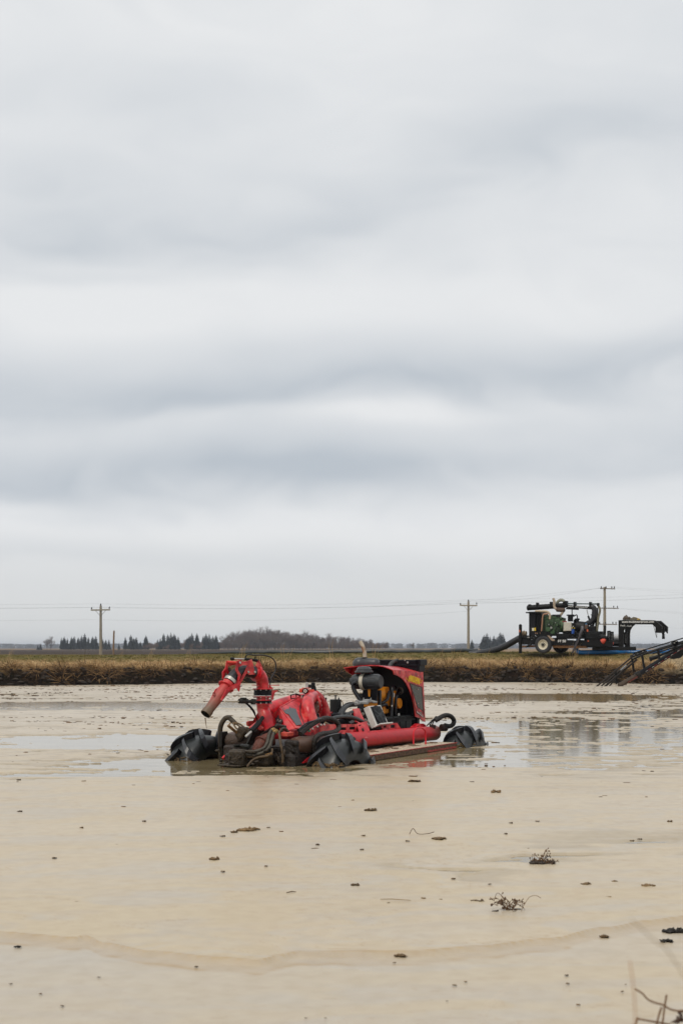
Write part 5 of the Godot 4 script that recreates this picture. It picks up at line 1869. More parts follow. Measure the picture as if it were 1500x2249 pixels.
	s.plate(PackedVector3Array([Vector3(2.091, 2.500, 0.200), Vector3(2.204, 2.542, 0.200), Vector3(2.272, 2.431, 0.200), Vector3(2.249, 2.299, 0.200), Vector3(2.091, 2.323, 0.200)]), 0.12)
	s.box(Vector3(3.789, 2.360, 0.100), Vector3(0.1, 0.14, 0.2))
	var top := part("top_boom", s, black, r)
	s = Shape.new()
	s.tint = lin(70, 84, 84)
	s.drum(Vector3(2.227, 2.399, 0.200), Vector3(3.792, 2.390, 0.200), 0.026, 8)
	s.drum(Vector3(2.173, 2.438, 0.000), Vector3(3.787, 2.374, 0.000), 0.026, 8)
	part("hydraulic_lines", s, steel, top)
	letters("www.PuckEnterprises.com", 0.055, rgb(220, 220, 216), "web_lettering", top, Transform3D(Basis.IDENTITY.rotated(Vector3.BACK, -0.06), Vector3(2.809, 2.253, 0.190)), "Droid Sans", 700, 0.006)
	s = Shape.new()
	s.tint = lin(40, 42, 44)
	s.tube(bend([Vector3(3.411, 2.244, 0.100), Vector3(3.545, 2.221, 0.100), Vector3(3.601, 2.110, 0.100), Vector3(3.589, 1.869, 0.100), Vector3(3.556, 1.673, 0.100), Vector3(3.434, 1.531, 0.100), Vector3(3.278, 1.455, 0.100), Vector3(3.188, 1.346, 0.100)], 5), 0.125, 14)
	s.drum(Vector3(3.578, 1.870, 0.100), Vector3(3.574, 1.826, 0.100), 0.155, 16)
	part("boom_hose", s, rubber, r)
	s = Shape.new()
	s.tint = ink
	s.bar(Vector3(3.673, 2.180, -0.100), Vector3(3.651, 0.973, -0.100), 0.10, 0.12, Vector3.BACK)
	s.bar(Vector3(3.629, 1.829, -0.100), Vector3(3.361, 0.952, -0.100), 0.09, 0.10, Vector3.BACK)
	s.bar(Vector3(3.501, 1.322, 0.100), Vector3(3.723, 0.992, 0.100), 0.08, 0.10, Vector3.BACK)
	s.bar(Vector3(3.434, 1.388, 0.100), Vector3(3.567, 0.949, 0.100), 0.07, 0.10, Vector3.BACK)
	part("boom_mast", s, black, r)
	s = Shape.new()
	s.tint = lin(150, 152, 136)
	s.tube(bend([Vector3(3.789, 2.305, 0.100), Vector3(3.867, 2.151, 0.100), Vector3(3.856, 1.954, 0.100), Vector3(3.800, 1.758, 0.100), Vector3(3.767, 1.430, 0.100), Vector3(3.712, 0.949, 0.100)], 5), 0.055, 10)
	part("return_hose", s, mud, r)
	s = Shape.new()
	s.tint = ink
	s.drum(Vector3(3.300, 1.806, 0.100), Vector3(3.389, 1.564, 0.100), 0.05, 12)
	var ram := part("boom_ram", s, black, r)
	s = Shape.new()
	s.tint = lin(200, 200, 196)
	s.drum(Vector3(3.233, 2.114, 0.100), Vector3(3.311, 1.784, 0.100), 0.02, 8)
	part("ram_rod", s, steel, ram)
	# pump, panel, filters
	s = Shape.new()
	s.tint = coal
	s.drum(Vector3(2.452, 1.548, 0.200), Vector3(2.452, 1.878, 0.200), 0.13, 14)
	s.box(Vector3(2.452, 1.856, 0.200), Vector3(0.34, 0.06, 0.2))
	s.drum(Vector3(2.531, 1.877, 0.200), Vector3(2.531, 2.164, 0.200), 0.025, 8)
	s.tube(bend([Vector3(2.520, 1.789, 0.200), Vector3(2.632, 1.810, 0.200), Vector3(2.744, 1.864, 0.200), Vector3(2.789, 1.809, 0.200), Vector3(2.789, 1.655, 0.200)], 4), 0.028, 8)
	s.drum(Vector3(2.789, 1.479, 0.200), Vector3(2.789, 1.699, 0.200), 0.09, 12)
	s.box(Vector3(2.789, 1.655, 0.200), Vector3(0.24, 0.05, 0.14))
	s.drum(Vector3(2.654, 1.480, 0.200), Vector3(2.654, 1.634, 0.200), 0.05, 10)
	var primer := part("priming_pump", s, black, r)
	s = Shape.new()
	s.tint = lin(28, 26, 26)
	s.box(Vector3(2.673, 1.217, 0.100), Vector3(1.1, 0.52, 0.7), Basis.IDENTITY, 0.03)
	s.drum(Vector3(2.793, 1.302, 0.300), Vector3(3.195, 1.256, 0.300), 0.27, 18, 0.02)
	s.box(Vector3(2.677, 0.864, 0.200), Vector3(1.6, 0.20, 1.0), Basis.IDENTITY, 0.02)
	for k in 14:
		s.lump(Vector3(2.554, 0.904, 0.750) + Vector3(0.075 * k, 0.14 * sin(k * 2.1), 0.04 * cos(k * 3.0)), Vector3(0.06, 0.07, 0.05), 0.6, rough_noise, 4, 6)
	s.box(Vector3(3.437, 0.971, 0.200), Vector3(0.5, 0.7, 0.5), Basis.IDENTITY, 0.03)
	var pump := part("main_pump", s, black, r)
	s = Shape.new()
	s.tint = lin(150, 40, 42)
	s.box(Vector3(2.267, 1.542, 0.600), Vector3(0.22, 0.05, 0.06))
	s.box(Vector3(2.997, 1.485, 0.400), Vector3(0.20, 0.05, 0.06))
	s.tint = lin(226, 110, 70)
	s.box(Vector3(3.393, 1.098, 0.600), Vector3(0.07, 0.12, 0.04))
	s.box(Vector3(3.507, 0.595, 0.920), Vector3(0.05, 0.06, 0.02))
	part("red_markers", s, plain, pump)
	s = Shape.new()
	s.tint = lin(96, 70, 54)
	s.box(Vector3(3.287, 1.276, 0.400), Vector3(0.16, 0.22, 0.2), Basis.IDENTITY, 0.03)
	s.tint = lin(60, 100, 130)
	s.drum(Vector3(3.172, 1.409, 0.300), Vector3(3.239, 1.299, 0.300), 0.12, 14)
	part("pump_outlet", s, plain, pump)
	s = Shape.new()
	s.tint = lin(200, 196, 182)
	s.box(Vector3(2.456, 1.298, 0.720), Vector3(0.38, 0.42, 0.14), Basis.IDENTITY, 0.015)
	s.box(Vector3(2.311, 1.124, 0.720), Vector3(0.12, 0.10, 0.08), Basis.IDENTITY, 0.01)
	part("control_cabinet", s, plain, r)
	s = Shape.new()
	s.tint = lin(34, 84, 170)
	s.drum(Vector3(2.708, 0.947, 0.700), Vector3(2.708, 1.166, 0.700), 0.075, 14)
	var filt := part("fuel_filter", s, plain, r)
	s = Shape.new()
	s.tint = lin(214, 186, 80)
	s.box(Vector3(2.690, 1.231, 0.760), Vector3(0.05, 0.05, 0.03))
	s.box(Vector3(2.790, 1.219, 0.760), Vector3(0.05, 0.05, 0.03))
	s.tint = lin(220, 220, 214)
	s.box(Vector3(2.735, 1.296, 0.760), Vector3(0.04, 0.04, 0.03))
	part("filter_caps", s, plain, filt)
	s = Shape.new()
	s.tint = lin(84, 80, 84)
	s.tube(bend([Vector3(3.254, 1.289, 1.050), Vector3(3.272, 1.136, 1.120), Vector3(3.213, 0.985, 1.150), Vector3(3.147, 0.833, 1.150)], 5), [0.085, 0.085, 0.085, 0.085, 0.085, 0.084, 0.082, 0.08, 0.078, 0.074, 0.07, 0.066, 0.062, 0.06, 0.058, 0.056], 12)
	s.drum(Vector3(3.191, 0.941, 1.150), Vector3(2.782, 0.031, 1.150), 0.032, 8)
	s.drum(Vector3(3.217, 0.854, 1.250), Vector3(2.864, 0.032, 1.250), 0.026, 8)
	part("support_leg", s, rubber, r)
	# storage and neck
	s = Shape.new()
	s.tint = lin(22, 23, 25)
	s.box(Vector3(3.703, 0.642, 0.200), Vector3(0.62, 0.70, 1.3), Basis.IDENTITY, 0.015)
	s.box(Vector3(3.838, 1.012, 0.300), Vector3(0.5, 0.10, 0.9), Basis.IDENTITY, 0.015)
	s.box(Vector3(4.101, 0.554, 0.200), Vector3(0.50, 0.56, 1.2), Basis.IDENTITY, 0.015)
	for k in 6:
		s.bar(Vector3(3.627, 0.920, 0.870) + Vector3(0, -0.10 * k, 0), Vector3(4.088, 0.919, 0.870) + Vector3(0, -0.10 * k, 0), 0.018, 0.03)
	s.bar(Vector3(4.193, 1.335, 0.400), Vector3(4.171, 0.901, 0.400), 0.10, 0.10, Vector3.BACK)
	s.bar(Vector3(3.832, 0.746, 0.900), Vector3(3.986, 0.767, 0.900), 0.03, 0.01)
	s.bar(Vector3(3.625, 0.248, 0.600), Vector3(5.719, 0.227, 0.600), 0.16, 0.10)
	s.bar(Vector3(3.550, 0.248, -0.600), Vector3(5.457, 0.248, -0.600), 0.16, 0.10)
	part("storage_box", s, black, r)
	for p in [Vector3(4.380, 0.791, 0.400), Vector3(4.499, 0.748, 0.300), Vector3(5.121, 0.725, 0.200)]:
		s = Shape.new()
		s.tint = lin(30, 31, 33)
		s.box(p, Vector3(0.16, 0.60, 0.10), Basis.IDENTITY, 0.008)
		var panel := part("vent_panel", s, black, r)
		s = Shape.new()
		s.tint = lin(150, 150, 150)
		for k in 7:
			s.box(p + Vector3(0.02, 0.20 - k * 0.065, 0.054), Vector3(0.07, 0.018, 0.006), Basis.IDENTITY, 0.002)
		part("vent_slots", s, plain, panel)
	s = Shape.new()
	s.tint = lin(206, 74, 50)
	s.lathe(PackedVector2Array([Vector2(0, 0), Vector2(0.13, 0.0), Vector2(0.12, 0.10), Vector2(0.06, 0.2), Vector2(0.0, 0.22)]), Transform3D(Basis(Vector3.FORWARD, 1.0), Vector3(4.161, 0.551, 0.900)), 14)
	s.box(Vector3(4.280, 0.508, 0.850), Vector3(0.14, 0.12, 0.1), Basis.IDENTITY, 0.02)
	part("red_valve", s, plain, r)
	s = Shape.new()
	s.tint = lin(206, 74, 50)
	s.box(Vector3(4.592, 0.486, 0.600), Vector3(0.12, 0.12, 0.1), Basis.IDENTITY, 0.02)
	part("red_valve", s, plain, r)
	s = Shape.new()
	s.tint = lin(196, 198, 202)
	s.drum(Vector3(4.468, 0.774, -0.300), Vector3(4.733, 0.773, -0.300), 0.17, 18, 0.03)
	part("white_tank", s, plain, r)
	for z in [0.55, -0.80]:
		s = Shape.new()
		s.tint = ink
		var dz := Vector3(0, 0, z - 0.55)
		var leg := PackedVector3Array()
		for p in [Vector3(4.885, 1.588, 0.550), Vector3(6.609, 1.564, 0.550), Vector3(6.938, 1.273, 0.550), Vector3(6.928, 0.953, 0.550), Vector3(6.459, 1.394, 0.550), Vector3(5.363, 1.401, 0.550), Vector3(5.233, 1.284, 0.550), Vector3(5.135, 1.112, 0.550), Vector3(5.113, 0.939, 0.550), Vector3(5.113, 0.141, 0.550), Vector3(4.885, 0.140, 0.550)]:
			leg.append(p + dz)
		s.plate(leg, 0.13)
		var neck := part("gooseneck_beam", s, black, r)
		letters("Puck", 0.07, rgb(206, 206, 202), "gusset_lettering", neck, Transform3D(Basis.IDENTITY, Vector3(5.098, 1.326, 0.625) + dz), "Droid Serif", 700, 0.006)
		if z > 0:
			letters("www.PuckEnterprises.com", 0.085, rgb(226, 226, 222), "web_lettering", neck, Transform3D(Basis.IDENTITY, Vector3(5.810, 1.500, 0.620)), "Droid Sans", 700, 0.006)
			s = Shape.new()
			s.tint = lin(200, 200, 196)
			s.bar(Vector3(5.037, 1.596, 0.550), Vector3(6.438, 1.576, 0.550), 0.01, 0.10)
			part("pale_edge", s, plain, neck)
	s = Shape.new()
	s.tint = ink
	s.box(Vector3(6.722, 1.132, -0.050), Vector3(0.22, 0.30, 1.2), Basis.IDENTITY, 0.02)
	s.drum(Vector3(6.861, 1.282, -0.050), Vector3(6.861, 0.765, -0.050), 0.055, 12)
	s.drum(Vector3(6.872, 0.808, -0.050), Vector3(6.872, 0.690, -0.050), 0.07, 12)
	s.bar(Vector3(6.913, 1.065, 0.050), Vector3(6.956, 1.065, 0.050), 0.02, 0.02)
	s.bar(Vector3(6.913, 0.915, 0.050), Vector3(6.956, 0.915, 0.050), 0.02, 0.02)
	s.bar(Vector3(6.956, 0.915, 0.050), Vector3(6.956, 0.786, 0.050), 0.015, 0.015)
	part("coupler", s, black, r)
	s = Shape.new()
	s.tint = lin(96, 96, 96)
	s.tube(bend([Vector3(6.513, 1.383, 0.500), Vector3(6.556, 1.191, 0.500), Vector3(6.662, 0.762, 0.500), Vector3(6.673, 0.933, 0.500), Vector3(6.662, 1.233, 0.500)], 5), 0.012, 5)
	part("safety_chain", s, steel, r)
	s = Shape.new()
	s.tint = lin(96, 86, 74)
	s.lump(Vector3(5.153, 1.659, 0.100), Vector3(0.19, 0.14, 0.25), 0.7, rough_noise, 6, 9)
	s.tint = lin(110, 104, 84)
	s.lump(Vector3(5.479, 1.626, 0.000), Vector3(0.20, 0.10, 0.25), 0.7, rough_noise, 6, 9)
	s.tint = lin(206, 176, 70)
	s.lump(Vector3(5.697, 1.613, 0.000), Vector3(0.10, 0.06, 0.15), 0.6, rough_noise, 5, 8)
	part("strapped_bundle", s, mud, r)


# ---- black boom that reaches down the bank into the slurry at the right

func intake_boom() -> void:
	var r := thing("intake_boom", "black pipe boom with red and white tape reaching down the bank into slurry", "boom", Vector3.ZERO, 0.0)
	var ink := lin(18, 19, 21)
	var s := Shape.new()
	s.tint = lin(24, 26, 30)
	s.drum(Vector3(16.216, 2.897, -59.600), Vector3(12.355, 0.501, -59.200), 0.105, 18, 0.02)
	var pipe := part("main_pipe", s, black, r)
	s = Shape.new()
	s.tint = lin(44, 40, 38)
	s.drum(Vector3(12.412, 0.539, -59.200), Vector3(12.242, 0.425, -59.200), 0.145, 18, 0.03)
	part("pipe_collar", s, black, pipe)
	s = Shape.new()
	s.tint = lin(92, 78, 64)
	s.drum(Vector3(12.318, 0.472, -59.200), Vector3(11.463, 0.035, -58.900), 0.098, 18, 0.02)
	part("lower_pipe", s, mud, pipe)
	var a := Vector3(16.058, 2.800, -59.580) + Vector3(0.02, -0.035, 0.105)
	var b := Vector3(12.549, 0.622, -59.220) + Vector3(0.02, -0.035, 0.105)
	for k in 26:
		s = Shape.new()
		s.tint = lin(150, 26, 34) if k % 2 == 0 else lin(222, 216, 210)
		var u := k / 26.0
		s.bar(a.lerp(b, u), a.lerp(b, u + (0.036 if k % 2 == 0 else 0.024)), 0.055, 0.012, Vector3.BACK)
		part("reflective_tape", s, plain, pipe)
	s = Shape.new()
	s.tint = lin(150, 40, 36)
	s.bar(Vector3(12.290, 0.409, -59.070), Vector3(11.840, 0.167, -58.900), 0.05, 0.012, Vector3.BACK)
	part("reflective_tape", s, plain, pipe)
	var rails := [[1308, 1509, 1387, 1443, -58.7, 0.035], [1317, 1509, 1391, 1447, -59.3, 0.035], [1326, 1509, 1398, 1448, -58.9, 0.045], [1336, 1508, 1365, 1478, -59.5, 0.03], [1387, 1443, 1420, 1430, -58.7, 0.035], [1391, 1447, 1426, 1431, -59.3, 0.04]]
	for q in rails:
		s = Shape.new()
		s.tint = lin(44, 38, 33) if q[0] < 1340 else ink
		s.drum(photo_point(q[0], q[1], -q[4]), photo_point(q[2], q[3], -q[4]), q[5], 8, 0.004)
		part("rail", s, black, r)
	for q in [[1392, 1434, 1610, 1368, -58.8, 0.025], [1396, 1440, 1610, 1374, -59.4, 0.03], [1416, 1436, 1610, 1380, -59.0, 0.04], [1432, 1436, 1610, 1384, -59.3, 0.03], [1448, 1440, 1500, 1417, -59.1, 0.045]]:
		s = Shape.new()
		s.tint = ink
		s.drum(photo_point(q[0], q[1], -q[4]), photo_point(q[2], q[3], -q[4]), q[5], 8, 0.004)
		part("rail", s, black, r)
	for q in [[1387, 1445, 1391, 1474, 0.10], [1409, 1438, 1414, 1468, 0.10], [1444, 1424, 1447, 1447, 0.10], [1351, 1474, 1353, 1502, 0.08], [1480, 1410, 1483, 1432, 0.10]]:
		s = Shape.new()
		s.tint = ink
		s.bar(photo_point(q[0], q[1], 59.0), photo_point(q[2], q[3], 59.0), q[4], 0.08, Vector3.BACK)
		part("strut", s, black, r)
	s = Shape.new()
	s.tint = lin(40, 42, 44)
	for k in 12:
		s.box(photo_point(1386 + k * 2.6, 1441 - k * 1.0 + 2.0 * sin(k * 2.2), 58.9), Vector3(0.10, 0.09, 0.16), Basis(Vector3.BACK, k * 0.7), 0.008)
	for k in 6:
		s.box(photo_point(1477 + k * 1.8, 1414 + 4.0 * sin(k * 2.4), 58.9), Vector3(0.12, 0.14, 0.2), Basis(Vector3.BACK, k * 0.8), 0.008)
	var pivot := part("pivot_linkage", s, black, r)
	s = Shape.new()
	s.tint = lin(200, 198, 190)
	for p in [[1392, 1439], [1400, 1436], [1407, 1434], [1411, 1431], [1389, 1445], [1480, 1412], [1484, 1408]]:
		s.box(photo_point(p[0], p[1], 58.75), Vector3(0.05, 0.03, 0.03), Basis.IDENTITY, 0.004)
	part("fittings", s, steel, pivot)
	s = Shape.new()
	s.tint = lin(150, 156, 162)
	s.drum(Vector3(11.529, 0.677, -58.850), Vector3(11.774, 0.884, -58.850), 0.03, 10)
	part("ram_rod", s, steel, pivot)
	s = Shape.new()
	s.tint = ink
	s.drum(Vector3(13.087, 1.137, -60.300), Vector3(13.473, 1.253, -60.300), 0.085, 14)
	s.drum(Vector3(13.048, 1.117, -60.300), Vector3(13.125, 1.137, -60.300), 0.105, 14)
	part("roller", s, black, r)
	s = Shape.new()
	s.tint = ink
	s.plate(PackedVector3Array([Vector3(13.889, 1.251, -60.600), Vector3(14.393, 1.503, -60.600), Vector3(14.549, 1.581, -60.600), Vector3(14.937, 1.581, -60.600), Vector3(14.549, 1.348, -60.600), Vector3(14.355, 1.173, -60.600), Vector3(14.064, 1.125, -60.600)]), 0.5)
	part("skid", s, black, r)
	s = Shape.new()   # the carriage it hangs from, on the ramp to the right
	s.tint = ink
	s.box(Vector3(16.849, 2.336, -60.500), Vector3(0.5, 1.5, 0.6), Basis.IDENTITY, 0.03)
	s.box(Vector3(17.378, 1.659, -61.000), Vector3(1.6, 0.3, 1.4), Basis.IDENTITY, 0.03)
	part("carriage", s, black, r)


func photo_point(px: float, py: float, d: float) -> Vector3:   # a point at distance d, from its bearing and rise as surveyed from the camera
	return Vector3((px - 750.0) / 3124.0 * d, EYE - (py - 1423.0) / 3124.0 * d, -d)


func hoses() -> void:
	var s := Shape.new()
	s.tint = lin(66, 70, 72)
	var way := []
	var rad := PackedFloat32Array()
	for k in 60:
		var x := lerpf(-7.4, 7.0, k / 59.0)
		way.append(Vector3(x, land(x, 73.4) + 0.10 + 0.012 * sin(x * 1.3), -73.4 + 0.5 * sin(x * 0.4)))
		rad.append(lerpf(0.02, 0.105, clampf((x + 7.6) / 3.0, 0.0, 1.0)))
	s.tube(PackedVector3Array(way), rad, 10)
	single("drag_hose", s, rubber, "long dark hose lying along the grass crest beyond the lagoon", "hose")
	s = Shape.new()
	s.tint = lin(44, 46, 48)
	var q := [Vector3(6.408, 1.268, -71.500), Vector3(6.857, 1.337, -71.400), Vector3(7.293, 1.406, -71.200), Vector3(7.727, 1.520, -71.000), Vector3(8.159, 1.702, -70.800), Vector3(8.543, 1.928, -70.600), Vector3(8.937, 2.153, -70.500), Vector3(9.072, 2.254, -70.500)]
	s.tube(bend(q, 5), 0.155, 14)
	for k in 34:
		var u := bend(q, 5)
		var i := mini(k + 1, u.size() - 2)
		s.lathe(PackedVector2Array([Vector2(0.15, -0.02), Vector2(0.165, 0.0), Vector2(0.15, 0.02)]), Transform3D(Shape.along(u[i + 1] - u[i]), u[i]), 14)
	single("suction_hose", s, rubber, "thick black suction hose rising from the grass to the pump trailer", "hose")
	s = Shape.new()
	s.tint = lin(38, 112, 176)
	s.tube(bend([Vector3(11.441, 2.149, -68.600), Vector3(11.397, 1.973, -68.600), Vector3(11.325, 1.710, -68.500), Vector3(11.298, 1.512, -68.400), Vector3(11.391, 1.403, -68.300), Vector3(11.697, 1.392, -68.300), Vector3(12.444, 1.404, -68.200), Vector3(13.713, 1.393, -68.000), Vector3(14.931, 1.405, -67.600), Vector3(16.373, 1.428, -67.300), Vector3(18.659, 1.450, -67.000)], 6), 0.105, 14)
	single("blue_hose", s, glossy, "bright blue discharge hose running along the bank before the trailer", "hose")


# ---- utility poles and wires

func utility_pole(label: String, x: float, d: float, top: float, arm: float, tall_kind: bool) -> Node3D:
	var base := 0.4
	var r := thing("utility_pole", label, "utility pole", Vector3(x, base, -d), 0.0)
	var h := top - base
	var s := Shape.new()
	s.tint = lin(164, 156, 140)
	s.tube(PackedVector3Array([Vector3(0, -0.5, 0), Vector3(0, h * 0.5, 0), Vector3(0, h, 0)]), [0.23, 0.20, 0.16], 12)
	part("pole", s, weathered, r)
	if not tall_kind:
		s = Shape.new()
		s.tint = lin(176, 168, 150)
		s.box(Vector3(0, h - 0.62, 0.2), Vector3(arm, 0.20, 0.14), Basis(Vector3.BACK, 0.02 if x < 0 else -0.015), 0.01)
		var bar := part("crossarm", s, weathered, r)
		s = Shape.new()
		s.tint = lin(120, 116, 108)
		s.bar(Vector3(0.0, h - 1.5, 0.2), Vector3(0.75, h - 0.65, 0.2), 0.05, 0.03)
		s.bar(Vector3(0.0, h - 1.5, 0.2), Vector3(-0.75, h - 0.65, 0.2), 0.05, 0.03)
		part("brace", s, plain, bar)
		for o in [Vector3(-arm * 0.46, h - 0.52, 0.2), Vector3(arm * 0.46, h - 0.45, 0.2), Vector3(0, h, 0)]:
			s = Shape.new()
			s.tint = lin(40, 40, 44)
			s.drum(o, o + Vector3(0, 0.28, 0), 0.09, 10, 0.03)
			part("insulator", s, glossy, r)
	else:
		for q in [[0.15, 2.0, 0.9], [2.75, 2.9, 0.9], [4.9, 2.5, 0.8]]:
			s = Shape.new()
			s.tint = lin(124, 116, 104)
			s.box(Vector3(0.35, h - q[0] - 0.1, 0.2), Vector3(q[1], 0.13, 0.12), Basis(Vector3.BACK, -0.02), 0.01)
			part("crossarm", s, weathered, r)
			for o in [-0.42, -0.1, 0.28, 0.45]:
				s = Shape.new()
				s.tint = lin(44, 44, 48)
				s.drum(Vector3(0.35 + q[1] * o, h - q[0] - 0.03, 0.2), Vector3(0.35 + q[1] * o, h - q[0] + 0.22, 0.2), 0.07, 8, 0.02)
				part("insulator", s, glossy, r)
	return r


func wire(label: String, a: Vector3, b: Vector3, sag: float, thick: float, group := "") -> void:
	var s := Shape.new()
	s.tint = lin(150, 152, 156)
	var way := PackedVector3Array()
	for k in 25:
		var u := k / 24.0
		way.append(a.lerp(b, u) - Vector3(0, sag * 4.0 * u * (1.0 - u), 0))
	s.tube(way, thick, 5, false)
	single("power_line", s, plain, label, "power line", group)


func poles() -> void:
	utility_pole("weathered wooden utility pole with one crossarm behind the field at left", -33.8, 200.0, EYE + 93.0 / 3124.0 * 200.0, 2.7, false)
	utility_pole("slender utility pole with one crossarm standing left of the pump trailer", 19.6, 220.0, EYE + 102.0 / 3124.0 * 220.0, 2.7, false)
	utility_pole("tall utility pole with three crossarms rising behind the pump trailer", 35.1, 190.0, EYE + 134.0 / 3124.0 * 190.0, 2.4, true)
	var s := Shape.new()
	s.tint = lin(146, 118, 92)
	s.tube(PackedVector3Array([Vector3(-24.0, 0.2, -150.0), Vector3(-24.0, 2.0, -150.0), Vector3(-23.95, 3.42, -150.0)]), [0.10, 0.095, 0.085], 8)
	single("wooden_post", s, weathered, "short brown bare post right of the left utility pole", "post")
	var top1 := EYE + 93.0 / 3124.0 * 200.0
	var top2 := EYE + 102.0 / 3124.0 * 220.0
	for k in 3:
		var o: float = [-1.24, 0.0, 1.24][k]
		var up: float = [-0.28, 0.26, -0.22][k]
		var which: String = ["front", "topmost", "back"][k]
		wire("%s wire of the three between the left pole and the slender pole" % which, Vector3(-33.8 + o, top1 + up, -200.0), Vector3(19.6 + o, top2 + up, -220.0), 0.45, 0.008)
		wire("%s wire of the three leaving the left pole out of the picture" % which, Vector3(-33.8 + o, top1 + up, -200.0), Vector3(-120.0 + o, top1 + up + 0.6, -168.0), 0.7, 0.008)
		wire("%s wire of the three running from the slender pole behind the trailer" % which, Vector3(19.6 + o, top2 + up, -220.0), Vector3(110.0 + o, top2 + up + 5.0, -238.0), 0.9, 0.008)
	wire("lone lower wire strung between the left pole and the slender pole", Vector3(-33.8, top1 - 2.0, -200.0), Vector3(19.6, top2 - 1.5, -220.0), 0.65, 0.008)
	wire("lone lower wire leaving the left pole out of the picture", Vector3(-33.8, top1 - 2.0, -200.0), Vector3(-120.0, top1 - 1.9, -168.0), 0.4, 0.008)
	var top3 := EYE + 134.0 / 3124.0 * 190.0
	var which3 := ["uppermost", "second from the top", "third from the top", "fourth from the top", "lowest"]
	for k in 5:
		var dy: float = [0.0, -0.15, -2.8, -2.9, -5.0][k]
		wire("wire leaving the tall pole to the right, %s" % which3[k], Vector3(35.1 + [0.8, 1.2, 1.0, 1.6, 1.4][k], top3 + dy, -190.0), Vector3(105.0, top3 + dy - [2.2, 3.4, 2.6, 3.6, 2.0][k], -170.0), 0.8, 0.006)
	wire("wire climbing from the slender pole to the top of the tall pole", Vector3(19.6, top2, -220.0), Vector3(35.1, top3, -190.0), 0.5, 0.010)
	wire("wire climbing from far left to the top of the tall pole", Vector3(-5.0, top2 - 0.4, -240.0), Vector3(35.1, top3 - 0.1, -190.0), 0.6, 0.009)


# ---- trees

func bare_tree(key: int, h: float, spread: float) -> Array:   # [trunk and limbs, twigs]
	var rng := RandomNumberGenerator.new()
	rng.seed = key
	var wood := Shape.new()
	var twig := Shape.new()
	wood.tint = lin(120, 108, 98).lerp(lin(98, 86, 80), rng.randf())
	twig.tint = lin(112, 102, 95).lerp(lin(128, 108, 96), rng.randf())
	var todo := [[Vector3.ZERO, Vector3(rng.randf_range(-0.05, 0.05), 1, rng.randf_range(-0.05, 0.05)), h * 0.36, h * 0.022, 0]]
	while todo.size():
		var b: Array = todo.pop_back()
		var p: Vector3 = b[0]
		var d: Vector3 = (b[1] as Vector3).normalized()
		var l: float = b[2]
		var w: float = b[3]
		var level: int = b[4]
		var q := p + d * l
		var mid := p + d * l * 0.5 + Vector3(rng.randf_range(-1, 1), rng.randf_range(-1, 1), rng.randf_range(-1, 1)) * l * 0.05
		(wood if level < 3 else twig).tube(PackedVector3Array([p, mid, q]), [w, w * 0.8, w * 0.6], 5 if level < 2 else 3, false)
		if level >= 5:
			continue
		var n: int = [6, 5, 4, 4, 3][level]
		for k in n:
			var at: Vector3 = p.lerp(q, lerpf(0.45 if level else 0.30, 1.0, (k + 1.0) / n))
			var side := Vector3(rng.randf_range(-1, 1), rng.randf_range(-0.25, 0.5), rng.randf_range(-1, 1)).normalized()
			var nd := (d * rng.randf_range(0.5, 1.0) + side * spread * rng.randf_range(0.5, 1.0) + Vector3.UP * 0.22).normalized()
			todo.append([at, nd, l * rng.randf_range(0.55, 0.78), maxf(w * 0.55, 0.012), level + 1])
	return [wood, twig]


func conifer(key: int, h: float, wide: float) -> Array:
	var rng := RandomNumberGenerator.new()
	rng.seed = key
	var trunk := Shape.new()
	trunk.tint = lin(70, 60, 52)
	trunk.tube(PackedVector3Array([Vector3.ZERO, Vector3(0, h * 0.5, 0), Vector3(0, h * 0.98, 0)]), [h * 0.02, h * 0.012, h * 0.003], 6)
	var crown := Shape.new()
	var y := h * 0.06
	while y < h * 0.98:
		var u := y / h
		var reach := wide * pow(1.0 - u, 0.8) * rng.randf_range(0.75, 1.15) + 0.08
		var n := int(lerpf(20.0, 8.0, u))
		for k in n:
			var a := TAU * (k + rng.randf()) / n
			var out := Vector3(cos(a), 0, sin(a))
			var r := reach * rng.randf_range(0.6, 1.1)
			var droop := r * rng.randf_range(0.05, 0.35)
			var across := Vector3(-sin(a), 0, cos(a)) * r * rng.randf_range(0.26, 0.42)
			var p := Vector3(0, y + r * 0.12, 0)
			var tip := p + out * r - Vector3(0, droop, 0)
			var m := p + out * r * 0.6 + Vector3(0, r * 0.04, 0)
			crown.tint = lin(34, 46, 36).lerp(lin(56, 66, 48), rng.randf())
			crown.tri(p, m + across, tip)
			crown.tri(p, tip, m - across)
			crown.tri(p, m + across * 0.6 - Vector3(0, r * 0.3, 0), tip)
			crown.tri(p, tip, m - across * 0.6 - Vector3(0, r * 0.3, 0))
		y += h * lerpf(0.045, 0.03, u)
	return [trunk, crown]


func grow(called: String, shapes: Array, mats: Array, names: Array) -> Node3D:
	var o := Node3D.new()
	o.name = called
	for k in 2:
		part(names[k], shapes[k], mats[k], o)
	return o


func plant(proto: Node3D, x: float, d: float, size: float, wide: float, turn: float, label: String, group := "") -> void:
	var c: Node3D = proto.duplicate()
	c.name = numbered(proto.name)
	add_child(c)
	c.position = Vector3(x, land(x, d), -d)
	c.rotation.y = turn
	c.scale = Vector3(size * wide, size, size * wide)
	tag(c, label, "tree", group)


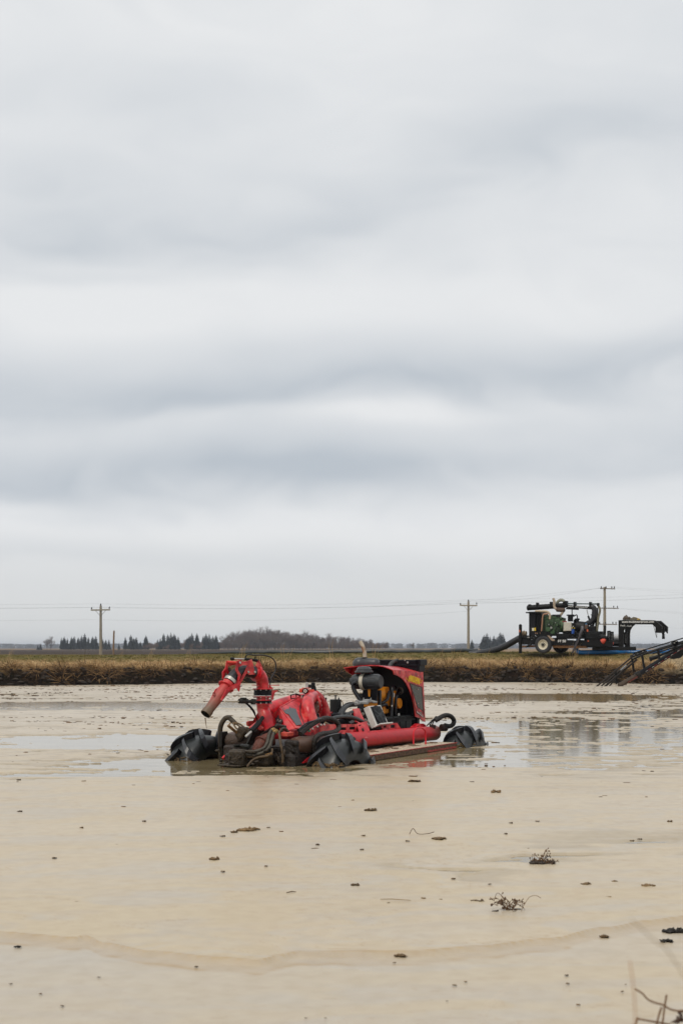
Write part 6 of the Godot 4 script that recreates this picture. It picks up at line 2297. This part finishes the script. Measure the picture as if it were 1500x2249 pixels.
func trees() -> void:
	var rng := RandomNumberGenerator.new()
	rng.seed = 77
	var bark := stuff_of("bark", grain(61, 0.05, [rgb(190, 190, 190), rgb(225, 225, 225), rgb(255, 255, 255)], 128), 0.9, 0.3)
	var needles := stuff_of("needles", grain(62, 0.05, [rgb(150, 160, 150), rgb(210, 215, 205), rgb(255, 255, 245)], 128), 0.8, 0.5)
	var bare := []
	for k in 6:
		bare.append(grow("bare_tree", bare_tree(100 + k, 12.0, [0.8, 0.95, 0.7, 0.85, 1.05, 0.75][k]), [bark, bark], ["trunk", "branches"]))
	var firs := []
	for k in 4:
		firs.append(grow("spruce_tree", conifer(200 + k, 9.0, [2.7, 3.1, 2.4, 2.9][k]), [bark, needles], ["trunk", "crown"]))
	var D := 900.0
	var m := D / 3124.0
	var ground_px := 1423.0 + (EYE - 0.4) / m
	# spruces, each by its bearing and the rise of its tip; and whereabouts it stands
	var rows := [
		["in the clump left of the left utility pole", [[84, 1416], [90, 1415], [136, 1402], [142, 1397], [149, 1401], [158, 1400], [164, 1397], [173, 1398], [180, 1396], [187, 1395], [195, 1397], [204, 1399], [211, 1398]]],
		["between the left utility pole and the short post", [[226, 1405], [233, 1404], [240, 1407]]],
		["in the clump right of the short post", [[262, 1411], [276, 1396], [288, 1399], [294, 1401], [300, 1397], [309, 1408], [321, 1397]]],
		["in the row left of the grove", [[347, 1404], [353, 1402], [360, 1395], [369, 1396], [376, 1394], [383, 1392], [392, 1398], [411, 1400], [416, 1398], [422, 1391], [433, 1395], [447, 1398], [453, 1396], [460, 1393], [468, 1397], [475, 1398]]],
		["standing just right of the slender utility pole", [[1036, 1403]]],
		["in the dark clump left of the pump trailer", [[1063, 1397], [1069, 1394], [1076, 1397], [1084, 1395], [1091, 1398], [1098, 1394], [1104, 1397]]],
	]
	var order := ["first", "second", "third", "fourth", "fifth", "sixth", "seventh", "eighth", "ninth", "tenth", "eleventh", "twelfth", "thirteenth", "fourteenth", "fifteenth", "sixteenth"]
	for row in rows:
		for k in row[1].size():
			var t: Array = row[1][k]
			var d := D + rng.randf_range(-25, 25)
			var size: float = (ground_px - t[1]) * m / 9.0 * rng.randf_range(0.95, 1.22)
			var name_it: String = "dark spruce, %s from left %s" % [order[k], row[0]] if row[1].size() > 1 else "small lone dark spruce %s" % row[0]
			plant(firs[rng.randi() % 4], (t[0] - 750.0) / 3124.0 * d, d, size, rng.randf_range(0.85, 1.2) * (1.15 if t[0] > 1000 else 0.95), rng.randf() * TAU, name_it, "far spruces along the field edge")
	plant(bare[4], (113 - 750) / 3124.0 * D, D, (ground_px - 1393) * m / 12.0, 1.0, 1.0, "pale leafless tree standing in the dark clump left of left pole")
	plant(bare[1], (104 - 750) / 3124.0 * D, D, (ground_px - 1399) * m / 12.0, 0.9, 2.0, "smaller pale leafless tree leftmost in the dark clump")
	plant(bare[4], (907 - 750) / 3124.0 * D, D, (ground_px - 1409) * m / 12.0, 1.15, 0.4, "lone round leafless tree in the tan field right of the grove")
	plant(bare[1], (404 - 750) / 3124.0 * D, D + 20, (ground_px - 1396) * m / 12.0, 0.9, 1.4, "grey leafless tree among the spruces left of the grove")
	plant(bare[3], (832 - 750) / 3124.0 * D, D, (ground_px - 1411) * m / 12.0, 1.3, 0.4, "low leafless tree at the right end of the grove")
	plant(bare[2], (846 - 750) / 3124.0 * D, D, (ground_px - 1413) * m / 12.0, 1.3, 2.4, "lowest leafless tree trailing off right of the grove")
	var outline := PackedVector2Array([Vector2(481, 1406), Vector2(494, 1393), Vector2(523, 1383), Vector2(539, 1377), Vector2(593, 1376), Vector2(618, 1379), Vector2(671, 1385), Vector2(721, 1391), Vector2(771, 1396), Vector2(808, 1401), Vector2(820, 1410)])
	for k in 120:
		var px := lerpf(482.0, 818.0, (k + rng.randf()) / 120.0)
		var top := 1400.0
		for q in outline.size() - 1:
			if px >= outline[q].x and px <= outline[q + 1].x:
				top = lerpf(outline[q].y, outline[q + 1].y, (px - outline[q].x) / (outline[q + 1].x - outline[q].x))
		var layer := k % 3
		top += [-5.0, 2.0, 11.0][layer] + rng.randf_range(-2.0, 9.0)
		var d: float = D + [30.0, 10.0, -10.0][layer] + rng.randf_range(-8, 8)
		plant(bare[rng.randi() % 6], (px - 750.0) / 3124.0 * d, d, (ground_px - top) * m / 12.0, rng.randf_range(0.75, 1.05) * (1.3 if layer == 2 else 1.0), rng.randf() * TAU, "grey-brown leafless tree within the dense grove beyond the field", "leafless trees of the grove")
	# undergrowth and the distant woods read as one mass
	var mass := MultiMesh.new()
	mass.transform_format = MultiMesh.TRANSFORM_3D
	mass.use_colors = true
	mass.mesh = (bare[0].get_child(1) as MeshInstance3D).mesh
	var brush := []
	for k in 300:
		var px := rng.randf_range(476, 850) if k < 240 else rng.randf_range(320, 480)
		var d := D + rng.randf_range(-12, 40)
		brush.append([Transform3D(Basis(Vector3.UP, rng.randf() * TAU).scaled(Vector3(0.6, rng.randf_range(0.34, 0.56), 0.6)), Vector3((px - 750.0) / 3124.0 * d, -0.6, -d)), Color(0.9, 0.82, 0.76)])
	mass.instance_count = brush.size()
	for k in brush.size():
		mass.set_instance_transform(k, brush[k][0])
		mass.set_instance_color(k, brush[k][1])
	lay("undergrowth", mass, bark)
	var woods := MultiMesh.new()
	woods.transform_format = MultiMesh.TRANSFORM_3D
	woods.mesh = clump_mesh()
	var spots := []
	for k in 900:
		var ang := rng.randf_range(-0.42, 0.42)
		var d := rng.randf_range(3000, 3300)
		var h := 10.5 + 2.5 * broad_noise.get_noise_1d(ang * 300.0) + rng.randf_range(-1.0, 1.5)
		if ang < -0.19:
			h *= 0.9
		spots.append(Transform3D(Basis(Vector3.UP, rng.randf() * TAU).scaled(Vector3(rng.randf_range(1.2, 2.0), h / 10.0, rng.randf_range(1.2, 2.0))), Vector3(ang * d, 0.3, -d)))
	woods.instance_count = spots.size()
	for k in spots.size():
		woods.set_instance_transform(k, spots[k])
	lay("distant_woods", woods, bark)
	for p in bare + firs:
		p.free()


func clump_mesh() -> ArrayMesh:   # a ragged tree-sized mass of twigs and leaves
	var rng := RandomNumberGenerator.new()
	rng.seed = 5
	var s := Shape.new()
	for k in 170:
		var p := Vector3(rng.randf_range(-1, 1), rng.randf(), rng.randf_range(-1, 1))
		p = Vector3(p.x * 4.5 * sqrt(1.0 - p.y * p.y * 0.8), p.y * 10.0, p.z * 4.5 * sqrt(1.0 - p.y * p.y * 0.8))
		var a := Vector3(rng.randf_range(-1, 1), rng.randf_range(-1, 1), rng.randf_range(-1, 1)).normalized()
		var b := a.cross(Vector3(rng.randf_range(-1, 1), rng.randf_range(-1, 1), rng.randf_range(-1, 1))).normalized()
		s.tint = lin(70, 70, 66).lerp(lin(88, 84, 76), rng.randf())
		s.tri(p - a * 0.7, p + a * 0.7, p + b * 1.2)
	return s.mesh()


func lay(called: String, mm: MultiMesh, m: Material) -> MultiMeshInstance3D:
	var o := MultiMeshInstance3D.new()
	o.name = numbered(called)
	o.multimesh = mm
	o.material_override = m
	add_child(o)
	o.set_meta("kind", "stuff")
	return o


# ---- grass on the far bank

func tuft(key: int, blades: int, length: float, lean: float, colours: Array, width: float) -> ArrayMesh:
	var rng := RandomNumberGenerator.new()
	rng.seed = key
	var s := Shape.new()
	for k in blades:
		var a := rng.randf() * TAU
		var out := Vector3(cos(a), 0, sin(a))
		var across := Vector3(-sin(a), 0, cos(a)) * width * rng.randf_range(0.6, 1.3)
		var p := out * rng.randf() * 0.14
		var l := length * rng.randf_range(0.5, 1.15)
		var ln := lean * rng.randf_range(0.3, 1.3)
		var q := p + Vector3(0, l * 0.55, 0) + out * l * ln * 0.3
		var t := p + Vector3(0, l * (1.0 - ln * 0.35), 0) + out * l * ln * 0.95
		s.tint = (colours[0] as Color).lerp(colours[1], rng.randf())
		s.quad(p - across, p + across, q + across * 0.8, q - across * 0.8)
		s.tri(q - across * 0.8, q + across * 0.8, t)
	return s.mesh()


func sow(called: String, mesh: Mesh, places: Array, m: Material) -> void:
	var mm := MultiMesh.new()
	mm.transform_format = MultiMesh.TRANSFORM_3D
	mm.use_colors = true
	mm.mesh = mesh
	mm.instance_count = places.size()
	for k in places.size():
		mm.set_instance_transform(k, places[k][0])
		mm.set_instance_color(k, places[k][1])
	lay(called, mm, m)


func vegetation() -> void:
	var rng := RandomNumberGenerator.new()
	rng.seed = 91
	var m := stuff_of("dry grass", grain(71, 0.05, [rgb(215, 215, 210), rgb(235, 235, 230), rgb(255, 255, 250)], 128), 0.85, 1.0)
	var straw_a := lin(250, 222, 176)
	var straw_b := lin(214, 176, 126)
	var meshes := [tuft(1, 15, 0.50, 0.9, [straw_a, straw_b], 0.011), tuft(2, 12, 0.68, 1.2, [lin(204, 178, 136), straw_b], 0.010), tuft(3, 16, 0.36, 1.3, [lin(156, 118, 80), straw_a], 0.012)]
	var lists := [[], [], []]
	for k in 7000:   # the straw lip of the bank
		var x := rng.randf_range(-30, 34)
		var thick := 0.5 + 0.5 * broad_noise.get_noise_2d(x * 5.0, 1.0)
		if x > 14.0 and rng.randf() < smoothstep(14.0, 15.5, x):
			continue
		var q := 1.5 + rng.randf() * rng.randf() * lerpf(1.5, 3.2, thick)
		var d := bank_edge(x) + q
		var s := rng.randf_range(0.35, 0.8) * (0.5 + 0.8 * clampf(broad_noise.get_noise_2d(x * 11.0, d * 6.0) + 0.4, 0.0, 1.0)) * lerpf(1.0, 0.4, clampf((q - 1.9) / 2.0, 0.0, 1.0))
		var shade := rng.randf_range(0.75, 1.05)
		lists[rng.randi() % 3].append([Transform3D((Basis(Vector3(1, 0, 0), rng.randf_range(-0.15, 0.2)) * Basis(Vector3.UP, rng.randf() * TAU)).scaled(Vector3.ONE * s), Vector3(x, land(x, d) - 0.03, -d)), Color(shade, shade, shade)])
	for k in 3:
		sow("dry_grass", meshes[k], lists[k], m)
	# dead stems that hang over and litter the dark face
	var hang := []
	var heaps := []
	for k in 3000:
		var x := rng.randf_range(-30, 34)
		var q := rng.randf_range(0.2, 1.5) if k % 2 == 0 else rng.randf_range(0.9, 1.6)
		var d := bank_edge(x) + q
		var dens := broad_noise.get_noise_2d(x * 8.0, q * 9.0 + 30.0)
		if dens < rng.randf_range(-0.25, 0.55) or (x > 14.0 and rng.randf() < 0.8):
			continue
		var dark := rng.randf()
		var c := Color(0.9, 0.85, 0.8) if dark > 0.78 else Color(0.18, 0.15, 0.12)
		hang.append([Transform3D((Basis(Vector3(1, 0, 0), rng.randf_range(1.0, 2.3)) * Basis(Vector3.UP, rng.randf() * TAU)).scaled(Vector3.ONE * rng.randf_range(0.5, 1.15)), Vector3(x, land(x, d) + 0.05, -d)), c])
	sow("hanging_straw", tuft(4, 11, 0.62, 1.1, [lin(196, 160, 114), lin(140, 108, 74)], 0.008), hang, m)
	for k in 900:
		var x := rng.randf_range(-30, 34)
		var d := bank_edge(x) + rng.randf_range(0.0, 1.5)
		heaps.append([Transform3D(Basis(Vector3.UP, rng.randf() * TAU).scaled(Vector3(rng.randf_range(0.4, 1.1), rng.randf_range(0.3, 0.8), rng.randf_range(0.4, 1.0))), Vector3(x, land(x, d), -d)), Color.WHITE * rng.randf_range(0.6, 1.2)])
	var clod := Shape.new()
	clod.tint = lin(52, 42, 33)
	clod.lump(Vector3.ZERO, Vector3(0.14, 0.09, 0.12), 1.3, fine_noise, 6, 9)
	sow("bank_clods", clod.mesh(), heaps, m)
	# short turf on the crest
	var turf := []
	for k in 9000:
		var x := rng.randf_range(-32, 36)
		var d := bank_edge(x) + rng.randf_range(3.2, 10.5)
		if x > 14.5 and d < bank_edge(x) + 8.0:
			continue
		var g := clampf(0.5 + broad_noise.get_noise_2d(x * 4.0, d * 6.0) * 1.3, 0.0, 1.0)
		turf.append([Transform3D(Basis(Vector3.UP, rng.randf() * TAU).scaled(Vector3.ONE * rng.randf_range(0.4, 0.8)), Vector3(x, land(x, d) - 0.01, -d)), Color(0.62, 0.66, 0.42).lerp(Color(1.0, 0.86, 0.6), g)])
	sow("turf_grass", tuft(5, 14, 0.13, 1.0, [lin(150, 140, 92), lin(112, 112, 66)], 0.010), turf, m)
	# a few tall single stems on the lip
	var stems := []
	for k in 46:
		var x := rng.randf_range(-28, 30)
		var d := bank_edge(x) + rng.randf_range(1.2, 4.0)
		stems.append([Transform3D((Basis(Vector3(rng.randf_range(-1, 1), 0, rng.randf_range(-1, 1)).normalized(), rng.randf_range(0.0, 0.3))).scaled(Vector3.ONE * rng.randf_range(0.7, 1.4)), Vector3(x, land(x, d), -d)), Color(1, 0.95, 0.85)])
	sow("tall_stems", tuft(6, 3, 0.85, 0.35, [lin(186, 160, 120), lin(150, 122, 88)], 0.006), stems, m)


# ---- what floats on the crust

func crust_top(x: float, d: float) -> float:
	return 0.012 if parted(x, d) < 0.5 else 0.0


func floating() -> void:
	var rng := RandomNumberGenerator.new()
	rng.seed = 17
	var crumb := Shape.new()
	crumb.tint = lin(104, 88, 64)
	crumb.lump(Vector3.ZERO, Vector3(0.05, 0.018, 0.04), 0.9, rough_noise, 4, 6)
	var many := []
	while many.size() < 4200:
		var d := 9.0 + 54.0 * pow(rng.randf(), 0.55)
		var x := rng.randf_range(-0.36, 0.36) * d
		var drift := broad_noise.get_noise_2d(x * 1.2, d * 3.4) + 0.5 * broad_noise.get_noise_2d(x * 5.0, d * 9.0)
		if drift < rng.randf_range(-0.05, 0.65) or parted(x, d) > 0.62 or (d < 18.0 and rng.randf() < 0.85):
			continue
		var s := rng.randf_range(0.25, 1.0) * (0.45 + d / 75.0) * (1.0 if rng.randf() < 0.94 else 1.8)
		var c := Color(0.62, 0.54, 0.46) if rng.randf() < 0.3 else Color(1.5, 1.3, 1.02)
		many.append([Transform3D(Basis(Vector3.UP, rng.randf() * TAU).scaled(Vector3(s * rng.randf_range(0.8, 1.8), s * rng.randf_range(0.5, 1.2), s)), Vector3(x, crust_top(x, d), -d)), c])
	sow("floating_crumbs", crumb.mesh(), many, mud)
	# clods one can count: bearing, drop, breadth (as seen), and what sets some of them apart
	var clods := [
		[472, 1892, 26, "dark flat clod lying alone in the middle of the near crust"], [543, 1828, 40, "ragged brown clod, largest of the broken line left of centre"], [912, 1720, 30, "dark flat clod on the crust below the side deck"],
		[1088, 1743, 24, "brown clod on the crust right of the machine's deck"], [815, 1784, 26, "dark two-humped clod below the front tyre"], [1424, 1953, 36, "broad speckled grey clod at right on the near crust"],
		[1480, 2053, 46, "big black ragged clod cut by the right picture edge"], [1463, 2074, 30, "flat black clod just below the big ragged one"], [1043, 2055, 20, "round dark clod above the foam line at right"],
		[40, 2087, 16, "small black clod on the foam line at far left"], [878, 2107, 26, "flat dark clod on the foam line near centre"], [866, 2123, 10, ""],
		[515, 1832, 22, ""], [490, 1841, 18, ""], [568, 1826, 14, ""], [590, 1822, 10, ""], [45, 1786, 16, ""], [318, 1808, 14, ""], [120, 1890, 18, ""], [180, 1822, 12, ""], [42, 1716, 14, ""],
		[795, 1871, 14, ""], [698, 1860, 14, ""], [780, 1950, 20, "smooth pale brown clod left of the weed tangle"], [995, 1936, 14, ""], [1286, 1948, 24, "olive clod right of the dark weed clump"], [1350, 1942, 18, ""], [1075, 1948, 12, ""], [1050, 1986, 26, "tan flat clod left of the weed tangle"],
		[853, 1990, 10, ""], [930, 1980, 14, ""], [968, 1982, 10, ""], [1326, 2064, 28, ""], [1456, 2011, 18, ""], [1335, 1978, 22, ""], [887, 2040, 14, ""], [998, 2173, 14, ""], [1022, 2165, 10, ""], [1246, 2169, 14, ""], [1244, 2151, 14, ""], [1366, 2187, 10, ""], [1373, 2171, 8, ""], [982, 2208, 10, ""], [1269, 2216, 14, ""],
		[410, 2106, 14, ""], [432, 2132, 12, ""], [25, 2170, 12, ""], [218, 2155, 10, ""], [90, 2192, 10, ""], [672, 2246, 8, ""], [715, 2246, 8, ""], [138, 2219, 14, ""], [253, 2003, 10, ""], [168, 1988, 14, ""], [640, 1966, 24, "thin dark stick lying on the near crust at centre"], [490, 1920, 14, ""], [585, 1908, 12, ""],
		[1388, 1852, 16, ""], [1404, 1848, 14, ""], [1470, 1808, 18, ""], [1180, 1808, 14, ""], [1122, 1812, 14, ""], [1110, 1836, 12, ""], [965, 1847, 30, "reddish brown loose scum clod at right of centre"], [798, 1840, 12, ""], [895, 1852, 14, ""],
	]
	for q in clods:
		var d: float = 3124.0 * EYE / (q[1] - 1423.0)
		var x: float = (q[0] - 750.0) / 3124.0 * d
		var w: float = q[2] / 3124.0 * d * (0.85 if q[3] else 0.65)
		var s := Shape.new()
		s.tint = lin(104, 88, 64).lerp(lin(156, 132, 96), rng.randf()) if not str(q[3]).contains("black") else lin(34, 30, 26)
		var n := 3 + rng.randi() % 3
		if str(q[3]).contains("stick"):
			s.tube(PackedVector3Array([Vector3(-w * 0.5, 0.004, 0.02), Vector3(0, 0.008, 0), Vector3(w * 0.5, 0.004, -0.015)]), [0.003, 0.004, 0.002], 5)
		else:
			for k in n:
				var u := (k + 0.5) / n - 0.5
				s.lump(Vector3(u * w * 0.85, 0.004, rng.randf_range(-0.25, 0.25) * w), Vector3(w * rng.randf_range(0.16, 0.30), w * rng.randf_range(0.06, 0.17), w * rng.randf_range(0.16, 0.32)), 1.5, fine_noise, 8, 11)
		var o := part(numbered("mud_clod"), s, mud, self)
		o.position = Vector3(x, crust_top(x, d) + 0.004, -d)
		tag(o, q[3] if q[3] else whereabouts(q[0], q[1]), "clod", "mud clods floating on the near crust")
	# the two weed clumps
	weed("weed_tangle", "brown curling weed tangle with bent stems rising from the near crust", photo_d(1118, 2008), 3, 15, 0.145)
	weed("weed_clump", "dark matted weed clump lying flat on the crust at right", photo_d(1192, 1900), 8, 20, 0.13)
	var stick := Shape.new()
	stick.tint = lin(150, 124, 88)
	var p := photo_d(860, 1985)
	stick.tube(PackedVector3Array([p + Vector3(-0.07, 0.012, -0.03), p + Vector3(0.0, 0.018, 0), p + Vector3(0.12, 0.014, 0.02)]), [0.002, 0.003, 0.002], 5)
	single("straw_stalk", stick, plain, "pale thin straw lying on the crust left of the weed tangle", "straw")
	stick = Shape.new()
	stick.tint = lin(92, 70, 50)
	p = photo_d(930, 1838)
	stick.tube(bend([p + Vector3(-0.12, 0.012, 0.01), p + Vector3(-0.09, 0.06, 0), p + Vector3(-0.05, 0.015, 0), p + Vector3(0.03, 0.015, 0), p + Vector3(0.09, 0.03, 0)], 4), 0.003, 5)
	single("twig", stick, plain, "thin bent dark twig on the crust right of centre", "twig")


const MARKS := [["the weed tangle", 1118, 2010], ["the dark weed clump", 1192, 1898], ["the bottom right weed", 1460, 2200], ["the foam line's left end", 40, 2070], ["the foam line's middle", 600, 2120], ["the foam line's right half", 1000, 2100], ["the front left tyre", 435, 1670], ["the front right tyre", 745, 1685], ["the rear right tyre", 1015, 1640], ["the lone central clod", 472, 1892], ["the right picture edge", 1500, 1850], ["the left picture edge", 0, 1830], ["the bottom picture edge", 700, 2249], ["the bottom left corner", 0, 2249]]
const RANK := ["", "second ", "third ", "fourth ", "fifth ", "sixth ", "seventh "]
var placed_by := {}


func whereabouts(px: float, py: float) -> String:   # a small clod, by the nearest thing one can find
	var best: Array = MARKS[0]
	var least := 1e9
	for q in MARKS:
		var away := Vector2(px - q[1], (py - q[2]) * 2.0).length()
		if away < least:
			least = away
			best = q
	var dx: float = px - best[1]
	var dy: float = py - best[2]
	var side := ("right of" if dx > 0 else "left of") if absf(dx) > absf(dy) * 1.2 else ("nearer than" if dy > 0 else "beyond")
	var key := "%s %s" % [side, best[0]]
	var k: int = placed_by.get(key, 0)
	placed_by[key] = k + 1
	return "small brown mud clod, %sone %s" % [RANK[mini(k, 6)] if k else "first ", key]


func photo_d(px: float, py: float) -> Vector3:   # a place on the slurry
	var d := 3124.0 * EYE / (py - 1423.0)
	return Vector3((px - 750.0) / 3124.0 * d, 0.012, -d)


func weed(called: String, label: String, at: Vector3, key: int, stems: int, reach: float) -> void:
	var rng := RandomNumberGenerator.new()
	rng.seed = key
	var o := thing(called, label, "weed", at)
	var s := Shape.new()
	for k in stems:
		var a := rng.randf_range(0, TAU)
		var flat := called == "weed_clump" and k % 6 != 0
		var out := Vector3(cos(a), 0, sin(a) * 0.6)
		var l := reach * rng.randf_range(0.4, 1.0)
		var up := l * (rng.randf_range(0.1, 0.25) if flat else rng.randf_range(0.5, 1.0))
		s.tint = lin(120, 90, 60).lerp(lin(80, 58, 40), rng.randf())
		var way := bend([out * 0.01, out * l * 0.35 + Vector3(0, up * 0.6, 0), out * l * 0.7 + Vector3(rng.randf_range(-0.02, 0.02), up, 0), out * l + Vector3(rng.randf_range(-0.03, 0.03), up * rng.randf_range(0.4, 1.0), 0)], 4)
		s.tube(way, 0.0018, 5)
		for j in 5:
			var p: Vector3 = way[rng.randi_range(2, way.size() - 1)]
			var side := Vector3(rng.randf_range(-1, 1), rng.randf_range(-0.3, 1), rng.randf_range(-1, 1)).normalized() * rng.randf_range(0.015, 0.035)
			s.tube(PackedVector3Array([p, p + side * 0.6 + Vector3(0, 0.004, 0), p + side]), [0.0016, 0.0014, 0.001], 4)
			s.lump(p + side, Vector3(0.004, 0.006, 0.004) * rng.randf_range(0.7, 1.5), 0.5, fine_noise, 3, 5)
	part("stems", s, plain, o).set_meta("kind", "stuff")
	s = Shape.new()
	s.tint = lin(60, 48, 34)
	var n := 12 if called == "weed_clump" else 4
	for k in n:
		s.lump(Vector3(rng.randf_range(-0.6, 0.6) * reach, 0.008, rng.randf_range(-0.3, 0.3) * reach), Vector3(rng.randf_range(0.012, 0.035), rng.randf_range(0.008, 0.012), rng.randf_range(0.012, 0.03)), 0.9, fine_noise, 5, 7)
	part("root_clod", s, mud, o).set_meta("kind", "stuff")
	if called == "weed_tangle":
		s = Shape.new()
		s.tint = lin(132, 104, 74)
		s.tube(bend([Vector3(0.06, 0.0, 0.05), Vector3(0.08, 0.04, 0.03), Vector3(0.12, 0.09, 0.0), Vector3(0.16, 0.10, 0.0), Vector3(0.19, 0.085, 0.0)], 5), 0.0018, 5)
		part("arched_stem", s, plain, o)


# ---- dead weeds on the near bank, close before the lens

func foreground() -> void:
	var o := thing("dead_weed", "blurred brown dead weed with broken stems at bottom right", "weed", Vector3(0.94, 0.2, -3.9))
	var at := func(px: float, py: float, d: float) -> Vector3: return photo_point(px, py, d) - o.position
	var brown := lin(126, 92, 58)
	var stems := [
		[[1436, 2330, 3.9], [1448, 2280, 3.9], [1455, 2240, 3.9], [1458, 2215, 3.9], [1463, 2185, 3.9]], [[1420, 2330, 3.85], [1438, 2262, 3.85], [1446, 2230, 3.85], [1452, 2212, 3.85]],
		[[1394, 2172, 3.9], [1410, 2182, 3.9], [1422, 2195, 3.9], [1440, 2203, 3.9], [1455, 2207, 3.9], [1470, 2216, 3.9], [1486, 2220, 3.9], [1512, 2224, 3.9], [1560, 2270, 3.9]],
		[[1385, 2300, 3.7], [1398, 2240, 3.7], [1402, 2238, 3.7], [1430, 2243, 3.7], [1470, 2250, 3.75]],
	]
	for q in stems:
		var s := Shape.new()
		s.tint = brown
		var way := []
		for p in q:
			way.append(at.call(p[0], p[1], p[2]))
		s.tube(bend(way, 4), 0.0027, 6)
		part("stem", s, plain, o)
	var s := Shape.new()
	s.tint = lin(72, 48, 30)
	var rng := RandomNumberGenerator.new()
	rng.seed = 3
	for k in 16:
		var p: Vector3 = at.call(1494.0 + rng.randf_range(-12, 16), 2230.0 + rng.randf_range(-8, 10), 3.9)
		s.tube(PackedVector3Array([p, p + Vector3(rng.randf_range(-0.03, 0.02), rng.randf_range(-0.02, 0.01), 0.01)]), [0.004, 0.0015], 5)
	part("seed_head", s, plain, o).set_meta("kind", "stuff")
	for q in [["pale thin dry stem, blurred, left of the brown dead weed", [[1392, 2330], [1394, 2240], [1392, 2190], [1388, 2150], [1382, 2110]], 1.9, 0.0010, lin(206, 166, 130)], ["faint grey stem slanting across at right above the dead weed", [[1540, 2200], [1500, 2140], [1462, 2085], [1430, 2060], [1385, 2018]], 1.6, 0.0008, lin(180, 166, 142)], ["faint pale stem leaning at bottom centre, far out of focus", [[1050, 2320], [1062, 2230], [1080, 2200], [1120, 2165]], 1.5, 0.0007, lin(240, 230, 212)]]:
		var w := Shape.new()
		w.tint = q[4]
		var way := []
		for p in q[1]:
			way.append(photo_point(p[0], p[1], q[2]))
		w.tube(bend(way, 5), q[3], 6)
		single("dry_stem", w, plain, q[0], "stem")
